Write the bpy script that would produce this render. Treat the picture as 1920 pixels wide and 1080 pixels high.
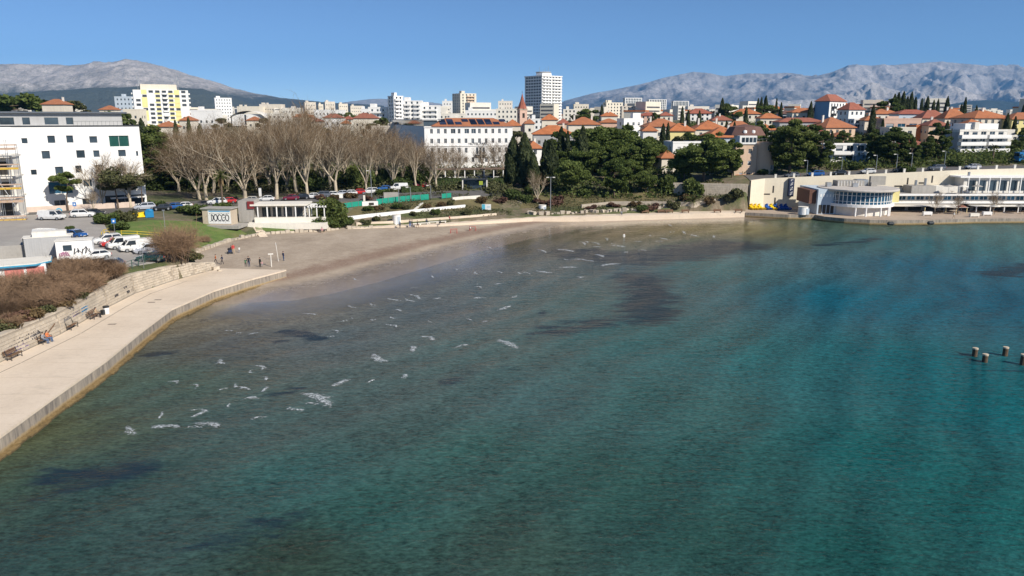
import bpy, bmesh, math, random
import numpy as np
from mathutils import Vector, Matrix

for _o in list(bpy.data.objects):
    bpy.data.objects.remove(_o, do_unlink=True)
SC = bpy.context.scene
COL = SC.collection
R = math.radians

# ------------------------------------------------------------------ camera
FPX = 1400.0                    # focal length in photo pixels (1920 wide)
CAM_H = 25.0
PITCH = math.atan(318.0 / FPX)
cam = bpy.data.cameras.new('camera')
cam.sensor_width = 36.0
cam.lens = FPX / 1920.0 * 36.0
cam.clip_start = 0.5
cam.clip_end = 90000
camo = bpy.data.objects.new('camera', cam)
camo.location = (0, 0, CAM_H)
camo.rotation_euler = (R(90) - PITCH, 0, 0)
COL.objects.link(camo)
SC.camera = camo

# ------------------------------------------------------------------ light
SUN_AZ = math.atan2(0.74, -0.67)     # clockwise from +Y
SUN_EL = R(37)
W = bpy.data.worlds.new('World')
SC.world = W
W.use_nodes = True
_nt = W.node_tree
_nt.nodes.clear()
_sky = _nt.nodes.new('ShaderNodeTexSky')
_sky.sky_type = 'NISHITA'
_sky.sun_disc = False
_sky.sun_elevation = SUN_EL
_sky.sun_rotation = SUN_AZ
_sky.altitude = 0.0
_sky.air_density = 0.5
_sky.dust_density = 0.0
_sky.ozone_density = 4.5
_bg = _nt.nodes.new('ShaderNodeBackground')
_bg.inputs['Strength'].default_value = 0.083
_wo = _nt.nodes.new('ShaderNodeOutputWorld')
_nt.links.new(_sky.outputs[0], _bg.inputs[0])
_nt.links.new(_bg.outputs[0], _wo.inputs[0])

_sl = bpy.data.lights.new('sun', 'SUN')
_sl.energy = 4.4
_sl.angle = R(0.53)
_sl.color = (1.0, 0.93, 0.82)
_so = bpy.data.objects.new('sun', _sl)
TO_SUN = Vector((math.cos(SUN_EL) * math.sin(SUN_AZ), math.cos(SUN_EL) * math.cos(SUN_AZ), math.sin(SUN_EL)))
_so.rotation_euler = TO_SUN.to_track_quat('Z', 'Y').to_euler()
_so.location = (60, -60, 120)
COL.objects.link(_so)

SC.view_settings.view_transform = 'Standard'
SC.view_settings.look = 'None'
SC.view_settings.exposure = 0.52
SC.view_settings.gamma = 1.0
SC.view_settings.use_curve_mapping = False
SC.render.engine = 'CYCLES'
SC.cycles.use_denoising = True
SC.cycles.max_bounces = 6
SC.cycles.transparent_max_bounces = 12
SC.cycles.volume_bounces = 0
SC.cycles.caustics_reflective = False
SC.cycles.caustics_refractive = False

# ------------------------------------------------------------------ pixel -> place
_c, _s = math.cos(PITCH), math.sin(PITCH)
def ray(px, py):
    x = (px - 960) / FPX
    y = (540 - py) / FPX
    return (x, _c + y * _s, -_s + y * _c)
def G(px, py, z=0.0):
    d = ray(px, py); t = (z - CAM_H) / d[2]
    return (d[0] * t, d[1] * t)
def D(px, py, Y):
    d = ray(px, py); t = Y / d[1]
    return (d[0] * t, Y, CAM_H + d[2] * t)
def PX(x, y, z):
    dy, dz = y, z - CAM_H
    zc = dy * _c - dz * _s
    yc = dy * _s + dz * _c
    return (960 + FPX * x / zc, 540 - FPX * yc / zc)
def mpp(Y):
    return Y / FPX * 1.005

# ------------------------------------------------------------------ materials
MATS = {}
def _new(name):
    m = bpy.data.materials.new(name); m.use_nodes = True
    nt = m.node_tree
    return m, nt, nt.nodes['Principled BSDF'], nt.nodes['Material Output']
def nd(nt, t, **kw):
    n = nt.nodes.new(t)
    for k, v in kw.items():
        if k in n.inputs.keys() if isinstance(k, str) else False:
            n.inputs[k].default_value = v
        else:
            setattr(n, k, v)
    return n
def ramp(nt, fac, stops):
    r = nt.nodes.new('ShaderNodeValToRGB')
    el = r.color_ramp.elements
    while len(el) < len(stops): el.new(0.5)
    for e, (p, c) in zip(el, stops):
        e.position = p; e.color = (*c, 1) if len(c) == 3 else c
    nt.links.new(fac, r.inputs[0])
    return r.outputs[0]
def noise(nt, co, scale, detail=4, rough=0.55, dist=0.0):
    n = nt.nodes.new('ShaderNodeTexNoise')
    n.inputs['Scale'].default_value = scale
    n.inputs['Detail'].default_value = detail
    n.inputs['Roughness'].default_value = rough
    n.inputs['Distortion'].default_value = dist
    if co is not None: nt.links.new(co, n.inputs['Vector'])
    return n.outputs[0]
def gpos(nt):
    return nt.nodes.new('ShaderNodeNewGeometry').outputs['Position']
def mixc(nt, fac, a, b, mode='MIX'):
    m = nt.nodes.new('ShaderNodeMix'); m.data_type = 'RGBA'; m.blend_type = mode
    for s, v in ((0, fac), (6, a), (7, b)):
        if isinstance(v, (int, float)): m.inputs[s].default_value = v
        elif isinstance(v, tuple): m.inputs[s].default_value = (*v, 1) if len(v) == 3 else v
        else: nt.links.new(v, m.inputs[s])
    return m.outputs[2]
def math_(nt, op, a, b=None, c=None):
    m = nt.nodes.new('ShaderNodeMath'); m.operation = op
    for i, v in enumerate((a, b, c)):
        if v is None: continue
        if isinstance(v, (int, float)): m.inputs[i].default_value = v
        else: nt.links.new(v, m.inputs[i])
    return m.outputs[0]
def vscale(nt, co, s):
    m = nt.nodes.new('ShaderNodeMapping'); m.inputs['Scale'].default_value = s
    nt.links.new(co, m.inputs[0]); return m.outputs[0]
def bump(nt, h, strength, dist, bsdf, normal=None):
    b = nt.nodes.new('ShaderNodeBump')
    b.inputs['Strength'].default_value = strength
    b.inputs['Distance'].default_value = dist
    nt.links.new(h, b.inputs['Height'])
    if normal is not None: nt.links.new(normal, b.inputs['Normal'])
    if bsdf is not None: nt.links.new(b.outputs[0], bsdf.inputs['Normal'])
    return b.outputs[0]

def mat(name, col, rough=0.85, var=0.18, scale=0.6, fine=6.0, bmp=0.0, metal=0.0, spec=0.3, streak=0.0, per_obj=0.0):
    """plain surface with uneven tone: large blotches, fine grain, optional vertical rain streaks"""
    if name in MATS: return MATS[name]
    m, nt, b, o = _new(name)
    p = gpos(nt)
    n1 = noise(nt, p, scale, 5, 0.6)
    n2 = noise(nt, p, fine, 3, 0.6)
    f = math_(nt, 'ADD', math_(nt, 'MULTIPLY', n1, 0.65), math_(nt, 'MULTIPLY', n2, 0.35))
    lo = tuple(c * (1 - var) for c in col); hi = tuple(min(1, c * (1 + var)) for c in col)
    c = ramp(nt, f, [(0.30, lo), (0.70, hi)])
    if streak > 0:
        st = noise(nt, vscale(nt, p, (1.6, 1.6, 0.09)), 1.0, 4, 0.65)
        sf = math_(nt, 'MULTIPLY', ramp(nt, st, [(0.48, (0, 0, 0)), (0.72, (1, 1, 1))]), streak)
        c = mixc(nt, sf, c, tuple(x * 0.42 for x in col))
    if per_obj > 0:
        oi = nt.nodes.new('ShaderNodeObjectInfo')
        c = mixc(nt, math_(nt, 'MULTIPLY', oi.outputs['Random'], per_obj), c, tuple(x * 0.55 for x in col))
    nt.links.new(c, b.inputs['Base Color'])
    b.inputs['Roughness'].default_value = rough
    b.inputs['Metallic'].default_value = metal
    b.inputs['Specular IOR Level'].default_value = spec
    if bmp > 0: bump(nt, n2, bmp, 0.05, b)
    MATS[name] = m
    return m

def glass(name='window_glass', col=(0.035, 0.05, 0.065), rough=0.06):
    if name in MATS: return MATS[name]
    m, nt, b, o = _new(name)
    oi = nt.nodes.new('ShaderNodeObjectInfo')
    n = noise(nt, gpos(nt), 0.55, 2)
    f = math_(nt, 'ADD', math_(nt, 'MULTIPLY', oi.outputs['Random'], 0.5), math_(nt, 'MULTIPLY', n, 0.5))
    c = ramp(nt, f, [(0.25, tuple(x * 0.45 for x in col)), (0.8, tuple(x * 1.9 for x in col))])
    nt.links.new(c, b.inputs['Base Color'])
    b.inputs['Roughness'].default_value = rough
    b.inputs['Specular IOR Level'].default_value = 0.6
    MATS[name] = m
    return m

def paint(name, col, rough=0.25, coat=0.6):
    if name in MATS: return MATS[name]
    m, nt, b, o = _new(name)
    n = noise(nt, gpos(nt), 3.0, 4)
    c = ramp(nt, n, [(0.3, tuple(x * 0.86 for x in col)), (0.7, col)])
    nt.links.new(c, b.inputs['Base Color'])
    b.inputs['Roughness'].default_value = rough
    b.inputs['Coat Weight'].default_value = coat
    b.inputs['Coat Roughness'].default_value = 0.083
    MATS[name] = m
    return m

def foliage(name, lo, mid, hi, trans=0.25):
    """leaf faces: tone varies per leaf (attribute), per clump (noise) and per plant"""
    if name in MATS: return MATS[name]
    m, nt, b, o = _new(name)
    at = nt.nodes.new('ShaderNodeAttribute'); at.attribute_name = 'tone'
    oi = nt.nodes.new('ShaderNodeObjectInfo')
    n = noise(nt, gpos(nt), 0.55, 3)
    f = math_(nt, 'ADD', math_(nt, 'MULTIPLY', at.outputs['Fac'], 0.45),
              math_(nt, 'ADD', math_(nt, 'MULTIPLY', n, 0.45), math_(nt, 'MULTIPLY', oi.outputs['Random'], 0.22)))
    c = ramp(nt, f, [(0.18, lo), (0.55, mid), (0.95, hi)])
    nt.links.new(c, b.inputs['Base Color'])
    b.inputs['Roughness'].default_value = 0.7
    b.inputs['Specular IOR Level'].default_value = 0.25
    t = nt.nodes.new('ShaderNodeBsdfTranslucent')
    nt.links.new(c, t.inputs[0])
    mx = nt.nodes.new('ShaderNodeMixShader'); mx.inputs[0].default_value = trans
    nt.links.new(b.outputs[0], mx.inputs[1]); nt.links.new(t.outputs[0], mx.inputs[2])
    nt.links.new(mx.outputs[0], o.inputs['Surface'])
    MATS[name] = m
    return m

# ------------------------------------------------------------------ objects
def tag(o, label=None, cat=None, group=None, kind=None):
    if label: o['label'] = label
    if cat: o['category'] = cat
    if group: o['group'] = group
    if kind: o['kind'] = kind
    return o
def link(o, parent=None):
    COL.objects.link(o)
    if parent is not None: o.parent = parent
    return o
def thing(name, label, cat, loc, rz=0.0, group=None):
    o = bpy.data.objects.new(name, None)
    o.empty_display_size = 0.3
    o.location = loc; o.rotation_euler = (0, 0, rz)
    link(o); tag(o, label, cat, group)
    return o
def mobj(name, mesh, parent=None, loc=(0, 0, 0), rot=(0, 0, 0), scale=None):
    o = bpy.data.objects.new(name, mesh)
    o.location = loc; o.rotation_euler = rot
    if scale is not None: o.scale = scale if hasattr(scale, '__len__') else (scale,) * 3
    return link(o, parent)
def copy_tree(o, parent=None):
    c = o.copy(); COL.objects.link(c); c.parent = parent
    for ch in list(o.children): copy_tree(ch, c)
    return c

class MB:
    """collects faces for one mesh"""
    def __init__(s): s.v = []; s.f = []; s.m = []
    def face(s, pts, m=0):
        i = len(s.v); s.v += [tuple(p) for p in pts]; s.f.append(tuple(range(i, i + len(pts)))); s.m.append(m)
    def box(s, x0, x1, y0, y1, z0, z1, m=0, skip=''):
        i = len(s.v)
        s.v += [(x0, y0, z0), (x1, y0, z0), (x1, y1, z0), (x0, y1, z0), (x0, y0, z1), (x1, y0, z1), (x1, y1, z1), (x0, y1, z1)]
        for k, q in (('b', (0, 3, 2, 1)), ('t', (4, 5, 6, 7)), ('f', (0, 1, 5, 4)), ('r', (1, 2, 6, 5)), ('k', (2, 3, 7, 6)), ('l', (3, 0, 4, 7))):
            if k in skip: continue
            s.f.append(tuple(i + a for a in q)); s.m.append(m)
        return s
    def obox(s, c, size, yaw=0.0, m=0):
        """box with its centre bottom at c"""
        i = len(s.v); ca, sa = math.cos(yaw), math.sin(yaw)
        hx, hy = size[0] / 2, size[1] / 2
        for z in (0, size[2]):
            for x, y in ((-hx, -hy), (hx, -hy), (hx, hy), (-hx, hy)):
                s.v.append((c[0] + x * ca - y * sa, c[1] + x * sa + y * ca, c[2] + z))
        for q in ((0, 3, 2, 1), (4, 5, 6, 7), (0, 1, 5, 4), (1, 2, 6, 5), (2, 3, 7, 6), (3, 0, 4, 7)):
            s.f.append(tuple(i + a for a in q)); s.m.append(m)
        return s
    def tube(s, p0, p1, r0, r1, n=6, m=0, cap=True):
        p0 = Vector(p0); p1 = Vector(p1); d = p1 - p0
        if d.length < 1e-6: return s
        d.normalize()
        u = d.orthogonal().normalized(); w = d.cross(u)
        i = len(s.v)
        for p, r in ((p0, r0), (p1, r1)):
            for k in range(n):
                a = 2 * math.pi * k / n
                s.v.append(tuple(p + (u * math.cos(a) + w * math.sin(a)) * r))
        for k in range(n):
            k2 = (k + 1) % n
            s.f.append((i + k, i + k2, i + n + k2, i + n + k)); s.m.append(m)
        if cap:
            s.f.append(tuple(i + n + k for k in range(n))); s.m.append(m)
            s.f.append(tuple(i + n - 1 - k for k in range(n))); s.m.append(m)
        return s
    def lathe(s, prof, n=16, c=(0, 0, 0), m=0, a0=0.0, a1=2 * math.pi, cap=True):
        i = len(s.v); full = abs(a1 - a0 - 2 * math.pi) < 1e-6
        k_n = n if full else n + 1
        for r, z in prof:
            for k in range(k_n):
                a = a0 + (a1 - a0) * k / n
                s.v.append((c[0] + r * math.cos(a), c[1] + r * math.sin(a), c[2] + z))
        for j in range(len(prof) - 1):
            for k in range(n):
                k2 = (k + 1) % k_n if full else k + 1
                s.f.append((i + j * k_n + k, i + j * k_n + k2, i + (j + 1) * k_n + k2, i + (j + 1) * k_n + k)); s.m.append(m)
        if cap and full:
            s.f.append(tuple(i + (len(prof) - 1) * k_n + k for k in range(k_n))); s.m.append(m)
            s.f.append(tuple(i + k_n - 1 - k for k in range(k_n))); s.m.append(m)
        return s
    def prism(s, poly, z0, z1, m=0, bottom=True):
        n = len(poly); i = len(s.v)
        if sum(poly[k][0] * poly[(k + 1) % n][1] - poly[(k + 1) % n][0] * poly[k][1] for k in range(n)) < 0:
            poly = poly[::-1]
        s.v += [(p[0], p[1], z0) for p in poly] + [(p[0], p[1], z1) for p in poly]
        for k in range(n):
            k2 = (k + 1) % n
            s.f.append((i + k, i + k2, i + n + k2, i + n + k)); s.m.append(m)
        s.f.append(tuple(i + n + k for k in range(n))); s.m.append(m)
        if bottom: s.f.append(tuple(i + n - 1 - k for k in range(n))); s.m.append(m)
        return s
    def mesh(s, name, mats, smooth=False):
        me = bpy.data.meshes.new(name)
        me.from_pydata(s.v, [], s.f)
        if not isinstance(mats, (list, tuple)): mats = [mats]
        for m in mats: me.materials.append(m)
        if len(mats) > 1: me.polygons.foreach_set('material_index', s.m)
        if smooth: me.polygons.foreach_set('use_smooth', [True] * len(s.f))
        me.update()
        return me
    def build(s, name, mats, parent=None, loc=(0, 0, 0), rot=(0, 0, 0), smooth=False):
        return mobj(name, s.mesh(name, mats, smooth), parent, loc, rot)

def np_mesh(name, verts, quads, mats, tone=None, smooth=False):
    """verts (n,3), quads (m,4) or (m,3) arrays -> mesh; tone: one float per face"""
    me = bpy.data.meshes.new(name)
    k = quads.shape[1]
    me.vertices.add(len(verts)); me.vertices.foreach_set('co', np.ascontiguousarray(verts, np.float32).ravel())
    me.loops.add(quads.size); me.loops.foreach_set('vertex_index', np.ascontiguousarray(quads, np.int32).ravel())
    me.polygons.add(len(quads)); me.polygons.foreach_set('loop_start', np.arange(0, quads.size, k, dtype=np.int32))
    for m in (mats if isinstance(mats, (list, tuple)) else [mats]): me.materials.append(m)
    if tone is not None:
        a = me.attributes.new('tone', 'FLOAT', 'FACE'); a.data.foreach_set('value', np.asarray(tone, np.float32))
    if smooth: me.polygons.foreach_set('use_smooth', np.ones(len(quads), bool))
    me.update(calc_edges=True)
    return me

# ------------------------------------------------------------------ lie of the land
def pl_dist(x, y, line):
    """signed distance (numpy) to an open polyline; positive on its left-hand side"""
    x = np.asarray(x, float); y = np.asarray(y, float)
    best = np.full(x.shape, 1e18); sg = np.ones(x.shape)
    for (ax, ay), (bx, by) in zip(line[:-1], line[1:]):
        dx, dy = bx - ax, by - ay
        t = np.clip(((x - ax) * dx + (y - ay) * dy) / (dx * dx + dy * dy), 0, 1)
        qx, qy = x - (ax + t * dx), y - (ay + t * dy)
        d2 = qx * qx + qy * qy
        cr = dx * (y - ay) - dy * (x - ax)
        upd = d2 < best - 1e-9
        best = np.where(upd, d2, best); sg = np.where(upd, np.where(cr >= 0, 1.0, -1.0), sg)
    return np.sqrt(best) * sg

SHORE = [(-400, 20), (-52, 60), (-47, 96), (-38, 100.5), (-31, 102), (-26.5, 106), (-21, 114), (-14.5, 126), (-6, 142), (4.6, 158),
         (15, 171), (25, 183), (46, 187.5), (64, 189), (90, 190), (400, 190)]
EDGE = [(-420, -10), (-52, 40), (-51.2, 70), (-50.3, 80), (-51.8, 92), (-52.4, 100), (-50.0, 108), (-49.2, 114), (-54, 124), (-57.5, 131),
        (-56.5, 136.5), (-55, 145.5), (-52, 154), (-42, 159.5), (-37.5, 164), (-26.5, 168.8), (-17, 171.5), (-7.5, 176.5), (5, 182.5),
        (25, 188), (46, 193.5), (61, 196), (64, 201), (69, 206), (160, 206), (420, 206)]
# ground heights (x, y, z) measured from what stands on them
_HP = np.array([(-52, 75, 3.9), (-53, 90, 4.0), (-55, 100, 4.4), (-52, 108, 4.1), (-60, 118, 4.6), (-66, 100, 4.9), (-70, 125, 4.8), (-90, 130, 4.9), (-100, 150, 5.0),
    (-80, 90, 5.0), (-60, 60, 4.4), (-62, 133, 3.6), (-72, 145, 4.6), (-63, 145, 3.0), (-56, 152, 2.0), (-66, 160, 4.4), (-54, 160, 2.7),
    (-60, 168, 3.6), (-48, 165, 3.1), (-40, 168, 3.0), (-85, 172, 5.0), (-74, 182, 5.1), (-50, 186, 5.2), (-30, 192, 5.4), (-10, 205, 6.0), (-60, 200, 5.4),
    (-58, 137, 1.5), (-56.5, 145.5, 1.5), (-42, 161, 1.7), (-37.5, 165, 1.6), (-26.5, 170, 1.5), (-17, 173, 1.5), (-7.5, 178, 1.5), (5, 185, 1.6), (25, 191, 1.8),
    (-24, 178, 3.4), (-10, 186, 3.3), (0, 191, 2.2), (0, 199, 4.6), (10, 195, 2.4), (-28, 184, 4.6), (-14, 194, 5.0),
    (30, 197, 2.4), (46, 199, 3.0), (57, 204, 5.0), (62, 210, 8.4), (20, 206, 4.2), (22, 218, 6.2), (40, 216, 7.0), (50, 222, 8.5),
    (75, 212, 9.1), (100, 212, 10.2), (125, 212, 11.3), (150, 212, 11.7), (200, 215, 12), (-30, 225, 6.4), (0, 225, 6.6), (-90, 210, 6), (-140, 190, 6), (-130, 120, 5.5), (-150, 60, 5),
    (-100, 250, 8), (0, 270, 8.5), (60, 260, 11.5), (120, 255, 14), (170, 260, 15), (-150, 300, 11), (0, 330, 12), (100, 330, 17), (180, 330, 19), (260, 330, 19),
    (-220, 450, 15), (0, 450, 16), (120, 450, 24), (230, 450, 26), (0, 700, 20), (-350, 700, 19), (330, 700, 26), (0, 1200, 20), (-600, 1300, 18), (600, 1300, 24), (0, 2500, 14), (-1500, 2500, 10), (1500, 2500, 12)], float)
_k = np.sqrt(((_HP[:, None, :2] - _HP[None, :, :2]) ** 2).sum(-1))
_n = len(_HP)
_A = np.zeros((_n + 3, _n + 3)); _A[:_n, :_n] = _k; _A[:_n, _n] = 1; _A[:_n, _n + 1:] = _HP[:, :2]; _A[_n, :_n] = 1; _A[_n + 1:, :_n] = _HP[:, :2].T
_w = np.linalg.solve(_A, np.concatenate([_HP[:, 2], np.zeros(3)]))
def Hn(x, y):
    x = np.asarray(x, float); y = np.asarray(y, float)
    out = np.full(x.shape, _w[_n]) + _w[_n + 1] * x + _w[_n + 2] * y
    for (hx, hy, _z), wt in zip(_HP, _w[:_n]):
        out += wt * np.sqrt((x - hx) ** 2 + (y - hy) ** 2)
    far = np.clip((y - 1500) / 1200, 0, 1)
    out = np.clip(out, 1.2, 34)
    return out * (1 - far) + 12 * far
def H(x, y):
    return float(Hn(np.array([x]), np.array([y]))[0])
def GH(px, py, z0=5.0):
    """where the pixel's ray meets the ground"""
    z = z0
    for _i in range(12):
        x, y = G(px, py, z); z = 0.5 * z + 0.5 * H(x, y)
    for _i in range(40):                         # never in front of the edge of the land
        if float(pl_dist(np.array([x]), np.array([y]), EDGE)[0]) > 1.0: break
        x, y = x * (y + .5) / y, y + .5
    return x, y, H(x, y)
def SANDn(x, y):
    d = pl_dist(x, y, SHORE)
    return np.where(d > 0, np.where(d < 8, d * 0.018, np.minimum(0.144 + (d - 8) * 0.055, 0.25 + d * 0.027)), np.maximum(d * 0.03, -2.2))
def SZ(x, y):
    return float(SANDn(np.array([x]), np.array([y]))[0])
def GS(px, py):
    z = 0.6
    for _i in range(8):
        x, y = G(px, py, z); z = SZ(x, y)
    return x, y, z

def axis(a, b, step, lo, hi, grow=1.22):
    c = list(np.arange(a, b + step * 0.5, step)); s = step; v = c[-1]
    while v < hi: s *= grow; v += s; c.append(min(v, hi))
    s = step; v = c[0]; pre = []
    while v > lo: s *= grow; v -= s; pre.append(max(v, lo))
    return np.array(pre[::-1] + c)
def grid_mesh(name, xs, ys, zf, mats, keep=None):
    X, Y = np.meshgrid(xs, ys)
    Z = zf(X.ravel(), Y.ravel())
    V = np.stack([X.ravel(), Y.ravel(), Z], 1)
    nx, ny = len(xs), len(ys)
    i = np.arange(nx * ny).reshape(ny, nx)
    Q = np.stack([i[:-1, :-1].ravel(), i[:-1, 1:].ravel(), i[1:, 1:].ravel(), i[1:, :-1].ravel()], 1)
    if keep is not None:
        k = keep(V)
        Q = Q[k[Q].any(1)]
        used = np.zeros(len(V), bool); used[Q] = True
        ix = np.cumsum(used) - 1
        V = V[used]; Q = ix[Q]
    return np_mesh(name, V, Q, mats, smooth=True), V

# ================================================================== SETTING
def ground_mat():
    m, nt, b, o = _new('ground_soil_and_scrub')
    p = gpos(nt)
    a = noise(nt, p, 0.10, 6, 0.65); c2 = noise(nt, p, 0.9, 5, 0.7); f = noise(nt, p, 5.0, 3)
    soil = ramp(nt, c2, [(0.3, (0.11, 0.085, 0.055)), (0.55, (0.19, 0.15, 0.10)), (0.8, (0.30, 0.25, 0.18))])
    green = ramp(nt, f, [(0.3, (0.035, 0.055, 0.015)), (0.7, (0.11, 0.12, 0.04))])
    c = mixc(nt, ramp(nt, a, [(0.42, (0, 0, 0)), (0.56, (1, 1, 1))]), soil, green)
    nt.links.new(c, b.inputs['Base Color']); b.inputs['Roughness'].default_value = 0.95
    bump(nt, f, 0.6, 0.15, b)
    return m
def sand_mat():
    m, nt, b, o = _new('beach_sand')
    p = gpos(nt)
    sep = nt.nodes.new('ShaderNodeSeparateXYZ'); nt.links.new(p, sep.inputs[0])
    big = noise(nt, vscale(nt, p, (1.0, 0.55, 1)), 0.07, 5, 0.62)
    mid = noise(nt, p, 0.55, 5, 0.7)
    fin = noise(nt, p, 4.0, 4, 0.7)
    f = math_(nt, 'ADD', math_(nt, 'MULTIPLY', big, 0.55), math_(nt, 'ADD', math_(nt, 'MULTIPLY', mid, 0.25), math_(nt, 'MULTIPLY', noise(nt, p, 2.2, 6, 0.8), 0.25)))
    dry = ramp(nt, f, [(0.34, (0.21, 0.162, 0.118)), (0.5, (0.34, 0.272, 0.205)), (0.66, (0.47, 0.39, 0.305))])
    # rusty belt of sea-weed litter above the wash line
    zz = math_(nt, 'ADD', sep.outputs[2], math_(nt, 'MULTIPLY', math_(nt, 'SUBTRACT', mid, 0.5), 0.22))
    belt = ramp(nt, zz, [(0.30, (0, 0, 0)), (0.40, (1, 1, 1)), (0.52, (1, 1, 1)), (0.66, (0, 0, 0))])
    c = mixc(nt, math_(nt, 'MULTIPLY', belt, ramp(nt, fin, [(0.35, (0.25,) * 3), (0.65, (0.85,) * 3)])), dry, (0.165, 0.088, 0.058))
    # wet sand: darker and shiny
    wet = ramp(nt, zz, [(0.10, (1, 1, 1)), (0.27, (0, 0, 0))])
    c = mixc(nt, math_(nt, 'MULTIPLY', wet, 0.35), c, (0.085, 0.07, 0.058))
    nt.links.new(c, b.inputs['Base Color'])
    r = nt.nodes.new('ShaderNodeMapRange'); r.inputs['To Min'].default_value = 0.93; r.inputs['To Max'].default_value = 0.16
    nt.links.new(wet, r.inputs[0]); nt.links.new(r.outputs[0], b.inputs['Roughness'])
    h = math_(nt, 'ADD', math_(nt, 'MULTIPLY', mid, 0.7), math_(nt, 'MULTIPLY', fin, 0.3))
    bm = nt.nodes.new('ShaderNodeBump'); bm.inputs['Distance'].default_value = 0.12
    nt.links.new(math_(nt, 'MULTIPLY', math_(nt, 'SUBTRACT', 1.0, wet), 0.7), bm.inputs['Strength'])
    nt.links.new(h, bm.inputs['Height']); nt.links.new(bm.outputs[0], b.inputs['Normal'])
    return m
def grass_mat(name, lo, hi):
    m, nt, b, o = _new(name)
    p = gpos(nt)
    f = math_(nt, 'ADD', math_(nt, 'MULTIPLY', noise(nt, p, 0.5, 4), 0.55), math_(nt, 'MULTIPLY', noise(nt, p, 7.0, 3), 0.45))
    dry = noise(nt, p, 0.22, 3)
    c = ramp(nt, f, [(0.3, lo), (0.7, hi)])
    c = mixc(nt, ramp(nt, dry, [(0.55, (0, 0, 0)), (0.72, (0.75,) * 3)]), c, (0.20, 0.17, 0.07))
    nt.links.new(c, b.inputs['Base Color']); b.inputs['Roughness'].default_value = 0.95
    bump(nt, f, 0.8, 0.12, b)
    return m
def paving_mat():
    m, nt, b, o = _new('quay_pavement')
    p = gpos(nt)
    big = noise(nt, p, 0.16, 5, 0.65); fin = noise(nt, p, 3.0, 5, 0.7); st = noise(nt, vscale(nt, p, (0.35, 1.6, 1)), 0.9, 4)
    f = math_(nt, 'ADD', math_(nt, 'MULTIPLY', big, 0.6), math_(nt, 'MULTIPLY', fin, 0.4))
    c = ramp(nt, f, [(0.3, (0.55, 0.45, 0.345)), (0.5, (0.66, 0.55, 0.43)), (0.72, (0.74, 0.63, 0.505))])
    c = mixc(nt, ramp(nt, st, [(0.60, (0, 0, 0)), (0.74, (0.35,) * 3)]), c, (0.33, 0.28, 0.22))
    nt.links.new(c, b.inputs['Base Color']); b.inputs['Roughness'].default_value = 0.9
    bump(nt, fin, 0.25, 0.03, b)
    return m
def seawall_mat():
    """rough concrete, rain-streaked above, brown algae band near the water"""
    m, nt, b, o = _new('seawall_concrete')
    p = gpos(nt)
    sep = nt.nodes.new('ShaderNodeSeparateXYZ'); nt.links.new(p, sep.inputs[0])
    st = noise(nt, vscale(nt, p, (2.2, 2.2, 0.25)), 1.0, 5, 0.7)
    fin = noise(nt, p, 3.5, 4, 0.7)
    c = ramp(nt, st, [(0.32, (0.14, 0.12, 0.105)), (0.5, (0.29, 0.25, 0.205)), (0.7, (0.44, 0.37, 0.29))])
    zz = math_(nt, 'ADD', sep.outputs[2], math_(nt, 'MULTIPLY', math_(nt, 'SUBTRACT', fin, 0.5), 0.5))
    alg = ramp(nt, zz, [(0.05, (0.09, 0.065, 0.03)), (0.22, (0.22, 0.15, 0.06)), (0.45, (0.38, 0.28, 0.15))])
    c = mixc(nt, ramp(nt, zz, [(0.42, (1, 1, 1)), (0.60, (0, 0, 0))]), c, alg)
    nt.links.new(c, b.inputs['Base Color']); b.inputs['Roughness'].default_value = 0.9
    bump(nt, fin, 0.5, 0.06, b)
    return m
M_GROUND = ground_mat(); M_SAND = sand_mat(); M_PAVE = paving_mat(); M_SEAWALL = seawall_mat()
M_LAWN = grass_mat('lawn_grass', (0.055, 0.105, 0.015), (0.15, 0.21, 0.045))
M_SCRUB = grass_mat('rough_scrub', (0.075, 0.07, 0.025), (0.19, 0.15, 0.07))
M_ASPH = mat('asphalt_worn', (0.34, 0.315, 0.29), 0.9, 0.16, 0.25, 4.0, 0.2)
M_ROAD = mat('road_asphalt', (0.115, 0.11, 0.108), 0.9, 0.18, 0.3, 4.0, 0.2)
M_STONE = mat('pale_limestone', (0.52, 0.45, 0.36), 0.9, 0.25, 0.8, 4.0, 0.4, per_obj=0.35)
M_KERB = mat('kerb_stone', (0.45, 0.41, 0.35), 0.9, 0.15, 0.8, 4.0)
M_CONC = mat('grey_concrete', (0.36, 0.34, 0.31), 0.9, 0.15, 0.5, 4.0, 0.1, streak=0.35)
M_WHITE = mat('white_render', (0.80, 0.79, 0.77), 0.85, 0.05, 0.35, 3.0, streak=0.08)
M_OFFW = mat('off_white_render', (0.70, 0.67, 0.61), 0.85, 0.08, 0.35, 3.0, streak=0.18)
M_METAL = mat('galvanised_metal', (0.42, 0.43, 0.44), 0.4, 0.12, 1.0, 5.0, metal=0.7)
M_DARKMET = mat('dark_metal', (0.05, 0.055, 0.06), 0.45, 0.2, 1.0, 5.0, metal=0.4)
M_WOOD = mat('weathered_wood', (0.17, 0.10, 0.06), 0.8, 0.3, 1.5, 9.0, 0.2)
M_GLASS = glass()

# ---- ground
_gx = axis(-140, 165, 1.5, -3500, 3500); _gy = axis(30, 260, 1.5, -200, 7000)
def _gz(x, y):
    d = pl_dist(x, y, EDGE)
    return np.where(d > 0, Hn(x, y), -4.0)
_me, _ = grid_mesh('ground', _gx, _gy, _gz, M_GROUND, keep=lambda V: V[:, 2] > -3)
tag(mobj('ground', _me), 'uneven earth and scrub rising inland from the bay', kind='structure')

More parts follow.
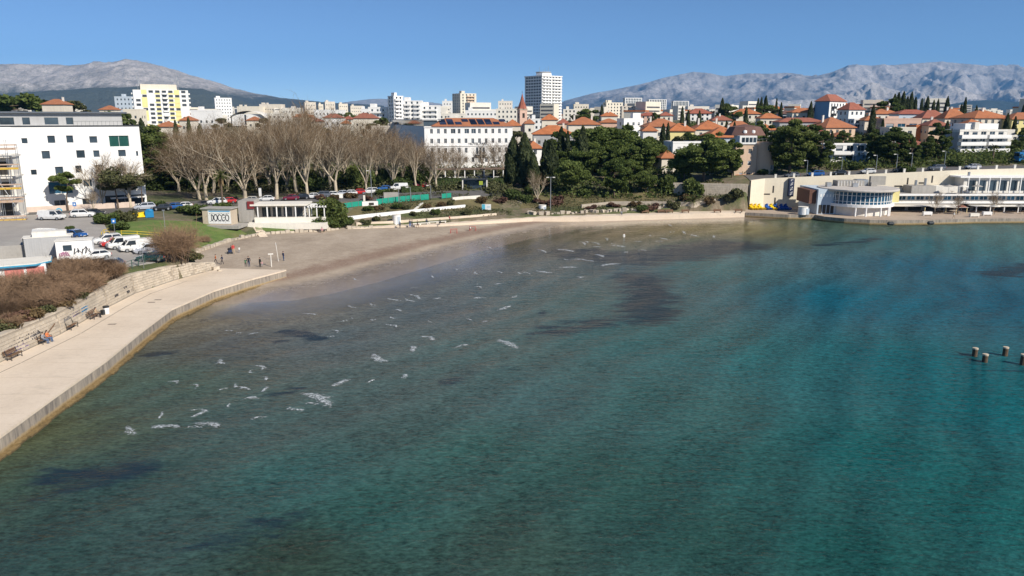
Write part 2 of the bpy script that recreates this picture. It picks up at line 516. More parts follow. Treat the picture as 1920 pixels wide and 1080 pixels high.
# ---- beach
_bx = axis(-70, 70, 1.0, -72, 72); _by = np.arange(80, 197, 1.0)
def _bz(x, y):
    z = SANDn(x, y)
    rng = np.random.RandomState(3)
    return z + np.where(z > 0.5, rng.uniform(-0.03, 0.03, z.shape), 0)
_me, _ = grid_mesh('beach', _bx, _by, _bz, M_SAND, keep=lambda V: (V[:, 2] > -1.6) & (pl_dist(V[:, 0], V[:, 1], EDGE) < 3))
tag(mobj('beach', _me), 'brown sandy beach curving round the shallow bay', kind='structure')

def drape(name, poly, mt, off=0.10, step=1.5, label=None, skirt=0.25, zf=None, kind='structure', parent=None):
    """a sheet that follows the ground inside a plan polygon, with a small kerb skirt"""
    bm = bmesh.new()
    f = bm.faces.new([bm.verts.new((p[0], p[1], 0)) for p in poly])
    xs = [p[0] for p in poly]; ys = [p[1] for p in poly]
    for ax, lo, hi in ((0, min(xs), max(xs)), (1, min(ys), max(ys))):
        base = (-140, 30)[ax]
        v = base + math.ceil((lo - base) / step) * step
        while v < hi:
            co = [0, 0, 0]; co[ax] = v; no = [0, 0, 0]; no[ax] = 1
            bmesh.ops.bisect_plane(bm, geom=bm.verts[:] + bm.edges[:] + bm.faces[:], plane_co=co, plane_no=no)
            v += step
    be = [e for e in bm.edges if e.is_boundary]
    r = bmesh.ops.extrude_edge_only(bm, edges=be)
    low = {v for v in r['geom'] if isinstance(v, bmesh.types.BMVert)}
    vs = list(bm.verts)
    zs = (zf or Hn)(np.array([v.co.x for v in vs]), np.array([v.co.y for v in vs]))
    for v, z in zip(vs, zs): v.co.z = z + off - (skirt if v in low else 0)
    bmesh.ops.recalc_face_normals(bm, faces=bm.faces[:])
    me = bpy.data.meshes.new(name); bm.to_mesh(me); bm.free()
    me.materials.append(mt)
    o = mobj(name, me, parent)
    tag(o, label, kind=kind if parent is None else None)
    return o
def gpoly(pts, z):
    return [G(a, b, z) for a, b in pts]

drape('car_park', [(-62, 70), (-60, 88), (-57, 99), (-53, 108), (-52, 113), (-60, 121.5), (-66, 128.5), (-72, 133), (-76, 139), (-81, 147), (-88, 158), (-96, 160),
                   (-112, 150), (-112, 128), (-84, 116), (-80, 96), (-76, 70)], M_ASPH, 0.10, label='pale worn asphalt of the small car park above the quay')
drape('street', [(-112, 151), (-96, 161), (-88, 159), (-84, 163), (-80, 169), (-66, 178), (-48, 183.5), (-30, 187.5), (-14, 195), (-2, 200.5), (-1, 206), (-16, 202), (-34, 196.5), (-52, 192), (-70, 187.5), (-86, 178.5), (-96, 168), (-112, 158)],
      M_ROAD, 0.12, label='asphalt street behind the beach lined with parked cars')
drape('upper_road', [(66, 208), (160, 208), (220, 209), (220, 215), (66, 214.5)], M_ROAD, 0.12, label='road running along the top of the cream retaining wall')
drape('lawn', [(-72, 134.5), (-67, 130), (-61, 127.2), (-58.6, 131), (-57.6, 137), (-56.2, 146), (-54.5, 152), (-58, 155.5), (-65, 155), (-74, 152), (-78, 146)], M_LAWN, 0.10,
      label='green grass bank between the car park and the beach')
drape('lawn', [(-53.4, 154.8), (-49, 156.2), (-41.5, 159.9), (-42.5, 162), (-50, 160.8), (-54.8, 158)], M_LAWN, 0.10, label='narrow strip of lawn below the beach cafe')
drape('scrub_slope', [(-30, 176), (-12, 183), (-3, 190), (-4, 196), (-14, 192.5), (-30, 184.5), (-38, 181), (-38, 172)], M_SCRUB, 0.09, label='planted scrubby terrace below the green fence')
drape('grass_slope', [(2, 192), (20, 197), (44, 203), (57, 208), (56, 214), (38, 213), (18, 208), (4, 203)], M_SCRUB, 0.09, label='dry grassy slope under the pines')

# ---- promenade along the back of the beach and below the wood
drape('promenade', [(-36, 165.2), (-26.5, 170.0), (-17, 172.8), (-7.5, 177.6), (5, 184), (25, 189.2), (46, 194.8), (60, 197.2), (60.5, 193.0), (46, 189.8), (25, 185.4), (5, 181.2), (-7.5, 174.2), (-17, 169.4), (-26.5, 166.8), (-35, 163.4)],
      M_PAVE, 0.0, zf=lambda x, y: 1.35 + 0 * x, skirt=1.3, label='pale paved promenade along the back of the beach')

# ---- quay on the left
QO = [(-37.5, 40), (-38.7, 52.5), (-39.5, 60.6), (-40.3, 70.7), (-41.8, 81), (-42.9, 91), (-41.6, 101.3), (-39.2, 108.5), (-35.8, 116)]
QI = [(-46.6, 117.2), (-48.6, 112.5), (-50.0, 108), (-51.6, 99.7), (-51.3, 92), (-50.2, 80), (-50.3, 69.9), (-51, 55), (-51.5, 40)]
q = MB(); q.prism(QO + QI, -1.5, 1.6, 0)
for k, f in enumerate(q.f):                      # top face paved, faces seaward are raw concrete
    if len(f) > 4: q.m[k] = 0
    else: q.m[k] = 1
_quay = q.build('quay', [M_PAVE, M_SEAWALL])
tag(_quay, 'broad pale concrete quay along the left shore', kind='structure')
# footing ledge under the seaward face, and slab joints as grooves of dark mortar
led = MB()
for a, b in zip(QO[:-1], QO[1:]):
    A, B = Vector((*a, 0)), Vector((*b, 0)); d = (B - A).normalized(); nn = Vector((d.y, -d.x, 0))
    n = max(1, int((B - A).length / 1.4))
    for i in range(n):
        p, r_ = A.lerp(B, i / n), A.lerp(B, (i + 1) / n)
        wv = 0.42 + 0.10 * math.sin(i * 2.3 + a[1])
        led.prism([tuple(p.xy), tuple(r_.xy), tuple((r_ + nn * wv).xy), tuple((p + nn * wv).xy)], -1.4, 0.20 + 0.04 * math.sin(i * 1.7))
led.build('footing_ledge', M_SEAWALL, _quay)
cop = MB()
_rr = random.Random(5)
for a, b in zip(QO[:-1], QO[1:]):
    A, B = Vector((*a, 0)), Vector((*b, 0)); d = (B - A).normalized(); nn = Vector((d.y, -d.x, 0))
    n = max(1, int((B - A).length / 2.4))
    for i in range(n):
        p, r_ = A.lerp(B, i / n) + d * 0.012, A.lerp(B, (i + 1) / n) - d * 0.012
        cb = MB(); cb.prism([tuple((p - nn * 0.55).xy), tuple((r_ - nn * 0.55).xy), tuple((r_ + nn * 0.06).xy), tuple((p + nn * 0.06).xy)], 1.40, 1.615 + _rr.uniform(0, 0.02))
        cb.build('coping_slab', M_PAVE, _quay)
for t_ in range(14):
    y = 57 + t_ * 4.3; xo = np.interp(y, [p[1] for p in QO], [p[0] for p in QO]) - .6; xi = np.interp(y, [p[1] for p in QI[::-1]], [p[0] for p in QI[::-1]]) + 2.2
    MB().box(xi, xo, -.012, .012, 1.59, 1.6035).build('slab_joint', mat('pale_joint', (0.40, 0.33, 0.25), .9), _quay, (0, y, 0))
# drain slot between the wall walk and the quay, plus a few access covers
slot = MB()
for a, b in zip(QI[2:-1], QI[3:]):
    A, B = Vector((*a, 0)), Vector((*b, 0)); d = (B - A).normalized(); nn = Vector((-d.y, d.x, 0))
    pa, pb = A + nn * 2.1, B + nn * 2.1
    slot.prism([tuple((pa - nn * 0.04).xy), tuple((pb - nn * 0.04).xy), tuple((pb + nn * 0.04).xy), tuple((pa + nn * 0.04).xy)], 1.5, 1.606)
slot.build('drain_slot', mat('dark_joint', (0.16, 0.13, 0.10), 0.9), _quay)
for px_, py_ in ((284, 567), (296, 562), (210, 608)):
    x, y = G(px_, py_, 1.6)
    MB().obox((0, 0, 0), (0.9, 0.55, 0.012), 0.15).build('drain_cover', mat('worn_cover', (0.30, 0.25, 0.2), 0.8), _quay, (x, y, 1.598))

# ---- quay apron in front of the bathing complex
AP = [(60.5, 192.8), (60.5, 197), (62.5, 201), (69, 206.2), (170, 206.2), (420, 206.2), (420, 183), (170, 182), (130, 181.6), (112, 180.6), (100, 178.4), (92, 177.6), (86, 178.6), (81, 181.2), (77.6, 184.6), (76.6, 188.2), (70, 188.4)]
ap = MB(); ap.prism(AP, -1.5, 1.25, 1)
for k, f in enumerate(ap.f):
    if len(f) > 4: ap.m[k] = 0
tag(ap.build('bathing_quay', [mat('apron_paving', (0.40, 0.32, 0.25), 0.9, 0.2, 0.3, 3.0), M_SEAWALL]), 'paved quay in front of the round bathing pavilion', kind='structure')

# ---- water
def srgb(r, g, b):
    return tuple(((c / 255) / 12.92 if c / 255 <= 0.04045 else ((c / 255 + 0.055) / 1.055) ** 2.4) for c in (r, g, b))
# colour of the water body over its bed (sand, weed, deeper channel), where it lies
_WC = np.array([(430, 590, 0.1873, 0.1372, 0.0930), (560, 575, 0.2049, 0.1585, 0.1204), (700, 545, 0.1457, 0.1213, 0.1043), (860, 500, 0.1503, 0.1329, 0.1232), (1000, 465, 0.1190, 0.0976, 0.0766), (1120, 435, 0.1324, 0.0870, 0.0329), (1250, 425, 0.1539, 0.0998, 0.0272), (1400, 430, 0.1812, 0.1366, 0.0561), (1380, 455, 0.0585, 0.0709, 0.0594), (300, 720, 0.0619, 0.0864, 0.0634), (120, 820, 0.0739, 0.0772, 0.0398), (60, 900, 0.0444, 0.0686, 0.0472), (450, 640, 0.0894, 0.0814, 0.0738), (620, 640, 0.0848, 0.0961, 0.0996), (800, 580, 0.0780, 0.0861, 0.0890), (960, 540, 0.0637, 0.0828, 0.0865), (480, 790, 0.0545, 0.0817, 0.0769), (700, 740, 0.0658, 0.0911, 0.0866), (900, 660, 0.0604, 0.0927, 0.0889), (1060, 560, 0.0493, 0.0895, 0.0891), (1180, 500, 0.0307, 0.0563, 0.0731), (1300, 500, 0.0369, 0.1060, 0.1105), (1450, 480, 0.0699, 0.1281, 0.1477), (200, 900, 0.0248, 0.0493, 0.0472), (300, 1000, 0.0412, 0.0686, 0.0634), (100, 1040, 0.0273, 0.0529, 0.0472), (550, 900, 0.0339, 0.0864, 0.0817), (700, 960, 0.0273, 0.0772, 0.0678), (560, 1040, 0.0298, 0.0458, 0.0329), (900, 850, 0.0339, 0.0817, 0.0723), (960, 1030, 0.0368, 0.0625, 0.0510), (1000, 740, 0.0510, 0.0911, 0.0916), (1200, 640, 0.0360, 0.0961, 0.0969), (1250, 760, 0.0382, 0.0960, 0.0916), (1150, 900, 0.0273, 0.0686, 0.0591), (1300, 1000, 0.0224, 0.0605, 0.0530), (1400, 880, 0.0224, 0.0772, 0.0723), (1450, 680, 0.0240, 0.1046, 0.1105), (1600, 560, 0.0032, 0.0895, 0.1311), (1750, 500, 0.0032, 0.0845, 0.1365), (1880, 560, 0.0032, 0.0702, 0.1122), (1700, 450, 0.0066, 0.0963, 0.1232), (1850, 440, 0.0484, 0.1311, 0.1354), (1620, 430, 0.0637, 0.1002, 0.0720), (1700, 680, 0.0052, 0.0895, 0.1049), (1850, 760, 0.0046, 0.0864, 0.0968), (1650, 850, 0.0089, 0.0817, 0.0817), (1850, 950, 0.0105, 0.0772, 0.0746), (1600, 1030, 0.0123, 0.0645, 0.0591)])
_wp = np.array([G(a, b) for a, b in _WC[:, :2]]); _wc = _WC[:, 2:]
_wdist_scale = np.hypot(_wp[:, 0], _wp[:, 1])
# dark weed beds: pixel polyline spines with a half width in metres and strength
_WEED = [([(1110, 478), (1180, 484), (1260, 478), (1370, 460)], 8.0, 0.9), ([(1200, 520), (1215, 560), (1205, 595)], 5.0, 0.7), ([(1180, 590), (1120, 605), (1040, 618)], 4.0, 0.5),
         ([(530, 622), (560, 625), (600, 634)], 1.2, 0.85), ([(510, 645), (530, 638)], 0.8, 0.5), ([(280, 666), (330, 660)], 0.9, 0.75), ([(120, 890), (180, 885), (245, 880)], 2.2, 0.6), ([(90, 930), (150, 915), (210, 900)], 1.0, 0.55),
         ([(1545, 460), (1600, 455), (1640, 447)], 2.5, 0.5), ([(1870, 515), (1935, 500)], 4.0, 0.6), ([(380, 1030), (470, 1000), (520, 975)], 2.0, 0.4), ([(1800, 660), (1850, 690), (1915, 692)], 2.0, 0.3),
         ([(500, 745), (560, 730)], 0.8, 0.4), ([(830, 720), (880, 700), (960, 690)], 1.2, 0.3), ([(990, 640), (1020, 580)], 0.5, 0.35)]
def weed(x, y):
    out = np.zeros(x.shape)
    for sp, hw, st in _WEED:
        d = np.abs(pl_dist(x, y, [G(*p)[:2] for p in sp]))
        out = np.maximum(out, st * np.clip(1.3 - d / hw, 0, 1))
    return out
def water_mat():
    m, nt, b, o = _new('sea_water')
    p = gpos(nt)
    tint = nt.nodes.new('ShaderNodeAttribute'); tint.attribute_name = 'tint'
    wd = nt.nodes.new('ShaderNodeAttribute'); wd.attribute_name = 'weed'
    sh = nt.nodes.new('ShaderNodeAttribute'); sh.attribute_name = 'off'
    rip = noise(nt, vscale(nt, p, (0.55, 1.0, 1)), 1.5, 4, 0.65, 0.3)
    bed = noise(nt, p, 0.12, 6, 0.62, 0.8)
    fine = noise(nt, vscale(nt, p, (0.55, 1.0, 1)), 4.0, 3, 0.65, 0.2)
    # low wave trains running in towards the beach, crests parallel to it
    mp = nt.nodes.new('ShaderNodeMapping'); mp.inputs['Rotation'].default_value = (0, 0, 0.58); nt.links.new(p, mp.inputs[0])
    wv = nt.nodes.new('ShaderNodeTexWave'); wv.inputs['Scale'].default_value = 0.05; wv.inputs['Distortion'].default_value = 13.0; wv.inputs['Detail'].default_value = 3.0; wv.inputs['Detail Scale'].default_value = 0.35
    nt.links.new(mp.outputs[0], wv.inputs['Vector'])
    # uneven bed seen through the water; ripple and wave-crest light painted into its colour
    v = math_(nt, 'ADD', -1.08, math_(nt, 'ADD', math_(nt, 'ADD', math_(nt, 'MULTIPLY', bed, 0.6), math_(nt, 'MULTIPLY', ramp(nt, wv.outputs[1], [(0.45, (0, 0, 0)), (0.95, (1, 1, 1))]), 0.13)), math_(nt, 'ADD', math_(nt, 'MULTIPLY', rip, 1.5), math_(nt, 'MULTIPLY', fine, 1.9))))
    cc = nt.nodes.new('ShaderNodeCombineXYZ')
    for i in range(3): nt.links.new(v, cc.inputs[i])
    c = mixc(nt, 1.0, tint.outputs['Color'], cc.outputs[0], 'MULTIPLY')
    wn = noise(nt, vscale(nt, p, (0.35, 1.3, 1)), 0.35, 6, 0.72, 1.0)
    wf = ramp(nt, math_(nt, 'ADD', wd.outputs['Fac'], math_(nt, 'MULTIPLY', math_(nt, 'SUBTRACT', wn, 0.5), 2.2)), [(0.22, (0, 0, 0)), (0.60, (1, 1, 1))])
    gate = ramp(nt, wd.outputs['Fac'], [(0.02, (0, 0, 0)), (0.2, (1, 1, 1))])
    c = mixc(nt, math_(nt, 'MULTIPLY', math_(nt, 'MULTIPLY', wf, gate), 0.85), c, (0.010, 0.022, 0.036))
    nt.links.new(c, b.inputs['Base Color'])
    b.inputs['Specular IOR Level'].default_value = 0.0
    b.inputs['Roughness'].default_value = 0.9
    # waves: low swell, wind ripples, fine chop; calmer near the sand and under the far shore
    w1 = noise(nt, vscale(nt, p, (0.10, 0.34, 1)), 1.0, 3, 0.5, 0.5)
    w2 = noise(nt, vscale(nt, p, (0.8, 1.5, 1)), 1.0, 4, 0.6, 0.5)
    h = math_(nt, 'ADD', math_(nt, 'ADD', math_(nt, 'MULTIPLY', w1, 0.4), math_(nt, 'MULTIPLY', wv.outputs[1], 0.35)), math_(nt, 'ADD', math_(nt, 'MULTIPLY', w2, 0.34), math_(nt, 'MULTIPLY', fine, 0.16)))
    bm = nt.nodes.new('ShaderNodeBump'); bm.inputs['Distance'].default_value = 0.45
    st = nt.nodes.new('ShaderNodeMapRange'); st.inputs['From Min'].default_value = 0.0; st.inputs['From Max'].default_value = 30.0
    st.inputs['To Min'].default_value = 0.10; st.inputs['To Max'].default_value = 1.0
    nt.links.new(sh.outputs['Fac'], st.inputs[0]); nt.links.new(st.outputs[0], bm.inputs['Strength'])
    nt.links.new(h, bm.inputs['Height']); nt.links.new(bm.outputs[0], b.inputs['Normal'])
    # the last metres of shallow water let the wet sand show through
    tr = nt.nodes.new('ShaderNodeBsdfTransparent'); tr.inputs[0].default_value = (0.93, 0.96, 0.95, 1)
    gl = nt.nodes.new('ShaderNodeBsdfGlossy'); gl.inputs['Roughness'].default_value = 0.06
    nt.links.new(bm.outputs[0], gl.inputs['Normal'])
    fr = nt.nodes.new('ShaderNodeFresnel'); fr.inputs[0].default_value = 1.333
    nt.links.new(bm.outputs[0], fr.inputs['Normal'])
    thin = nt.nodes.new('ShaderNodeMixShader')
    nt.links.new(math_(nt, 'MULTIPLY', fr.outputs[0], math_(nt, 'SUBTRACT', 1.0, nt.nodes.new('ShaderNodeNewGeometry').outputs['Backfacing'])), thin.inputs[0]); nt.links.new(tr.outputs[0], thin.inputs[1]); nt.links.new(gl.outputs[0], thin.inputs[2])
    # wind-roughened water mirrors less than the calm edge
    gr = nt.nodes.new('ShaderNodeMapRange'); gr.inputs['From Max'].default_value = 45.0; gr.inputs['To Min'].default_value = 0.85; gr.inputs['To Max'].default_value = 0.36
    nt.links.new(sh.outputs['Fac'], gr.inputs[0])
    deep = nt.nodes.new('ShaderNodeMixShader')
    nt.links.new(math_(nt, 'MULTIPLY', fr.outputs[0], gr.outputs[0]), deep.inputs[0]); nt.links.new(b.outputs[0], deep.inputs[1]); nt.links.new(gl.outputs[0], deep.inputs[2])
    mx = nt.nodes.new('ShaderNodeMixShader')
    dp = nt.nodes.new('ShaderNodeMapRange'); dp.interpolation_type = 'SMOOTHSTEP'
    dp.inputs['From Min'].default_value = -1.0; dp.inputs['From Max'].default_value = 15.0
    nt.links.new(math_(nt, 'ADD', sh.outputs['Fac'], math_(nt, 'MULTIPLY', math_(nt, 'SUBTRACT', rip, 0.5), 3.0)), dp.inputs[0])
    nt.links.new(dp.outputs[0], mx.inputs[0]); nt.links.new(thin.outputs[0], mx.inputs[1]); nt.links.new(deep.outputs[0], mx.inputs[2])
    nt.links.new(mx.outputs[0], o.inputs['Surface'])
    return m
_wx = axis(-60, 140, 1.0, -4000, 4000, 1.3); _wy = axis(20, 196, 1.0, -4000, 196, 1.3)
_me, _V = grid_mesh('sea', _wx, _wy, lambda x, y: 0 * x, water_mat(), keep=lambda V: pl_dist(V[:, 0], V[:, 1], EDGE) < 2)
_off = np.clip(-pl_dist(_V[:, 0], _V[:, 1], SHORE), -1, 200)
_off = np.maximum(_off, np.clip((100 - _V[:, 1]) * 1.4, -1, 26) * np.clip((-24 - _V[:, 0]) / 12, 0, 1))
_off = np.where(_V[:, 0] > 62, np.maximum(_off, 12), _off)
d2 = (_V[:, None, 0] - _wp[None, :, 0]) ** 2 + (_V[:, None, 1] - _wp[None, :, 1]) ** 2
# each sample counts for an area that grows with its distance, as the samples do
ww = 1.0 / (d2 / (_wdist_scale[None, :] ** 2) + 0.0025) ** 1.6
tint = (ww @ _wc) / ww.sum(1, keepdims=True)
WATER_GAIN = np.array([0.88, 1.03, 1.03])
a_ = _me.attributes.new('tint', 'FLOAT_COLOR', 'POINT')
a_.data.foreach_set('color', np.concatenate([tint * WATER_GAIN, np.ones((len(tint), 1))], 1).astype(np.float32).ravel())
for nm, arr in (('weed', weed(_V[:, 0], _V[:, 1])), ('off', _off)):
    a_ = _me.attributes.new(nm, 'FLOAT', 'POINT'); a_.data.foreach_set('value', arr.astype(np.float32))
tag(mobj('sea', _me), 'shallow clear sea, grey by the sand and teal further out', kind='structure')

# ---- foam of small breaking waves
def foam_mat():
    m, nt, b, o = _new('sea_foam')
    at = nt.nodes.new('ShaderNodeAttribute'); at.attribute_name = 'edge'
    p = gpos(nt)
    n = noise(nt, vscale(nt, p, (1.0, 1.8, 1)), 3.2, 6, 0.8, 0.6)
    a = ramp(nt, math_(nt, 'ADD', math_(nt, 'MULTIPLY', at.outputs['Fac'], 0.60), math_(nt, 'MULTIPLY', math_(nt, 'SUBTRACT', n, 0.5), 3.0)), [(0.42, (0, 0, 0)), (0.90, (1, 1, 1))])
    b.inputs['Base Color'].default_value = (0.55, 0.59, 0.62, 1); b.inputs['Roughness'].default_value = 0.8
    tr = nt.nodes.new('ShaderNodeBsdfTransparent'); mx = nt.nodes.new('ShaderNodeMixShader')
    nt.links.new(a, mx.inputs[0]); nt.links.new(tr.outputs[0], mx.inputs[1]); nt.links.new(b.outputs[0], mx.inputs[2])
    nt.links.new(mx.outputs[0], o.inputs['Surface'])
    return m
_FO = [(638, 718, 26, 0.25), (596, 750, 34, -0.5), (556, 768, 16, -0.4), (585, 758, 14, 0.2), (712, 672, 20, -0.5), (757, 706, 12, 0.3), (803, 635, 15, -0.4), (773, 655, 8, -0.9), (865, 650, 21, 0.1), (946, 578, 22, 0.2), (898, 560, 16, 0.1),
       (965, 557, 11, 0.1), (953, 646, 18, -0.7), (484, 785, 12, 0.5), (470, 749, 22, 0.05), (458, 731, 15, 0.1), (388, 798, 24, -0.35), (372, 776, 12, 0.9), (312, 801, 26, -0.25), (246, 808, 20, -0.35), (933, 533, 10, 0), (910, 605, 10, 0.1),
       (1066, 502, 24, -0.05), (1143, 497, 24, 0.15), (1105, 490, 14, -0.1), (1124, 480, 12, -0.3), (1085, 487, 18, -0.1), (1174, 474, 8, 0), (1120, 463, 12, 0), (1196, 453, 10, 0), (1245, 448, 14, -0.1), (1302, 442, 14, -0.15), (1236, 453, 10, -0.1),
       (1020, 510, 24, -0.1), (975, 513, 10, -0.2), (645, 603, 9, 0), (660, 598, 6, 0), (428, 621, 8, 0.2), (448, 624, 7, 0), (416, 679, 14, -0.3), (475, 626, 9, -0.1), (805, 604, 7, 0), (748, 583, 12, 0), (695, 716, 8, 0), (497, 731, 8, -0.4),
       (1205, 470, 10, -0.1), (1160, 462, 16, -0.15), (1060, 470, 20, -0.2), (820, 560, 10, 0), (700, 600, 8, 0), (1090, 520, 12, -0.1), (880, 600, 9, 0)]
fv, ff, fe = [], [], []
_rr = random.Random(11)
for k_ in range(45):
    t = _rr.random(); o_ = _rr.gauss(0, 1); a_ = (300 + 1000 * t + 40 * o_, 800 - 620 * t + 250 * t * t + 26 * o_ * (1.3 - t))
    _FO.append((a_[0], a_[1], _rr.uniform(4, 13) * (1.2 - .5 * t), _rr.uniform(-.55, -.15)))
for px_, py_, hw, sl in _FO:
    x, y = G(px_, py_)
    a = Vector(G(px_ - hw, py_ + sl * hw)); b_ = Vector(G(px_ + hw, py_ - sl * hw))
    L = (b_ - a).length; d = (b_ - a).normalized(); nn = Vector((-d.y, d.x))
    N = max(6, int(L / 0.35)); wd = min(1.3, 0.3 + L * 0.12) * (.6 if px_ % 1 else 1)
    i0 = len(fv)
    for i in range(N + 1):
        t = i / N; s = (0.12 + math.sin(math.pi * t)) * wd * _rr.uniform(0.7, 1.2)
        c0 = a.lerp(b_, t) + nn * (_rr.uniform(-0.12, 0.12) + 0.35 * math.sin(t * 5 + px_))
        for k, (u, e) in enumerate(((-1, 0), (-0.3, 1), (0.25, 1), (1.0, 0))):
            fv.append((c0.x + nn.x * s * u, c0.y + nn.y * s * u, 0.02 + 0.10 * e * math.sin(math.pi * t)))
            fe.append(e * min(1, math.sin(math.pi * t) * 1.6))
    for i in range(N):
        for k in range(3):
            q0 = i0 + i * 4 + k; ff.append((q0, q0 + 4, q0 + 5, q0 + 1))
_me = bpy.data.meshes.new('sea_foam'); _me.from_pydata(fv, [], ff); _me.materials.append(foam_mat())
a_ = _me.attributes.new('edge', 'FLOAT', 'POINT'); a_.data.foreach_set('value', fe)
tag(mobj('sea_foam', _me), 'white foam crests of small waves breaking in the shallows', 'foam', kind='stuff')

# ---- mountains
def fbm(x, y, seed, octv=6):
    """value-noise fractal on numpy arrays"""
    rng = np.random.RandomState(seed); tot = np.zeros_like(x); amp, fr, nrm = 1.0, 1.0, 0.0
    for _o in range(octv):
        T = rng.rand(64, 64)
        xx, yy = x * fr + 17.3 * _o, y * fr + 9.1 * _o
        xi, yi = np.floor(xx).astype(int), np.floor(yy).astype(int)
        u, v = xx - xi, yy - yi; u = u * u * (3 - 2 * u); v = v * v * (3 - 2 * v)
        g = lambda i, j: T[(xi + i) % 64, (yi + j) % 64]
        val = (g(0, 0) * (1 - u) + g(1, 0) * u) * (1 - v) + (g(0, 1) * (1 - u) + g(1, 1) * u) * v
        tot += amp * (1 - np.abs(2 * val - 1) if True else val); nrm += amp; amp *= 0.52; fr *= 2.03
    return tot / nrm
def rock_mat(name, rock_lo, rock_hi, veg, z_veg, soft, scale):
    m, nt, b, o = _new(name)
    p = gpos(nt)
    sep = nt.nodes.new('ShaderNodeSeparateXYZ'); nt.links.new(p, sep.inputs[0])
    n1 = noise(nt, p, scale, 8, 0.68); n2 = noise(nt, p, scale * 5, 6, 0.7)
    c = ramp(nt, math_(nt, 'ADD', math_(nt, 'MULTIPLY', n1, 0.72), math_(nt, 'MULTIPLY', n2, 0.28)), [(0.34, rock_lo), (0.66, rock_hi)])
    c = mixc(nt, ramp(nt, noise(nt, p, scale * .28, 4, .6), [(0.46, (0, 0, 0)), (0.70, (0.4,) * 3)]), c, veg)
    zz = math_(nt, 'ADD', sep.outputs[2], math_(nt, 'MULTIPLY', math_(nt, 'SUBTRACT', n1, 0.5), soft * 3))
    mr = nt.nodes.new('ShaderNodeMapRange'); mr.inputs['From Min'].default_value = z_veg - soft; mr.inputs['From Max'].default_value = z_veg + soft
    mr.inputs['To Min'].default_value = 1; mr.inputs['To Max'].default_value = 0
    nt.links.new(zz, mr.inputs[0])
    vg = ramp(nt, n2, [(0.35, tuple(x * 0.6 for x in veg)), (0.7, tuple(x * 1.5 for x in veg))])
    c = mixc(nt, mr.outputs[0], c, vg)
    scr = ramp(nt, n2, [(0.36, (0.5,) * 3), (0.50, (0, 0, 0))])
    c = mixc(nt, scr, c, veg)
    nt.links.new(c, b.inputs['Base Color']); b.inputs['Roughness'].default_value = 0.95
    b.inputs['Specular IOR Level'].default_value = 0.1
    bump(nt, n1, 0.5, 30.0, b)
    return m
def mountain(name, label, prof, Yr, depth, mt, seed, rough=0.16, pw=1.15, nx=420, ny=90, z0=-30.0):
    px = np.linspace(prof[0][0], prof[-1][0], nx)
    py = np.interp(px, [p[0] for p in prof], [p[1] for p in prof])
    k = np.array([D(a, b, Yr) for a, b in zip(px, py)])
    xr, zr = k[:, 0], k[:, 2]
    t = np.linspace(0, 1.35, ny)                     # 0 foot, 1 ridge, beyond: back slope
    T, XR = np.meshgrid(t, xr, indexing='ij'); _, ZR = np.meshgrid(t, zr, indexing='ij')
    Yg = Yr - depth * (1 - T)
    Xg = XR * Yg / Yr
    base = np.where(T <= 1, np.clip(T, 0, 1) ** pw, np.clip(1 - (T - 1) * 1.6, 0, 1))
    s = 2.6 / depth
    r1 = fbm(Xg * s, Yg * s, seed); r2 = fbm(Xg * s * 4, Yg * s * 3, seed + 1, 5)
    mod = 1 + ((r1 - 0.62) * 2.2 * rough * 2.2 + (r2 - 0.6) * rough * 1.2) * np.clip(1.15 - np.abs(T - 0.45) * 1.6, 0.10, 1)
    Z = z0 + (ZR - z0) * np.clip(base * mod, 0, 1.02)
    V = np.stack([Xg.ravel(), Yg.ravel(), Z.ravel()], 1)
    i = np.arange(nx * ny).reshape(ny, nx)
    Q = np.stack([i[:-1, :-1].ravel(), i[:-1, 1:].ravel(), i[1:, 1:].ravel(), i[1:, :-1].ravel()], 1)
    tag(mobj(name, np_mesh(name, V, Q, mt, smooth=True)), label, kind='structure')
mountain('mountain', 'long grey limestone mountain on the left with dark lower slopes',
         [(-260, 128), (-100, 121), (0, 123), (60, 123), (140, 122), (175, 114), (205, 111), (232, 110), (255, 112), (280, 118), (330, 133), (370, 145), (400, 153), (440, 166), (470, 172), (520, 181), (580, 188), (640, 193), (720, 199)],
         7800, 2600, rock_mat('limestone_near', (0.25, 0.23, 0.22), (0.52, 0.48, 0.455), (0.06, 0.065, 0.055), 270, 60, 0.012), 5)
mountain('foothill', 'dark wooded foothill in front of the left mountain',
         [(-200, 190), (-60, 176), (40, 172), (120, 170), (210, 163), (300, 160), (380, 166), (430, 183), (470, 196), (520, 204)],
         5200, 1500, rock_mat('wooded_slope', (0.09, 0.095, 0.08), (0.19, 0.18, 0.16), (0.07, 0.08, 0.07), 400, 60, 0.016), 9, 0.12)
mountain('mountain', 'small low grey ridge far away beyond the middle of town',
         [(560, 204), (620, 196), (660, 188), (690, 185), (730, 183), (780, 187), (830, 194), (880, 203), (930, 212)],
         15000, 3000, rock_mat('limestone_far', (0.22, 0.205, 0.2), (0.42, 0.39, 0.37), (0.08, 0.085, 0.08), 150, 60, 0.007), 14, 0.14, nx=160, ny=50)
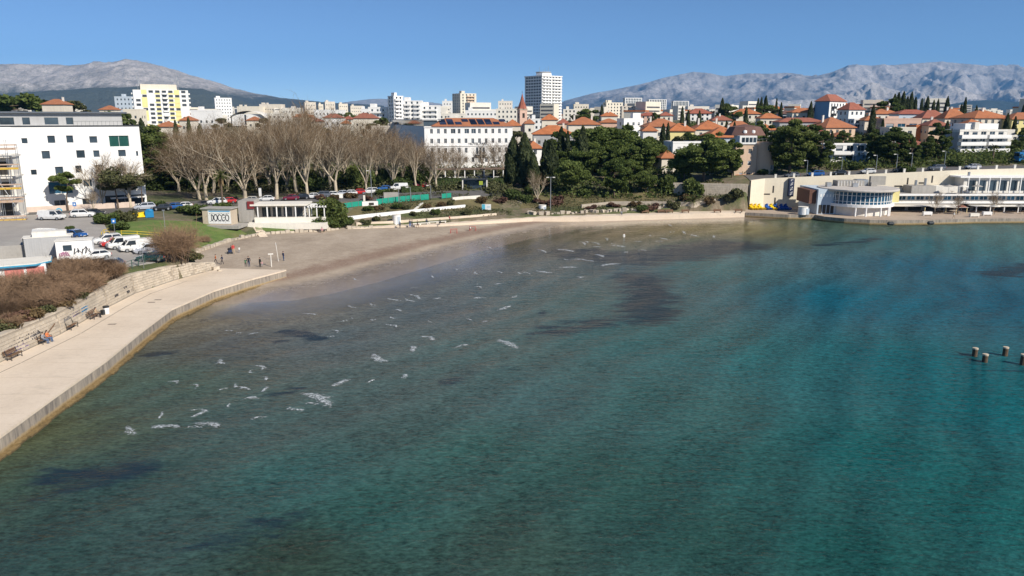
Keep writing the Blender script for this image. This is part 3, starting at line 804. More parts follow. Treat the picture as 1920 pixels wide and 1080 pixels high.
mountain('mountain', 'high hazy blue-grey mountain range on the right horizon',
         [(1020, 206), (1060, 190), (1110, 177), (1150, 170), (1200, 161), (1240, 149), (1270, 143), (1300, 137), (1330, 140), (1360, 146), (1400, 141), (1440, 141), (1480, 140), (1510, 145), (1530, 146), (1560, 140), (1590, 129), (1605, 128),
          (1640, 130), (1700, 124), (1740, 121), (1765, 119), (1790, 122), (1820, 125), (1850, 127), (1880, 122), (1905, 124), (1930, 128), (2050, 135), (2200, 150)],
         14000, 4200, rock_mat('limestone_range', (0.20, 0.195, 0.195), (0.46, 0.425, 0.41), (0.075, 0.075, 0.08), 330, 140, 0.006), 21, 0.34, 1.0, 520, 110)
mountain('mountain', 'pale rocky spur in front of the right mountain range',
         [(1250, 214), (1330, 202), (1380, 194), (1440, 186), (1490, 190), (1540, 186), (1590, 172), (1635, 158), (1665, 163), (1700, 168), (1735, 160), (1765, 158), (1800, 168), (1840, 178), (1890, 170), (1940, 172), (2080, 180)],
         10500, 1600, rock_mat('limestone_spur', (0.25, 0.235, 0.23), (0.52, 0.48, 0.45), (0.09, 0.09, 0.085), 90, 60, 0.008), 33, 0.34, 1.0, 420, 80)
mountain('foothill', 'dark blue wooded hill low on the right horizon',
         [(1640, 212), (1720, 202), (1790, 193), (1850, 188), (1900, 192), (1960, 188), (2080, 190)],
         8200, 1100, rock_mat('wooded_far', (0.05, 0.06, 0.055), (0.11, 0.11, 0.10), (0.04, 0.05, 0.045), 300, 60, 0.012), 41, 0.12, 1.0, 220, 50)

# ---- air
hz = MB().box(-16000, 16000, -4500, 19500, -60, 1620)
_m = bpy.data.materials.new('hazy_air'); _m.use_nodes = True
_m.node_tree.nodes.clear()
_v = _m.node_tree.nodes.new('ShaderNodeVolumePrincipled')
_v.inputs['Color'].default_value = (0.16, 0.50, 1.0, 1)
_v.inputs['Density'].default_value = 4.0e-5
_v.inputs['Anisotropy'].default_value = 0.0
_oo = _m.node_tree.nodes.new('ShaderNodeOutputMaterial')
_m.node_tree.links.new(_v.outputs[0], _oo.inputs['Volume'])
_ho = hz.build('haze', _m)
tag(_ho, 'thin blue air haze over the bay and mountains', 'haze', kind='stuff')

# ================================================================== PLANT BUILDERS
def leaf_cloud(centers, size, rng, flat=0.0, elong=1.0):
    """one quad per centre, random tilt; flat pulls the faces towards horizontal"""
    n = len(centers)
    a = rng.normal(size=(n, 3)); a[:, 2] *= (1 - flat)
    a /= np.linalg.norm(a, axis=1, keepdims=True)
    b = rng.normal(size=(n, 3)); b[:, 2] *= (1 - flat)
    b -= a * (a * b).sum(1, keepdims=True); b /= np.linalg.norm(b, axis=1, keepdims=True)
    s = (size * rng.uniform(0.6, 1.3, n))[:, None]
    V = np.stack([centers - a * s * elong - b * s * 0.6, centers + a * s * elong * 0.3 - b * s, centers + a * s * elong + b * s * 0.5, centers - a * s * elong * 0.2 + b * s], 1).reshape(-1, 3)
    Q = np.arange(4 * n).reshape(n, 4)
    return V, Q
def ball(n, rng, shell=0.55):
    d = rng.normal(size=(n, 3)); d /= np.linalg.norm(d, axis=1, keepdims=True)
    return d * (rng.uniform(shell ** 3, 1, n) ** (1 / 3))[:, None]

M_BARK_PALE = mat('plane_bark', (0.44, 0.37, 0.275), 0.9, 0.3, 0.7, 5.0)
M_TWIG = mat('bare_twigs', (0.21, 0.145, 0.085), 0.95, 0.28, 0.25, 2.0, per_obj=0.3)
M_TWIG_DARK = mat('shrub_twigs', (0.24, 0.155, 0.095), 0.95, 0.35, 0.4, 3.0, per_obj=0.3)
M_BARK = mat('pine_bark', (0.13, 0.095, 0.07), 0.95, 0.3, 0.8, 6.0, 0.3)
M_PINE = foliage('pine_needles', (0.040, 0.065, 0.017), (0.115, 0.155, 0.036), (0.24, 0.29, 0.085), 0.42)
M_CYPR = foliage('cypress_foliage', (0.024, 0.036, 0.017), (0.064, 0.084, 0.033), (0.15, 0.17, 0.068), 0.38)
M_BROAD = foliage('evergreen_leaves', (0.036, 0.055, 0.017), (0.095, 0.13, 0.033), (0.21, 0.24, 0.07), 0.42)
M_OLIVE = foliage('olive_foliage', (0.04, 0.045, 0.018), (0.085, 0.09, 0.036), (0.16, 0.155, 0.07), 0.15)
M_DRYBUSH = foliage('dry_scrub_leaves', (0.05, 0.035, 0.018), (0.11, 0.075, 0.035), (0.19, 0.13, 0.06), 0.15)
M_PALM = foliage('palm_fronds', (0.05, 0.065, 0.018), (0.12, 0.13, 0.035), (0.22, 0.20, 0.06), 0.2)
M_PALMDRY = mat('dry_palm_skirt', (0.24, 0.17, 0.09), 0.95, 0.3, 1.5, 6.0)
M_HEDGE = foliage('hedge_leaves', (0.030, 0.048, 0.014), (0.07, 0.10, 0.025), (0.13, 0.165, 0.045), 0.15)
M_REDBUSH = foliage('reddish_scrub', (0.06, 0.03, 0.022), (0.12, 0.065, 0.045), (0.19, 0.11, 0.075), 0.12)

def bare_tree_meshes(seed, height=18.0, spread=1.0, twig_mat=None, bark=None, limbs=6, dense=1.0):
    rng = random.Random(seed); wood = MB(); tw = MB()
    def bend(d, a):
        v = Vector((rng.gauss(0, 1), rng.gauss(0, 1), rng.gauss(0, 1)))
        v -= d * v.dot(d)
        return (d + v.normalized() * a).normalized() if v.length > 1e-6 else d
    def limb(p, d, L, r, lv):
        n = 4 if lv < 2 else 3
        pts = [p]; rr = r
        for i in range(n):
            d2 = bend(d, rng.uniform(0.05, 0.30)); d2.z += 0.10; d2.normalize(); d = d2
            q = pts[-1] + d * (L / n)
            r2 = r * (1 - 0.62 * (i + 1) / n)
            wood.tube(pts[-1], q, rr, r2, 5 if lv < 2 else 4, cap=False)
            rr = r2; pts.append(q)
        if lv >= 3:
            twigs(pts, d, 0.85 * L); return
        k = (5, 4, 4)[lv - 1] if lv >= 1 else limbs
        for i in range(k):
            t = 0.35 + 0.65 * (i + rng.random() * 0.6) / k
            j = min(n - 1, int(t * n)); pp = pts[j].lerp(pts[j + 1], min(1, t * n - j))
            limb(pp, bend(d, rng.uniform(0.45, 0.95) * spread), L * rng.uniform(0.5, 0.72), max(0.04, rr * 1.5 * rng.uniform(0.45, 0.8)), lv + 1)
        limb(pts[-1], d, L * 0.55, rr, lv + 1)
    def twigs(pts, d, L):
        for i in range(int(8 * dense)):
            t = rng.random(); j = min(len(pts) - 2, int(t * (len(pts) - 1)))
            p = pts[j].lerp(pts[j + 1], rng.random()); dd = bend(d, rng.uniform(0.5, 1.2)); dd.z += 0.15; dd.normalize()
            l = L * rng.uniform(0.5, 1.0)
            e = p + dd * l; m = p.lerp(e, 0.5) + Vector((rng.gauss(0, .1), rng.gauss(0, .1), rng.gauss(0, .1))) * l
            u = dd.orthogonal().normalized() * 0.017; w2 = dd.cross(u).normalized() * 0.017
            for a, b_, ua, ub in ((p, m, 1.0, 0.7), (m, e, 0.7, 0.25)):
                tw.face((a - u * ua, b_ - u * ub, b_ + u * ub, a + u * ua)); tw.face((a - w2 * ua, b_ - w2 * ub, b_ + w2 * ub, a + w2 * ua))
            for _k in range(2):
                q = m.lerp(e, rng.random()); e2 = q + bend(dd, 0.9) * l * 0.5
                tw.face((q - u * 0.6, e2 - u * 0.15, e2 + u * 0.15, q + u * 0.6))
    th = height * rng.uniform(0.12, 0.24)
    p0 = Vector((0, 0, -0.4)); p1 = Vector((rng.gauss(0, .25), rng.gauss(0, .25), th))
    r0 = height * 0.023
    wood.tube(p0, p0.lerp(p1, .5), r0 * 1.25, r0, 8, cap=False); wood.tube(p0.lerp(p1, .5), p1, r0, r0 * .9, 8, cap=False)
    for i in range(limbs):
        a = 2 * math.pi * (i + rng.random() * .5) / limbs
        tilt = rng.uniform(0.12, 0.62) * spread
        dd = Vector((math.cos(a) * tilt, math.sin(a) * tilt, 1)).normalized()
        limb(p1 - Vector((0, 0, rng.uniform(0, th * .25))), dd, height * rng.uniform(0.36, 0.56), r0 * rng.uniform(0.48, 0.70), 1)
    # split the wood: trunk is the first two tubes
    tr = MB(); nv = 32; nf = 16
    tr.v = wood.v[:nv]; tr.f = wood.f[:nf]; tr.m = wood.m[:nf]
    li = MB(); li.v = wood.v[nv:]; li.f = [tuple(i - nv for i in f) for f in wood.f[nf:]]; li.m = wood.m[nf:]
    bk = bark or M_BARK_PALE
    return tr.mesh('trunk', bk, True), li.mesh('branches', bk, True), tw.mesh('twigs', twig_mat or M_TWIG)

def trunk_mesh(pts, r0, r1, name='trunk', mt=None, n=7):
    m = MB()
    for i in range(len(pts) - 1):
        a, b = i / (len(pts) - 1), (i + 1) / (len(pts) - 1)
        m.tube(pts[i], pts[i + 1], r0 + (r1 - r0) * a, r0 + (r1 - r0) * b, n, cap=False)
    return m.mesh(name, mt or M_BARK, True)

def pine_meshes(seed, h=14.0, rad=5.5, clumps=34, per=330, leaf=0.26, low=0.35, mt=None, cz=0.62):
    """rounded mediterranean pine: leaning trunk, limbs, needle clumps in an uneven crown"""
    rng = np.random.RandomState(seed)
    top = Vector((rng.normal(0, .5), rng.normal(0, .5), h * 0.72))
    tr = MB(); pts = [Vector((0, 0, -0.5)), Vector((rng.normal(0, .25), rng.normal(0, .25), h * 0.3)), top]
    r0 = h * 0.022
    tr.tube(pts[0], pts[1], r0 * 1.2, r0 * .85, 7, cap=False); tr.tube(pts[1], pts[2], r0 * .85, r0 * .35, 7, cap=False)
    C, T = [], []
    for i in range(clumps):
        d = ball(1, rng, 0.72)[0]
        z = h * cz + d[2] * h * (1 - cz) * 0.92
        if d[2] < 0: z = h * cz + d[2] * h * (cz - low)
        wide = 1.0 if d[2] > -0.3 else 0.85
        c = np.array([d[0] * rad * wide, d[1] * rad * wide, z])
        cr = rad * rng.uniform(0.26, 0.44)
        b = ball(per, rng, 0.35); b[:, 2] *= 0.62
        b[:, 2] = np.where(b[:, 2] < 0, b[:, 2] * 0.6, b[:, 2])
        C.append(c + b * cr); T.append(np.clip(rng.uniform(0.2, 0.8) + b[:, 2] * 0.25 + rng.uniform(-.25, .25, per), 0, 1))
        s = pts[1].lerp(pts[2], float(np.clip((z - h * .3) / (h * .42) * 0.8, 0.1, 0.95)))
        tr.tube(s, Vector(c) - Vector((0, 0, cr * .25)), r0 * 0.35, r0 * 0.12, 5, cap=False)
    C = np.concatenate(C); T = np.concatenate(T)
    V, Q = leaf_cloud(C, leaf, rng, 0.2, 1.3)
    return tr.mesh('trunk', M_BARK, True), np_mesh('crown', V, Q, mt or M_PINE, T)

def cypress_meshes(seed, h=13.0, rad=1.35, n=3600, leaf=0.24, mt=None):
    rng = np.random.RandomState(seed)
    t = rng.uniform(0.02, 1, n) ** 0.85
    prof = rad * np.minimum(1, (t * 7 + 0.35)) * (1 - t ** 2.4) ** 0.75
    a = rng.uniform(0, 2 * np.pi, n)
    lump = 1 + 0.16 * np.sin(a * 3 + t * 11 + seed) + 0.10 * np.sin(a * 5 - t * 23)
    r = prof * lump * rng.uniform(0.62, 1.06, n)
    C = np.stack([r * np.cos(a), r * np.sin(a), t * h + 0.3], 1)
    T = np.clip(0.5 + 0.3 * np.sin(a * 4 + t * 17) + rng.uniform(-.35, .35, n), 0, 1)
    nrm = np.stack([np.cos(a), np.sin(a), 0.3 + 0 * a], 1)
    up = np.array([0, 0, 1.0]) + rng.normal(0, .35, (n, 3)); nrm += rng.normal(0, .45, (n, 3))
    s = np.cross(nrm, up); s /= np.linalg.norm(s, axis=1, keepdims=True); up /= np.linalg.norm(up, axis=1, keepdims=True)
    k = (leaf * rng.uniform(.6, 1.3, n))[:, None]
    V = np.stack([C - up * k * 1.4, C + s * k * .7, C + up * k * 1.8, C - s * k * .7], 1).reshape(-1, 3)
    core = MB(); core.lathe([(rad * .3, 0.5)] + [(rad * .66 * min(1, (q * 7 + .35)) * (1 - q ** 2.4) ** .75, q * h * .97 + .3) for q in (.05, .15, .3, .5, .7, .85, .95)], 8)
    cv = np.array(core.v); cq = np.array([f for f in core.f if len(f) == 4])
    Q = np.concatenate([np.arange(4 * n).reshape(n, 4), cq + 4 * n]); V = np.concatenate([V, cv])
    T = np.concatenate([T, np.zeros(len(cq))])
    return trunk_mesh([Vector((0, 0, -.5)), Vector((0, 0, h * .4))], rad * .2, rad * .1), np_mesh('crown', V, Q, mt or M_CYPR, T)

def bush_meshes(seed, rx, ry, rz, n, leaf, mt, clumps=9, stems=True, bark=None):
    rng = np.random.RandomState(seed); C, T = [], []
    st = MB()
    for i in range(clumps):
        d = ball(1, rng, 0.4)[0]
        c = np.array([d[0] * rx * .72, d[1] * ry * .72, rz * (0.50 + 0.42 * d[2])])
        m = n // clumps; b = ball(m, rng, 0.45); cr = rng.uniform(.32, .52)
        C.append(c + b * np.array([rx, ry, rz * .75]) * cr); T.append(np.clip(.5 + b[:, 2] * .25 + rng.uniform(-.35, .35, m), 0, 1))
        st.tube((c[0] * .2, c[1] * .2, -.3), tuple(c), 0.05, 0.02, 4, cap=False)
    C = np.concatenate(C); C[:, 2] = np.maximum(C[:, 2], -0.1); T = np.concatenate(T)
    V, Q = leaf_cloud(C, leaf, rng, 0.1, 1.2)
    return st.mesh('stems', bark or M_BARK, True), np_mesh('foliage', V, Q, mt, T)

def twig_bush_meshes(seed, rx, ry, rz, n=900, mt=None):
    """leafless shrub: a fan of stems that fork into a haze of twigs"""
    rng = random.Random(seed); st, tw = MB(), MB(); tips = []
    for i in range(26):
        a = rng.uniform(0, 2 * math.pi); rr = math.sqrt(rng.random())
        b0 = Vector((math.cos(a) * rr * rx * .35, math.sin(a) * rr * ry * .35, -.2))
        e = Vector((math.cos(a) * rr * rx * .8, math.sin(a) * rr * ry * .8, rz * rng.uniform(.4, .7)))
        m = b0.lerp(e, .5) + Vector((rng.gauss(0, .12), rng.gauss(0, .12), .15))
        st.tube(b0, m, .055, .04, 5, cap=False); st.tube(m, e, .04, .022, 4, cap=False)
        tips.append((m, e))
    for i in range(n):
        m, e = tips[rng.randrange(len(tips))]
        p = m.lerp(e, rng.random())
        d = Vector((rng.gauss(0, .8), rng.gauss(0, .8), rng.gauss(.35, .5))).normalized()
        q = p + d * rng.uniform(.4, 1.1) * rz * .42
        u = d.orthogonal().normalized() * .014
        tw.face((p - u, q - u * .4, q + u * .4, p + u))
        for _k in range(3):
            s0 = p.lerp(q, rng.uniform(.3, 1)); d2 = (d + Vector((rng.gauss(0, .7), rng.gauss(0, .7), rng.gauss(.1, .6)))).normalized()
            s1 = s0 + d2 * rng.uniform(.25, .7); w2 = d2.orthogonal().normalized() * .010
            tw.face((s0 - w2, s1 - w2 * .3, s1 + w2 * .3, s0 + w2))
    return st.mesh('stems', M_BARK, True), tw.mesh('twigs', mt or M_TWIG_DARK)

def palm_meshes(seed, h=7.0, fr=2.2, n=34, skirt=True):
    rng = random.Random(seed); t = MB(); c = MB(); sk = MB()
    for i in range(8):
        t.tube((0, 0, -.3 + h * i / 8), (0, 0, -.3 + h * (i + 1) / 8), .26 - .006 * i + .03 * (i % 2), .25 - .006 * i, 8, cap=False)
    def frond(mb, az, el, L, w, droop):
        p = Vector((0, 0, h - .3)); d = Vector((math.cos(az) * math.cos(el), math.sin(az) * math.cos(el), math.sin(el))); s = Vector((-math.sin(az), math.cos(az), 0))
        for k in range(6):
            q = p + d * L / 6
            for sg in (-1, 1):
                for j in range(3):
                    a = p.lerp(q, j / 3); tip = a + s * sg * w * (1 - abs(k - 2.2) / 5) + d * .35 - Vector((0, 0, .18))
                    mb.face((a, a + d * .10, tip))
            p = q; d = (d + Vector((0, 0, -droop))).normalized()
    for i in range(n):
        frond(c, i * 2.4 + rng.random(), rng.uniform(-.35, 1.25), fr * rng.uniform(.8, 1.1), .55, rng.uniform(.12, .3))
    for i in range(18):
        a = i * 2.4; r = rng.uniform(.35, .75); z1 = h - rng.uniform(.9, 1.6); z0 = z1 - rng.uniform(.8, 1.8)
        sk.face((Vector((math.cos(a) * .25, math.sin(a) * .25, h - .4)), Vector((math.cos(a + .4) * r, math.sin(a + .4) * r, z1)), Vector((math.cos(a + .2) * r * .8, math.sin(a + .2) * r * .8, z0)), Vector((math.cos(a - .3) * r * .6, math.sin(a - .3) * r * .6, z1))))
    return t.mesh('trunk', M_BARK, True), c.mesh('crown', M_PALM), sk.mesh('dry_skirt', M_PALMDRY)

def plant(name, label, cat, loc, meshes, rz=0.0, sc=1.0, group=None):
    s = sc if hasattr(sc, '__len__') else (sc, sc, sc)
    o = thing(name, label, cat, loc, rz, group); o.scale = s
    for m in meshes: mobj(m.name.split('.')[0], m, o)
    return o
ORD = ['first', 'second', 'third', 'fourth', 'fifth', 'sixth', 'seventh', 'eighth', 'ninth', 'tenth', 'eleventh', 'twelfth', 'thirteenth', 'fourteenth', 'fifteenth', 'sixteenth', 'seventeenth', 'eighteenth', 'nineteenth', 'twentieth']

# ================================================================== BUILDING BUILDERS
def tile_mat(name, col):
    if name in MATS: return MATS[name]
    m, nt, b, o = _new(name)
    p = nt.nodes.new('ShaderNodeTexCoord').outputs['Object']
    n1 = noise(nt, p, 0.35, 5, 0.65); n2 = noise(nt, p, 3.0, 4, 0.7)
    f = math_(nt, 'ADD', math_(nt, 'MULTIPLY', n1, 0.55), math_(nt, 'MULTIPLY', n2, 0.45))
    c = ramp(nt, f, [(0.32, tuple(x * 0.55 for x in col)), (0.52, col), (0.72, tuple(min(1, x * 1.35) for x in col))])
    oi = nt.nodes.new('ShaderNodeObjectInfo')
    c = mixc(nt, math_(nt, 'MULTIPLY', oi.outputs['Random'], 0.5), c, (0.25, 0.12, 0.075))
    nt.links.new(c, b.inputs['Base Color']); b.inputs['Roughness'].default_value = 0.9
    w = nt.nodes.new('ShaderNodeTexWave'); w.inputs['Scale'].default_value = 1.6; w.inputs['Distortion'].default_value = 0.6
    nt.links.new(p, w.inputs['Vector']); bump(nt, w.outputs[1], 0.35, 0.06, b)
    MATS[name] = m
    return m
M_TILE = tile_mat('orange_roof_tiles', (0.46, 0.155, 0.056))
M_TILE_RED = tile_mat('red_roof_tiles', (0.32, 0.095, 0.062))
M_TILE_DARK = tile_mat('dark_roof_tiles', (0.10, 0.06, 0.06))
M_FLAT = mat('flat_roof_felt', (0.38, 0.36, 0.34), 0.9, 0.2, 0.3, 3.0)
M_FRAME = mat('window_frame_white', (0.75, 0.75, 0.74), 0.6, 0.05)
M_SHUT = mat('grey_blind', (0.42, 0.43, 0.44), 0.8, 0.1, per_obj=0.3)

def facade(mb, P, U, w, h, holes, rec=0.18, m=0, mrev=0):
    """wall from P (bottom corner) along unit U, width w, height h, with recessed holes (u0, z0, ww, wh)"""
    U = Vector(U); N = Vector((U.y, -U.x, 0)); P = Vector(P)
    us = sorted({0.0, w} | {round(a, 4) for q in holes for a in (q[0], q[0] + q[2])})
    zs = sorted({0.0, h} | {round(a, 4) for q in holes for a in (q[1], q[1] + q[3])})
    pt = lambda u, z, d=0.0: tuple(P + U * u + Vector((0, 0, z)) - N * d)
    for i in range(len(us) - 1):
        uc = (us[i] + us[i + 1]) / 2
        run = None
        for j in range(len(zs) - 1):
            zc = (zs[j] + zs[j + 1]) / 2
            op = any(q[0] < uc < q[0] + q[2] and q[1] < zc < q[1] + q[3] for q in holes)
            if not op:
                run = (run[0], zs[j + 1]) if run else (zs[j], zs[j + 1])
            if (op or j == len(zs) - 2) and run:
                mb.face((pt(us[i], run[0]), pt(us[i + 1], run[0]), pt(us[i + 1], run[1]), pt(us[i], run[1])), m); run = None
    for u, z, a, b in holes:
        for q in (((u, z), (u, z + b)), ((u, z + b), (u + a, z + b)), ((u + a, z + b), (u + a, z)), ((u + a, z), (u, z))):
            (a0, b0), (a1, b1) = q
            mb.face((pt(a0, b0), pt(a1, b1), pt(a1, b1, rec), pt(a0, b0, rec)), mrev)

_WIN = {}
def window_mesh(w, h, style='plain', gm=None):
    key = (round(w, 2), round(h, 2), style, gm.name if gm else '')
    if key in _WIN: return _WIN[key]
    g = MB(); f = MB()
    g.face(((0, 0, 0), (w, 0, 0), (w, 0, h), (0, 0, h)))
    t = 0.07 if style != 'thin' else 0.05
    y0, y1 = -0.06, -0.004
    f.box(0, w, y0, y1, 0, t).box(0, w, y0, y1, h - t, h).box(0, t, y0, y1, t, h - t).box(w - t, w, y0, y1, t, h - t)
    if style == 'cross' or (style == 'plain' and w > 0.9): f.box(w / 2 - .03, w / 2 + .03, y0 + .005, y1, t, h - t)
    if style == 'blind': f.box(t, w - t, -0.03, -0.01, h * .45, h - t, 1)
    _WIN[key] = (g.mesh('window', gm or M_GLASS), f.mesh('frame', [M_FRAME, M_SHUT]))
    return _WIN[key]

def grid_holes(w, h, floors, cols, ww, wh, fh=None, z0=0.9, margin=0.8, skip=None, jit=0.0, rng=None):
    out = []
    fh = fh or h / floors
    for r in range(floors):
        for c in range(cols):
            if skip and skip(r, c): continue
            u = margin + (w - 2 * margin) * (c + 0.5) / cols - ww / 2
            out.append((u, r * fh + z0, ww, wh))
    return out

def hip_roof(mb, x0, x1, y0, y1, z, rise, m=0, ov=0.5, gable=False, along=None):
    x0 -= ov; x1 += ov; y0 -= ov; y1 += ov
    w, d = x1 - x0, y1 - y0
    lx = (w >= d) if along is None else (along == 'x')
    if lx:
        i = 0 if gable else min(d / 2, w / 2 - 0.01)
        a, b = (x0 + i, (y0 + y1) / 2, z + rise), (x1 - i, (y0 + y1) / 2, z + rise)
        mb.face(((x0, y0, z), (x1, y0, z), b, a), m); mb.face(((x1, y1, z), (x0, y1, z), a, b), m)
        mb.face(((x0, y1, z), (x0, y0, z), a), m); mb.face(((x1, y0, z), (x1, y1, z), b), m)
    else:
        i = 0 if gable else min(w / 2, d / 2 - 0.01)
        a, b = ((x0 + x1) / 2, y0 + i, z + rise), ((x0 + x1) / 2, y1 - i, z + rise)
        mb.face(((x1, y0, z), (x1, y1, z), b, a), m); mb.face(((x0, y1, z), (x0, y0, z), a, b), m)
        mb.face(((x0, y0, z), (x1, y0, z), a), m); mb.face(((x1, y1, z), (x0, y1, z), b), m)
    mb.box(x0, x1, y0, y1, z - 0.22, z - 0.003, m)

def block(name, label, cat, loc, rz, w, d, h, wall, floors, roof='flat', rmat=None, rise=2.0, cols=None, scols=None, ww=1.1, wh=1.4, z0=0.95,
          far=False, balc=None, parapet=0.5, group=None, holes=None, sholes=None, chim=0, seed=1, style='plain', gm=None, gable=False, band=None, along=None, ov=0.5, sink=2.0, boxes=0):
    """a building: origin at its front left corner, x along the front, y into the depth"""
    rng = random.Random(seed)
    root = thing(name, label, cat, loc, rz, group)
    fh = h / floors
    cols = cols if cols is not None else max(1, int(w / 3.0)); scols = scols if scols is not None else max(0, int(d / 3.4))
    mb = MB(); walls = []
    fr = holes if holes is not None else grid_holes(w, h, floors, cols, ww, wh, z0=z0)
    sd = sholes if sholes is not None else (grid_holes(d, h, floors, scols, ww, wh, z0=z0) if scols else [])
    for P, U, L, ho in (((0, 0, 0), (1, 0, 0), w, fr), ((0, d, 0), (0, -1, 0), d, sd), ((w, 0, 0), (0, 1, 0), d, sd), ((w, d, 0), (-1, 0, 0), w, [])):
        facade(mb, P, U, L, h, ho); walls.append((P, U, ho))
    mb.box(0.003, w - .003, 0.003, d - .003, -sink, 0, skip='tb')
    if roof == 'flat':
        mb.face(((0.01, 0.01, h - .05), (w - .01, 0.01, h - .05), (w - .01, d - .01, h - .05), (0.01, d - .01, h - .05)))
    mb.build('wall', wall, root)
    ngl = MB()
    for P, U, ho in walls:
        ang = math.atan2(U[1], U[0]); N = Vector((U[1], -U[0], 0))
        for u, z, a, b in ho:
            p = Vector(P) + Vector(U) * u + Vector((0, 0, z)) - N * 0.17
            if far:
                q = p + Vector(U) * a
                ngl.face((p, q, q + Vector((0, 0, b)), p + Vector((0, 0, b))))
            else:
                st = style if rng.random() > 0.3 else 'blind'
                g, f = window_mesh(a, b, st, gm)
                o = mobj('window', g, root, p, (0, 0, ang)); mobj('frame', f, o)
    if far and ngl.f:
        tag(ngl.build('window_glass', gm or M_GLASS, root), kind='stuff')
    if roof == 'flat':
        r = MB(); t = 0.25
        for q in ((-.06, w + .06, -.06, t), (-.06, w + .06, d - t, d + .06), (-.06, t, t, d - t), (w - t, w + .06, t, d - t)):
            r.box(*q, h - .12, h + parapet)
        r.build('parapet', wall, root)
        MB().face(((t, t, h + .02), (w - t, t, h + .02), (w - t, d - t, h + .02), (t, d - t, h + .02))); 
        f = MB(); f.box(t, w - t, t, d - t, h - .04, h + .03); f.build('roof', rmat or M_FLAT, root)
        for k in range(boxes):
            bw, bd, bh = rng.uniform(1.5, min(5, w * .5)), rng.uniform(1.5, min(4, d * .6)), rng.uniform(1.2, 2.8)
            bx, by = rng.uniform(.5, max(.6, w - bw - .5)), rng.uniform(.5, max(.6, d - bd - .5))
            MB().box(bx, bx + bw, by, by + bd, h + .03, h + .03 + bh).build('roof_housing', wall, root)
    else:
        r = MB(); hip_roof(r, 0, w, 0, d, h + .22, rise, 0, ov, gable or roof == 'gable', along)
        ro = r.build('roof', rmat or M_TILE, root)
        if gable or roof == 'gable':
            pass
        for k in range(chim):
            cx, cy = rng.uniform(w * .2, w * .8), rng.uniform(d * .3, d * .7)
            c = MB(); c.box(cx - .35, cx + .35, cy - .3, cy + .3, h, h + rise + .9); c.box(cx - .42, cx + .42, cy - .37, cy + .37, h + rise + .9, h + rise + 1.02)
            c.build('chimney', M_OFFW, ro)
    if balc:                                     # (u0, u1, floors list, depth, material)
        for u0, u1, fl, dp, bmt in balc:
            for k in fl:
                b = MB(); z = k * fh
                b.box(u0, u1, -dp, -.003, z - .16, z + .02); b.box(u0, u1, -dp - .06, -dp + .06, z + .02, z + 1.0)
                b.box(u0 - .06, u0 + .06, -dp + .06, -.003, z + .023, z + 1.0); b.box(u1 - .06, u1 + .06, -dp + .06, -.003, z + .023, z + 1.0)
                b.build('balcony', bmt, root)
    if band:
        for z, t_, bm_ in band:
            MB().box(-.12, w + .12, -.12, d + .12, z, z + t_).build('cornice', bm_, root)
    return root

def corner(pl, pc, pr, Y, yaw, py=240):
    """front-left corner place and front / side lengths from three image columns"""
    x0, y0, _z = D(pc, py, Y)
    kl, kr = ray(pl, py)[0] / ray(pl, py)[1], ray(pr, py)[0] / ray(pr, py)[1]
    c, s = math.cos(yaw), math.sin(yaw)
    w = (kr * y0 - x0) / (c - kr * s)
    d = (x0 - kl * y0) / (s + kl * c) if abs(s + kl * c) > 1e-3 else 8.0
    return x0, y0, w, d
def bpx(name, label, cat, pl, pr, ptop, Y, wall, floors, pc=None, yaw=0.0, depth=None, base=None, **kw):
    """building placed by the image columns of its edges and the row of its eaves, at a distance"""
    if pc is None: pc = pl
    x, y, w, d = corner(pl, pc, pr, Y, yaw, ptop)
    if pc != pl: d = d if 5 < d < 1.6 * w else max(7, w * .7)
    if depth: d = depth
    if pc == pl and not depth: d = max(7, w * .7)
    zt = D((pl + pr) / 2, ptop, Y)[2]
    zb = base if base is not None else min(H(x, y), H(x + w, y)) - .3
    return block(name, label, cat, (x, y, zb), yaw, w, d, max(2.4, zt - zb), wall, floors, far=kw.pop('far', Y > 330), **kw)

# ================================================================== BUILDINGS
def wm(n, c, streak=0.15): return mat(n, c, 0.88, 0.08, 0.3, 2.5, streak=streak)
C_CREAM = wm('cream_render', (0.72, 0.66, 0.55)); C_BEIGE = wm('beige_render', (0.66, 0.60, 0.51)); C_PINK = wm('pink_render', (0.62, 0.42, 0.33)); C_PEACH = wm('peach_render', (0.64, 0.47, 0.34))
C_YEL = wm('yellow_panel', (0.80, 0.70, 0.32)); C_BLUE = wm('blue_render', (0.22, 0.36, 0.52)); C_GREY = wm('grey_render', (0.40, 0.40, 0.40)); C_ORNG = wm('orange_render', (0.52, 0.17, 0.07)); C_LBLUE = wm('pale_blue_render', (0.50, 0.57, 0.64))
C_STONE = wm('old_stone', (0.50, 0.42, 0.32)); C_WALLC = mat('cream_wall', (0.70, 0.63, 0.50), 0.88, 0.06, 0.15, 2.0, streak=0.10)
C_BRICK = wm('brick_red', (0.30, 0.13, 0.09)); C_WARMW = wm('warm_white_render', (0.74, 0.70, 0.62))
G_BLUE = glass('blue_glass', (0.02, 0.07, 0.12), 0.05)
G_GREEN = glass('green_glass', (0.015, 0.06, 0.05), 0.05)

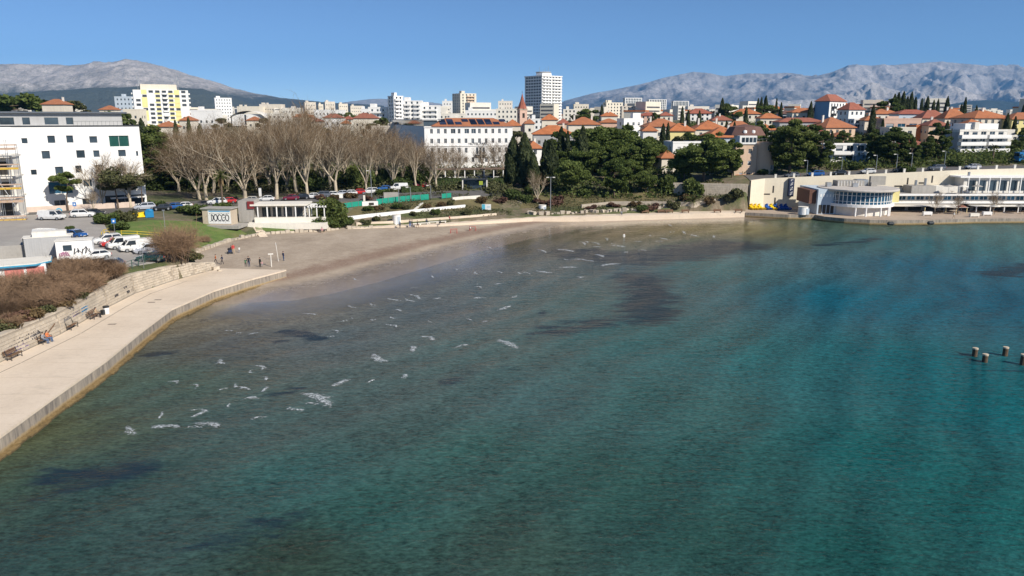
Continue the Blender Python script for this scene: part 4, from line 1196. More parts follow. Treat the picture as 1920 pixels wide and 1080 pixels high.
# ---- white hotel on the left: folded white front, punched square windows
root = thing('white_building', 'large white building with scattered square windows and a grey penthouse on top', 'building', (-106.2, 162.0, 4.2), R(34.5))
WB_w, WB_h = 24.6, 19.0
_pxw = lambda a: (a - 47) / (268.0 - 47) * WB_w
_pz = lambda b: (393 - b) / (393 - 229.0) * WB_h
_wins = [(60, 249, 10, 10), (103, 245, 13, 14), (135, 245, 12, 14), (175, 247, 14, 13), (90, 273, 14, 15), (149, 273, 15, 15), (179, 274, 11, 13), (224, 274, 14, 13), (257, 277, 4, 10), (68, 307, 10, 10), (109, 303, 14, 14), (144, 302, 11, 14), (180, 302, 14, 13), (222, 302, 10, 13), (155, 329, 15, 14), (149, 366, 13, 13)]
hol = [(_pxw(a), _pz(b + d_), c_ / 221 * WB_w, d_ / 164 * WB_h) for a, b, c_, d_ in _wins]
big = [(_pxw(210), _pz(268), 4.05, 2.5, G_GREEN), (_pxw(94), _pz(354), 4.6, 2.65, G_BLUE), (_pxw(100), _pz(390), 2.2, 2.75, M_GLASS), (_pxw(190), _pz(382), 8.2, 2.3, M_GLASS)]
mb = MB(); facade(mb, (0, 0, 0), (1, 0, 0), WB_w, WB_h, hol + [b[:4] for b in big], 0.30)
# left wing folds back; right flank
mb.face(((-9, -2.4, 0), (0, 0, 0), (0, 0, WB_h), (-1.2, -.3, WB_h), (-9, -2.4, WB_h)))
sid = grid_holes(13, WB_h, 5, 3, 1.3, 1.5, z0=1.2)
facade(mb, (WB_w, 0, 0), (0, 1, 0), 13, WB_h, sid, 0.3)
mb.face(((-9, 13, WB_h), (-9, -2.4, WB_h), (0, 0, WB_h), (WB_w, 0, WB_h), (WB_w, 13, WB_h))); mb.face(((-9, -2.4, 0), (-9, -2.4, WB_h), (-9, 13, WB_h), (-9, 13, 0))); mb.face(((WB_w, 13, 0), (-9, 13, 0), (-9, 13, WB_h), (WB_w, 13, WB_h)))
mb.box(0, WB_w, 0.01, 12.9, -2, 0, skip='tb')
mb.build('wall', M_WHITE, root)
for u, z, a, b in hol:
    g, f = window_mesh(a, b, 'thin'); o = mobj('window', g, root, (u, .29, z)); mobj('frame', f, o)
for u, z, a, b, gm in big:
    g, f = window_mesh(a, b, 'cross', gm); o = mobj('window', g, root, (u, .29, z)); mobj('frame', f, o)
for u, z, a, b in sid:
    g, f = window_mesh(a, b, 'thin'); o = mobj('window', g, root, (WB_w - .29, u, z), (0, 0, R(90))); mobj('frame', f, o)
o = MB().box(-9.05, WB_w + .08, -.08, .25, WB_h + .004, WB_h + .3).build('parapet', M_DARKMET, root)
ph = MB(); phh = [(2 + i * 4.1, .5, 2.6 if i % 2 else 1.4, 1.5) for i in range(5)]
facade(ph, (-8, 2.6, WB_h), (1, 0, 0), WB_w + 5, 2.9, phh, .15); facade(ph, (WB_w - 3, 2.6, WB_h), (0, 1, 0), 9, 2.9, [], .15); ph.box(-8, -7.9, 2.6, 11.6, WB_h, WB_h + 2.9)
pho = ph.build('penthouse', C_GREY, root)
for u, z, a, b in phh:
    g, f = window_mesh(a, b, 'plain'); o = mobj('window', g, pho, (-8 + u, 2.74, WB_h + z))
r = MB(); r.box(-9.5, WB_w - 2, 1.7, 12.4, WB_h + 2.9, WB_h + 3.25); r.build('penthouse_roof', mat('slate_grey_roof', (0.10, 0.115, 0.14), 0.6, .15), root)
rl = MB()
for i in range(16):
    rl.tube((WB_w - 13 + i * .8, 1.2, WB_h + .3), (WB_w - 13 + i * .8, 1.2, WB_h + 1.2), .03, .03, 4)
rl.box(WB_w - 13, WB_w - 1, 1.17, 1.23, WB_h + 1.15, WB_h + 1.21); rl.build('roof_railing', M_DARKMET, root)
# entrance canopy strut
MB().box(17.0, 24.4, -1.8, -.01, 2.9, 3.1).build('canopy', M_WHITE, root)
# boundary wall in front of it, pinkish, along the street
bw = MB(); A, B = Vector((-108.5, 157.5)), Vector((-86.5, 171.2))
d_ = (B - A).normalized()
bw.obox(((A.x + B.x) / 2, (A.y + B.y) / 2, 4.4), ((B - A).length, .3, 2.0), math.atan2(d_.y, d_.x))
bo = bw.build('boundary_wall', mat('pinkish_render', (0.62, 0.50, 0.42), .9, .12, .3, 3, streak=.2))
tag(bo, 'low pinkish boundary wall in front of the large white building', 'wall')
mk = MB(); cc = A.lerp(B, .42)
for k in range(9):
    a0 = math.pi * k / 8; 
    mk.obox((cc.x + math.cos(a0) * .55 * d_.x + .17 * d_.y, cc.y + math.cos(a0) * .55 * d_.y - .17 * d_.x, 5.0 + .6 * math.sin(a0)), (.28, .02, .28), math.atan2(d_.y, d_.x))
mk.build('stencil_mark', mat('cyan_paint', (0.08, 0.38, 0.58), .8), bo)

# ---- building under scaffolding at the left edge
root = thing('scaffolded_building', 'unfinished building wrapped in timber and steel scaffolding at the left edge', 'building', (-99.0, 150.6, 4.7), R(20))
cb = MB()
for k in range(4): cb.box(-14, -.9, 0, 9, .4 + k * 4.1, .75 + k * 4.1)
cb.box(-14, -1.2, 3, 8.8, 0, 13.2); cb.build('concrete_frame', M_OFFW, root)
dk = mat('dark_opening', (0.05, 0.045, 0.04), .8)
for k in range(3):
    for j in range(3):
        MB().box(-4.2 - j * 3.6, -2.0 - j * 3.6, 2.9, 2.99, 1.0 + k * 4.1, 3.6 + k * 4.1).build('opening', dk, root)
M_PLANK = mat('pale_planks', (0.52, 0.38, 0.29), .85, .25, 1.0, 5, per_obj=.4); M_YPL = mat('yellow_formwork', (0.55, 0.36, 0.06), .8, .2, 1.0, 5)
for lv, (z, n) in enumerate(((.6, 4), (4.3, 4), (6.9, 3), (10.8, 4), (14.6, 4))):
    for i in range(n):
        MB().box(-14, .9, -1.5 + i * .36, -1.16 + i * .36, z, z + .06).build('plank', M_PLANK, root)
    MB().box(-14, .8, -1.56, -1.50, z - .35, z + .02).build('toe_board', M_YPL if lv in (0, 2, 3) else M_PLANK, root)
    MB().box(-14, 1.0, -1.62, -1.56, z + .5, z + .75).build('guard_board', M_PLANK, root)
    for i in range(13):
        MB().box(-13 + i * 1.1, -12.88 + i * 1.1, -1.6, .3, z - .18, z - .06).build('joist', M_YPL if lv % 2 else M_WOOD, root)
for i in range(8):
    x = .7 - i * 1.8
    for y in (-1.5, -.2):
        MB().tube((x, y, -.3), (x + .1 * math.sin(i), y, 16.2 if i % 2 else 15.4), .055, .055, 6).build('upright', M_METAL, root)
    if i < 7: MB().tube((x, -1.5, .4 + (i % 3) * 4), (x - 1.8, -1.5, 4.2 + (i % 3) * 4), .045, .045, 5).build('brace', M_METAL, root)

# ---- the long white hotel behind the plane trees
yaw = R(16); x, y, w, dd = corner(737, 797, 961, 258, yaw, 300)
zb = 6.0; zt = D(880, 237, 262)[2]; h = zt - zb
root = thing('hotel', 'long white four-storey hotel with orange roof and solar panels behind bare trees', 'building', (x, y, zb), yaw)
fl = h / 5.0
hh = []
for r_ in range(5):
    for k in range(12):
        u = 1.2 + (w - 2.4) * (k + .5) / 12 - .45
        if r_ == 2 and 6 <= k <= 8: continue
        ww_ = .95 if not (r_ == 4 and k in (3, 5, 6)) else 1.6
        hh.append((u, r_ * fl + .85, ww_, 1.75 if r_ < 3 else 1.6))
for k in range(3): hh.append((w * .575 + k * 1.15, 2 * fl + .2, .85, 2.5))
mb = MB(); facade(mb, (0, 0, 0), (1, 0, 0), w, h, hh, .22)
shh = grid_holes(dd, h - 2.2, 4, 7, .95, 1.6, z0=.9)
facade(mb, (0, dd, 0), (0, -1, 0), dd, h, shh, .22); facade(mb, (w, 0, 0), (0, 1, 0), dd, h, [], .2); facade(mb, (w, dd, 0), (-1, 0, 0), w, h, [], .2)
mb.box(.01, w - .01, .01, dd - .01, -2, 0, skip='tb'); mb.build('wall', M_WHITE, root)
for u, z, a, b in hh:
    g, f = window_mesh(a, b, 'plain'); o = mobj('window', g, root, (u, .21, z)); mobj('frame', f, o)
for u, z, a, b in shh:
    g, f = window_mesh(a, b, 'plain'); o = mobj('window', g, root, (.21, dd - u, z), (0, 0, R(-90))); mobj('frame', f, o)
for z in (h - .35, 3 * fl - .1): MB().box(-.2, w + .2, -.22, -.003, z, z + .3).build('cornice', M_WHITE, root)
bal = MB(); bal.box(w * .56, w * .56 + 4.0, -1.0, -.004, 2 * fl - .15, 2 * fl + .05)
for i in range(14): bal.box(w * .56 + i * .3, w * .56 + i * .3 + .05, -1.0, -.95, 2 * fl + .05, 2 * fl + .95)
bal.box(w * .56, w * .56 + 4, -1.02, -.93, 2 * fl + .95, 2 * fl + 1.02); bal.build('balcony', M_DARKMET, root)
rf = MB(); hip_roof(rf, w * .10, w, 0, min(dd, 11), h + .22, 2.6, 0, .5, along='x'); ro = rf.build('roof', M_TILE, root)
MB().box(.05, w * .10 - .6, .05, dd - .05, h - .1, h + .1).build('flat_roof', M_FLAT, root)
M_SOLAR = glass('solar_panel', (0.015, 0.02, 0.04), .12)
sl = math.atan2(2.6, (min(dd, 11) + 1) / 2)
for i in range(9):
    u = w * .18 + i * (w * .78) / 9
    for j in range(2):
        s0 = .9 + j * 2.3
        p = MB(); p.box(0, 2.2, 0, 2.1, 0, .06)
        if (i + j) % 5 == 3: continue
        p.build('solar_panel', M_SOLAR, ro, (u, -.5 + s0 * math.cos(sl), h + .30 + s0 * math.sin(sl)), (sl, 0, 0))
gl = MB(); gl.box(0.3, w * .16, 3, dd - .5, h + .1, h + 2.0); go = gl.build('rooftop_pavilion', M_GLASS, root); MB().box(-.2, w * .2, 2.4, dd, h + 2.0, h + 2.3).build('pavilion_roof', C_GREY, root)
try:
    cu = bpy.data.curves.new('sign_text', 'FONT'); cu.body = 'HOTEL PARK'; cu.size = 1.15; cu.extrude = .04; cu.align_x = 'CENTER'
    to = bpy.data.objects.new('tmp_text', cu); COL.objects.link(to); bpy.context.view_layer.update()
    me = bpy.data.meshes.new_from_object(to.evaluated_get(bpy.context.evaluated_depsgraph_get())); bpy.data.objects.remove(to, do_unlink=True)
    me.materials.append(M_DARKMET); mobj('sign_lettering', me, root, (w * .60, -.10, 3 * fl + .28), (R(90), 0, 0))
except Exception as e: print('text', e)
# terrace restaurant in front: posts, flat canopy, white railing
ter = thing('hotel_terrace', 'raised terrace with white posts and pergola in front of the hotel', 'terrace', (-23.0, 222.5, 6.2), R(10))
MB().box(0, 27, 0, 7, -2, 1.0).build('base', M_OFFW, ter)
for i in range(10): MB().box(.3 + i * 2.9, .55 + i * 2.9, .2, .45, 1.003, 3.9).build('post', M_WHITE, ter)
MB().box(-.2, 27.2, -.1, 6.5, 3.9, 4.1).build('pergola_roof', mat('brown_awning', (0.16, 0.11, 0.08), .9, .2), ter)
for i in range(9):
    MB().box(.6 + i * 2.9, 3.1 + i * 2.9, .25, .33, 1.7, 1.8).build('rail', M_WHITE, ter)
    if i % 2 == 0:
        b = MB(); b.tube((.7 + i * 2.9, .3, 1.02), (1.9 + i * 2.9, .3, 1.72), .06, .06, 4); b.tube((3.0 + i * 2.9, .3, 1.02), (1.9 + i * 2.9, .3, 1.72), .06, .06, 4); b.build('strut', M_WHITE, ter)

# ---- church tower with red spire
x, y, z = D(979, 240, 430)
root = thing('church_tower', 'slim pinkish stone church tower with a pointed red spire', 'tower', (x, y, z - 8), R(20))
mb = MB(); hole = [(1.5, 13.5, 1.4, 2.6)]
for P, U in (((-2.2, -2.2, 0), (1, 0, 0)), ((2.2, -2.2, 0), (0, 1, 0)), ((2.2, 2.2, 0), (-1, 0, 0)), ((-2.2, 2.2, 0), (0, -1, 0))): facade(mb, P, U, 4.4, 18, hole, .5)
mb.build('shaft', C_PINK, root)
MB().box(-1.6, 1.6, -1.6, 1.6, 10, 17.5).build('belfry_core', dk, root)
MB().box(-2.5, 2.5, -2.5, 2.5, 18, 18.5).build('cornice', C_STONE, root)
MB().lathe([(2.9, 18.5), (1.3, 22.5), (.06, 27)], 8).build('spire', M_TILE_RED, root)
c = MB(); c.box(-.06, .06, -.06, .06, 26.8, 28.4); c.box(-.4, .4, -.05, .05, 27.6, 27.75); c.build('cross', M_DARKMET, root)

# ---- tall white tower block
yaw = R(38); x, y, w, dd = corner(984, 1016, 1053, 690, yaw, 180)
zt = D(1016, 143, 690)[2]; zb = 18.0; nf = 17; fh = (zt - zb) / nf
root = thing('tower_block', 'tall white tower block with banded balconies towering over the town', 'tower', (x, y, zb), yaw)
mb = MB()
lh = [(1.0 + c_ * (dd - 2) / 6 + .3, r_ * fh + .9, (dd - 2) / 6 - .6, 1.5) for r_ in range(nf) for c_ in range(6)]
fr = [(1.0 + c_ * (w - 2) / 6 + .5, r_ * fh + 1.35, (w - 2) / 6 - 1.2, 1.0) for r_ in range(nf) for c_ in range(6)]
facade(mb, (0, 0, 0), (1, 0, 0), w, nf * fh, fr, .5); facade(mb, (0, dd, 0), (0, -1, 0), dd, nf * fh, lh, .3); facade(mb, (w, 0, 0), (0, 1, 0), dd, nf * fh, [], .3); facade(mb, (w, dd, 0), (-1, 0, 0), w, nf * fh, [], .3)
mb.face(((0, 0, nf * fh), (w, 0, nf * fh), (w, dd, nf * fh), (0, dd, nf * fh))); mb.build('wall', M_WHITE, root)
g = MB()
for u, z, a, b in fr: g.face(((u, .45, z), (u + a, .45, z), (u + a, .45, z + b), (u, .45, z + b)))
for u, z, a, b in lh: g.face(((.28, dd - u, z), (.28, dd - u - a, z), (.28, dd - u - a, z + b), (.28, dd - u, z + b)))
tag(g.build('window_glass', glass('tower_glass', (0.20, 0.22, 0.25), .25), root), kind='stuff')
for r_ in range(nf):
    MB().box(.6, w * .47, -1.1, -.01, r_ * fh + .05, r_ * fh + 1.2).build('balcony', M_WHITE, root)
    MB().box(w * .53, w - .4, -1.1, -.01, r_ * fh + .05, r_ * fh + 1.05).build('balcony', M_WHITE, root)
MB().box(-.4, w + .4, -.5, dd + .4, nf * fh, nf * fh + .9).build('parapet', M_WHITE, root)
MB().lathe([(6.5, 0), (6.5, 3.2), (7.0, 3.2), (7.0, 3.7)], 20, (w * .5, dd * .5, nf * fh + .9)).build('rooftop_drum', C_GREY, root)
MB().box(w * .15, w * .6, dd * .15, dd * .5, nf * fh + .9, nf * fh + 3.2).build('roof_housing', M_WHITE, root)
for i, (a, b, hh_) in enumerate(((.3, .5, 9), (.45, .3, 8), (.6, .6, 7), (.75, .5, 10), (.7, .3, 6))):
    MB().tube((w * a, dd * b, nf * fh + .9), (w * a, dd * b, nf * fh + hh_), .18, .10, 5).build('antenna', M_METAL, root)

# ---- yellow and white tower, left
YT = R(27); x, y, w, dd = corner(252, 252, 355, 470, YT, 200); dd = 13.0; zt = D(300, 168, 470)[2]; zb = 13.0; nf = 11; fh = (zt - zb) / nf
root = thing('yellow_tower', 'yellow and white striped apartment tower on the left skyline', 'tower', (x, y, zb), YT)
mb = MB(); rng = random.Random(4)
fr = [(.8 + c_ * (w - 1.6) / 8 + .5, r_ * fh + .9, (w - 1.6) / 8 - 1.2, 1.5) for r_ in range(nf) for c_ in range(8) if rng.random() > .2]
sd = [(1 + c_ * (dd - 2) / 2 + .5, r_ * fh + .9, 1.6, 1.5) for r_ in range(nf) for c_ in range(2)]
facade(mb, (0, 0, 0), (1, 0, 0), w, nf * fh, fr, .3); facade(mb, (0, dd, 0), (0, -1, 0), dd, nf * fh, sd, .3); facade(mb, (w, 0, 0), (0, 1, 0), dd, nf * fh, sd, .3); facade(mb, (w, dd, 0), (-1, 0, 0), w, nf * fh, [], .3)
mb.face(((0, 0, nf * fh), (w, 0, nf * fh), (w, dd, nf * fh), (0, dd, nf * fh))); mb.build('wall', M_WHITE, root)
g = MB()
for u, z, a, b in fr: g.face(((u, .28, z), (u + a, .28, z), (u + a, .28, z + b), (u, .28, z + b)))
for u, z, a, b in sd:
    g.face(((.28, dd - u, z), (.28, dd - u - a, z), (.28, dd - u - a, z + b), (.28, dd - u, z + b))); g.face(((w - .28, u, z), (w - .28, u + a, z), (w - .28, u + a, z + b), (w - .28, u, z + b)))
tag(g.build('window_glass', glass('flat_glass', (0.09, 0.10, 0.11), .2), root), kind='stuff')
for c_ in (1, 3, 5, 6):
    for r_ in range(nf):
        MB().box(.8 + c_ * (w - 1.6) / 8, .8 + (c_ + 1) * (w - 1.6) / 8 - (.6 if c_ != 5 else 0), -.05, -.004, r_ * fh + (.05 if c_ % 2 else -.2), r_ * fh + .85 + (1.9 if c_ in (1, 6) and r_ % 3 else 0)).build('yellow_panel', C_YEL, root)
for r_ in range(nf):
    MB().box(w * .52, w * .62, -.9, -.006, r_ * fh, r_ * fh + .95).build('balcony', M_WHITE, root)
    MB().box(w - .2, w + 1.0, -.2, 4, r_ * fh, r_ * fh + .9).build('balcony', M_WHITE, root); MB().box(-1.0, .1, 1, 4, r_ * fh, r_ * fh + .9).build('balcony', M_WHITE, root)
MB().box(w * .14, w * .80, 1, dd - 1, nf * fh, nf * fh + 3.4).build('roof_housing', C_CREAM, root)
for a, hh_ in ((.10, 8.5), (.13, 6), (.74, 7.5), (.82, 8.5), (.84, 6)):
    t = MB(); t.tube((w * a, 3, nf * fh), (w * a, 3, nf * fh + hh_), .16, .10, 5); t.box(w * a - .35, w * a + .35, 2.8, 3.1, nf * fh + hh_ - 2.4, nf * fh + hh_ - .4); t.build('antenna', M_METAL, root)

# ---- town on the left and in the middle, far to near
B = bpx
B('apartment_block', 'pale blue and white flats just left of the yellow tower', 'building', 214, 253, 182, 600, C_LBLUE, 7, boxes=1)
B('apartment_block', 'white block of flats standing alone right of the yellow tower', 'building', 393, 434, 184, 900, M_WHITE, 8, pc=402, yaw=R(25), boxes=2)
B('house', 'low white modern house with grey roof right of the yellow tower', 'house', 357, 404, 208, 430, M_WHITE, 2, boxes=1)
B('house', 'small house with orange roof between white building and yellow tower', 'house', 186, 214, 206, 420, C_CREAM, 2, roof='hip', rise=2.2)
B('house', 'cream flats with terraces left of the yellow tower, beneath the pale blue flats', 'building', 230, 262, 206, 400, C_CREAM, 3)
B('apartment_block', 'wide beige terraced flats in the distance above the bare trees', 'building', 486, 526, 196, 1000, C_BEIGE, 3, boxes=3)
B('apartment_block', 'low cream terraced flats left of the wide beige ones', 'building', 444, 486, 200, 980, C_CREAM, 2, boxes=2)
x, y, z = D(470, 222, 640)
hall = thing('sports_hall', 'white hall with a curved shell roof above the bare trees', 'hall', (x, y, z - 6), 0)
hm = MB(); n = 14
for i in range(n):
    a0, a1 = math.pi * (.12 + .76 * i / n), math.pi * (.12 + .76 * (i + 1) / n)
    p0, p1 = (-16 * math.cos(a0), 3 + 9 * math.sin(a0)), (-16 * math.cos(a1), 3 + 9 * math.sin(a1))
    hm.face(((p0[0], -8, p0[1]), (p1[0], -8, p1[1]), (p1[0], 14, p1[1]), (p0[0], 14, p0[1])))
hm.build('shell_roof', C_WARMW, hall); MB().box(-13.5, 13.5, -6, 13, 0, 9.5).build('wall', M_WHITE, hall); MB().box(-3, -1.6, -6.1, -6.01, 1, 9).build('window', M_GLASS, hall)
for i, (a, b, t, c_, lb) in enumerate(((566, 592, 192, C_BEIGE, 'tan flats at the left end of the distant row over the bare trees'), (592, 606, 196, C_CREAM, 'cream flats beside the tan ones in the distant row'), (604, 628, 191, C_BEIGE, 'tan flats with a taller middle in the distant row'),
                                       (630, 652, 195, C_CREAM, 'cream flats right of the middle of the distant row'), (652, 682, 199, C_BEIGE, 'low tan flats at the right end of the distant row'))):
    B('apartment_block', lb, 'building', a, b, t, 1050 + 20 * i, c_, 5, pc=a + 5, yaw=R(22), boxes=2)
B('apartment_block', 'long white slab in front of the distant tan flats', 'building', 588, 640, 207, 620, M_WHITE, 3)
B('house', 'white house with red roof left of the stepped white flats', 'house', 606, 640, 221, 470, M_WHITE, 2, roof='hip', rmat=M_TILE_RED, rise=2.4, chim=1)
B('house', 'wide cream house with red roof beside the stepped white flats', 'house', 662, 706, 222, 440, C_CREAM, 2, roof='hip', rmat=M_TILE_RED, rise=3.0, chim=2)
B('house', 'small house with bright orange roof poking over the bare trees', 'house', 462, 487, 226, 460, C_CREAM, 2, roof='hip', rise=2.2)
B('house', 'low brown-roofed house behind the middle of the bare trees', 'house', 572, 602, 228, 400, C_BEIGE, 2, roof='hip', rmat=M_TILE_RED, rise=1.8)
B('house', 'narrow house with a chimney left of the hotel roof', 'house', 640, 652, 232, 380, C_CREAM, 2, roof='hip', rise=1.5, chim=1)
B('garage', 'flat pale building left of the hotel, behind the trees', 'building', 696, 742, 238, 330, C_BEIGE, 2, boxes=2)
B('stepped_flats', 'white stepped flats with many terraces left of the middle, lower left wing', 'building', 690, 726, 202, 480, M_WHITE, 5, boxes=2, balc=[(1, 10, [1, 2, 3, 4], 1.4, M_WHITE)])
B('stepped_flats', 'tall white stepped flats with dark shaded left side', 'building', 720, 756, 181, 470, M_WHITE, 10, pc=738, yaw=R(40), boxes=1, balc=[(.5, 4, range(1, 10), 1.2, M_WHITE)])
B('stepped_flats', 'white stepped flats right of the tallest stepped part', 'building', 754, 790, 190, 475, M_WHITE, 8, boxes=2, balc=[(1, 5, range(1, 8), 1.2, M_WHITE), (7, 11, range(1, 8), 1.2, M_WHITE)])
B('stepped_flats', 'lower white stepped flats at the right end of the stepped group', 'building', 788, 824, 199, 480, M_WHITE, 6, boxes=2, balc=[(1, 10, range(1, 6), 1.3, M_WHITE)])
B('apartment_block', 'cream tower of flats with grey shaded left side and balconies', 'building', 848, 893, 176, 640, C_CREAM, 11, pc=863, yaw=R(30), boxes=2, balc=[(6, 13, range(1, 11), 1.2, C_PEACH)])
B('apartment_block', 'small white block on the skyline left of the cream tower', 'building', 829, 848, 190, 820, M_WHITE, 5, boxes=1)
B('apartment_block', 'white cubic block on the skyline between cream tower and tall tower', 'building', 934, 961, 190, 860, C_WARMW, 5, boxes=1)
B('apartment_block', 'low white flats in front of the cream tower', 'building', 822, 872, 214, 520, C_WARMW, 3, boxes=2)
B('apartment_block', 'long low white building right of the cream tower', 'building', 872, 934, 208, 560, M_WHITE, 3, boxes=3)
B('apartment_block', 'white low block left of the church tower', 'building', 930, 972, 205, 520, C_WARMW, 4, boxes=1)
B('apartment_block', 'grey-white low rooftops just over the hotel solar panels', 'building', 836, 900, 222, 430, M_OFFW, 2, boxes=3)
B('house', 'orange-roofed house between the hotel and the church tower', 'house', 946, 976, 236, 330, C_BEIGE, 2, roof='hip', rise=2.6)
B('apartment_block', 'white building with a flat roof right below the tall tower', 'building', 990, 1022, 224, 420, M_WHITE, 3, boxes=1)
B('house', 'grey house with broad orange roof right of the hotel', 'house', 1000, 1076, 252, 290, C_GREY, 2, roof='hip', rise=3.2, depth=12, chim=1)
B('house', 'orange-roofed house below the tall tower', 'house', 1016, 1046, 225, 380, C_CREAM, 2, roof='hip', rise=2.6)
B('house', 'small white house with orange roof and dormer among the cypresses', 'house', 987, 1016, 279, 242, M_WHITE, 3, roof='hip', rise=2.2, pc=991, yaw=R(15), chim=1)
B('house', 'wide orange-roofed house above the pine wood, left part', 'house', 1066, 1126, 234, 320, C_CREAM, 2, roof='hip', rise=3.0, depth=12, chim=2)
B('apartment_block', 'bright white modern house with flat roof above the pine wood', 'house', 1157, 1206, 224, 330, M_WHITE, 3, pc=1170, yaw=R(25), boxes=1)
B('house', 'low pink house right behind the pine wood', 'house', 1126, 1160, 230, 340, C_PINK, 2, roof='hip', rise=1.6)
B('house', 'long house with broad orange roof over the right end of the wood', 'house', 1210, 1278, 238, 300, C_CREAM, 2, roof='hip', rise=3.0, depth=12, chim=2)
B('house', 'yellow house with orange gable and balcony above the pines', 'house', 1256, 1302, 246, 275, C_YEL, 2, roof='hip', rise=2.6, chim=1, balc=[(2, 7, [1], 1.2, C_GREY)])
B('house', 'house with large orange hip roof behind the peach building', 'house', 1304, 1364, 243, 300, C_CREAM, 2, roof='hip', rise=3.4, depth=13, chim=2)
B('house', 'white villa with orange roof and dormers left of the peach building', 'house', 1326, 1386, 258, 258, C_LBLUE, 2, roof='hip', rise=3.2, depth=12, chim=1, balc=[(1, 9, [1], 1.3, M_WHITE)])
B('house', 'house with orange roof just right of the large orange hip roof', 'house', 1364, 1412, 241, 310, C_CREAM, 2, roof='hip', rise=2.8, chim=1)
B('terrace_house', 'flat white annexe with plain parapet behind the big pine', 'house', 1255, 1314, 268, 246, M_WHITE, 2, pc=1262, yaw=R(10), depth=8)
B('house', 'cottage with small orange roof between the wood and the big pine', 'house', 1238, 1270, 297, 228, C_BEIGE, 1, roof='hip', rise=2.2, pc=1241, yaw=R(12))
B('house', 'white house with dark red roof among cypresses on the hill', 'house', 1292, 1334, 213, 420, M_WHITE, 3, roof='hip', rmat=M_TILE_RED, rise=2.6)
B('house', 'orange-roofed house on the hill right of the cypress pair', 'house', 1376, 1426, 214, 400, C_CREAM, 2, roof='hip', rise=2.6)
for i, (a, b, t) in enumerate(((1168, 1204, 184), (1213, 1250, 187), (1259, 1292, 190))):
    B('striped_block', '%s of three white vertically striped blocks on the skyline' % ('leftmost', 'middle', 'rightmost')[i], 'building', a, b, t, 1000, M_WHITE, 9, pc=a + 4, yaw=R(15), ww=1.5, wh=2.6, z0=.2, cols=10)
B('apartment_block', 'beige stepped flats left of the striped blocks', 'building', 1131, 1168, 193, 700, C_CREAM, 6, pc=1137, yaw=R(22), boxes=3)
B('apartment_block', 'tan flats with shaded side at the foot of the leftmost striped block', 'building', 1166, 1192, 200, 620, C_BEIGE, 5, boxes=1)
B('apartment_block', 'cream flats on the skyline right of the tall tower', 'building', 1076, 1104, 196, 800, C_CREAM, 4, boxes=2)
B('apartment_block', 'whitish low flats at the foot of the tall tower, right side', 'building', 1056, 1082, 206, 560, C_WARMW, 4, boxes=1)
B('apartment_block', 'low white flats right of the striped blocks', 'building', 1290, 1330, 200, 900, C_WARMW, 3, boxes=2)
B('house', 'greenish cream house with red roof below the striped blocks', 'house', 1238, 1262, 217, 420, C_CREAM, 2, roof='hip', rmat=M_TILE_RED, rise=2)
B('house', 'red-roofed row below the middle striped block', 'house', 1200, 1238, 217, 480, C_PINK, 2, roof='hip', rmat=M_TILE_RED, rise=2)

# ---- hillside on the right
B('blue_house', 'tall house with blue shaded flank, white front and red roof on the hill', 'house', 1529, 1586, 190, 360, M_WHITE, 4, pc=1556, yaw=R(40), roof='hip', rmat=M_TILE_RED, rise=3.2, balc=[(2, 5, [1, 2, 3], 1.2, M_DARKMET)], sholes=[])
for o in bpy.data.objects:
    if o.name == 'blue_house':
        f = MB(); _d = [c for c in o.children if c.name.startswith('wall')][0].dimensions
        f.box(-.06, -.012, .05, _d.y - .05, 0, _d.z - 2.1); f.build('blue_flank', C_BLUE, o)
B('house', 'white house with red roof right beside the blue house', 'house', 1586, 1622, 206, 350, M_WHITE, 3, roof='hip', rmat=M_TILE_RED, rise=3.2, pc=1592, yaw=R(20))
B('house', 'cream house with low orange roof left of the blue house', 'house', 1486, 1530, 211, 370, C_CREAM, 2, roof='hip', rise=2.0)
B('house', 'shaded white house at the left edge of the hill houses', 'house', 1464, 1490, 214, 380, C_LBLUE, 2, roof='hip', rmat=M_TILE_DARK, rise=1.8)  # shade on the white walls painted in as pale blue
B('house', 'long low house with flat-pitched red roof below the blue house', 'house', 1462, 1546, 229, 315, C_GREY, 2, roof='hip', rmat=M_TILE_RED, rise=1.6, depth=9)
B('house', 'house with large bright orange hip roof below the blue house', 'house', 1541, 1604, 240, 292, C_PEACH, 2, roof='hip', rise=3.8, depth=12, chim=1, pc=1549, yaw=R(15))
B('house', 'small peach house under the large bright orange roof', 'house', 1566, 1592, 256, 272, C_PEACH, 1, roof='hip', rise=1.2)
B('house', 'white modern house with large windows between the cypress and the blue house', 'house', 1602, 1624, 225, 320, M_WHITE, 3, ww=2.0, wh=1.7, cols=2)
B('house', 'pink modern house with blue picture window on the hill', 'house', 1655, 1728, 224, 300, C_PINK, 2, ww=3.0, wh=1.5, cols=3, boxes=1, gm=G_BLUE)
B('house', 'cream house stepping below the pink modern house', 'house', 1668, 1718, 241, 272, C_CREAM, 2, ww=1.4, wh=1.6)
B('house', 'orange-walled house right below the pink modern house', 'house', 1718, 1746, 237, 280, C_ORNG, 2, cols=1, ww=2)
B('house', 'blue-grey house with solar collectors beneath the hilltop cypresses', 'house', 1686, 1748, 214, 340, C_LBLUE, 2, roof='hip', rmat=M_TILE_RED, rise=1.8, depth=9)
B('house', 'house with wide red roof on the right of the hill, left of the two', 'house', 1730, 1778, 222, 320, C_CREAM, 2, roof='hip', rmat=M_TILE_RED, rise=3.2, chim=1)
B('house', 'cream house with orange roof and dormer on the right of the hill', 'house', 1772, 1816, 222, 310, C_CREAM, 2, roof='hip', rise=3.6, chim=2)
B('house', 'large beige house with broad orange roof at the right edge', 'house', 1826, 1896, 222, 290, C_BEIGE, 3, roof='hip', rise=3.0, depth=13, pc=1828, yaw=R(8), chim=1)
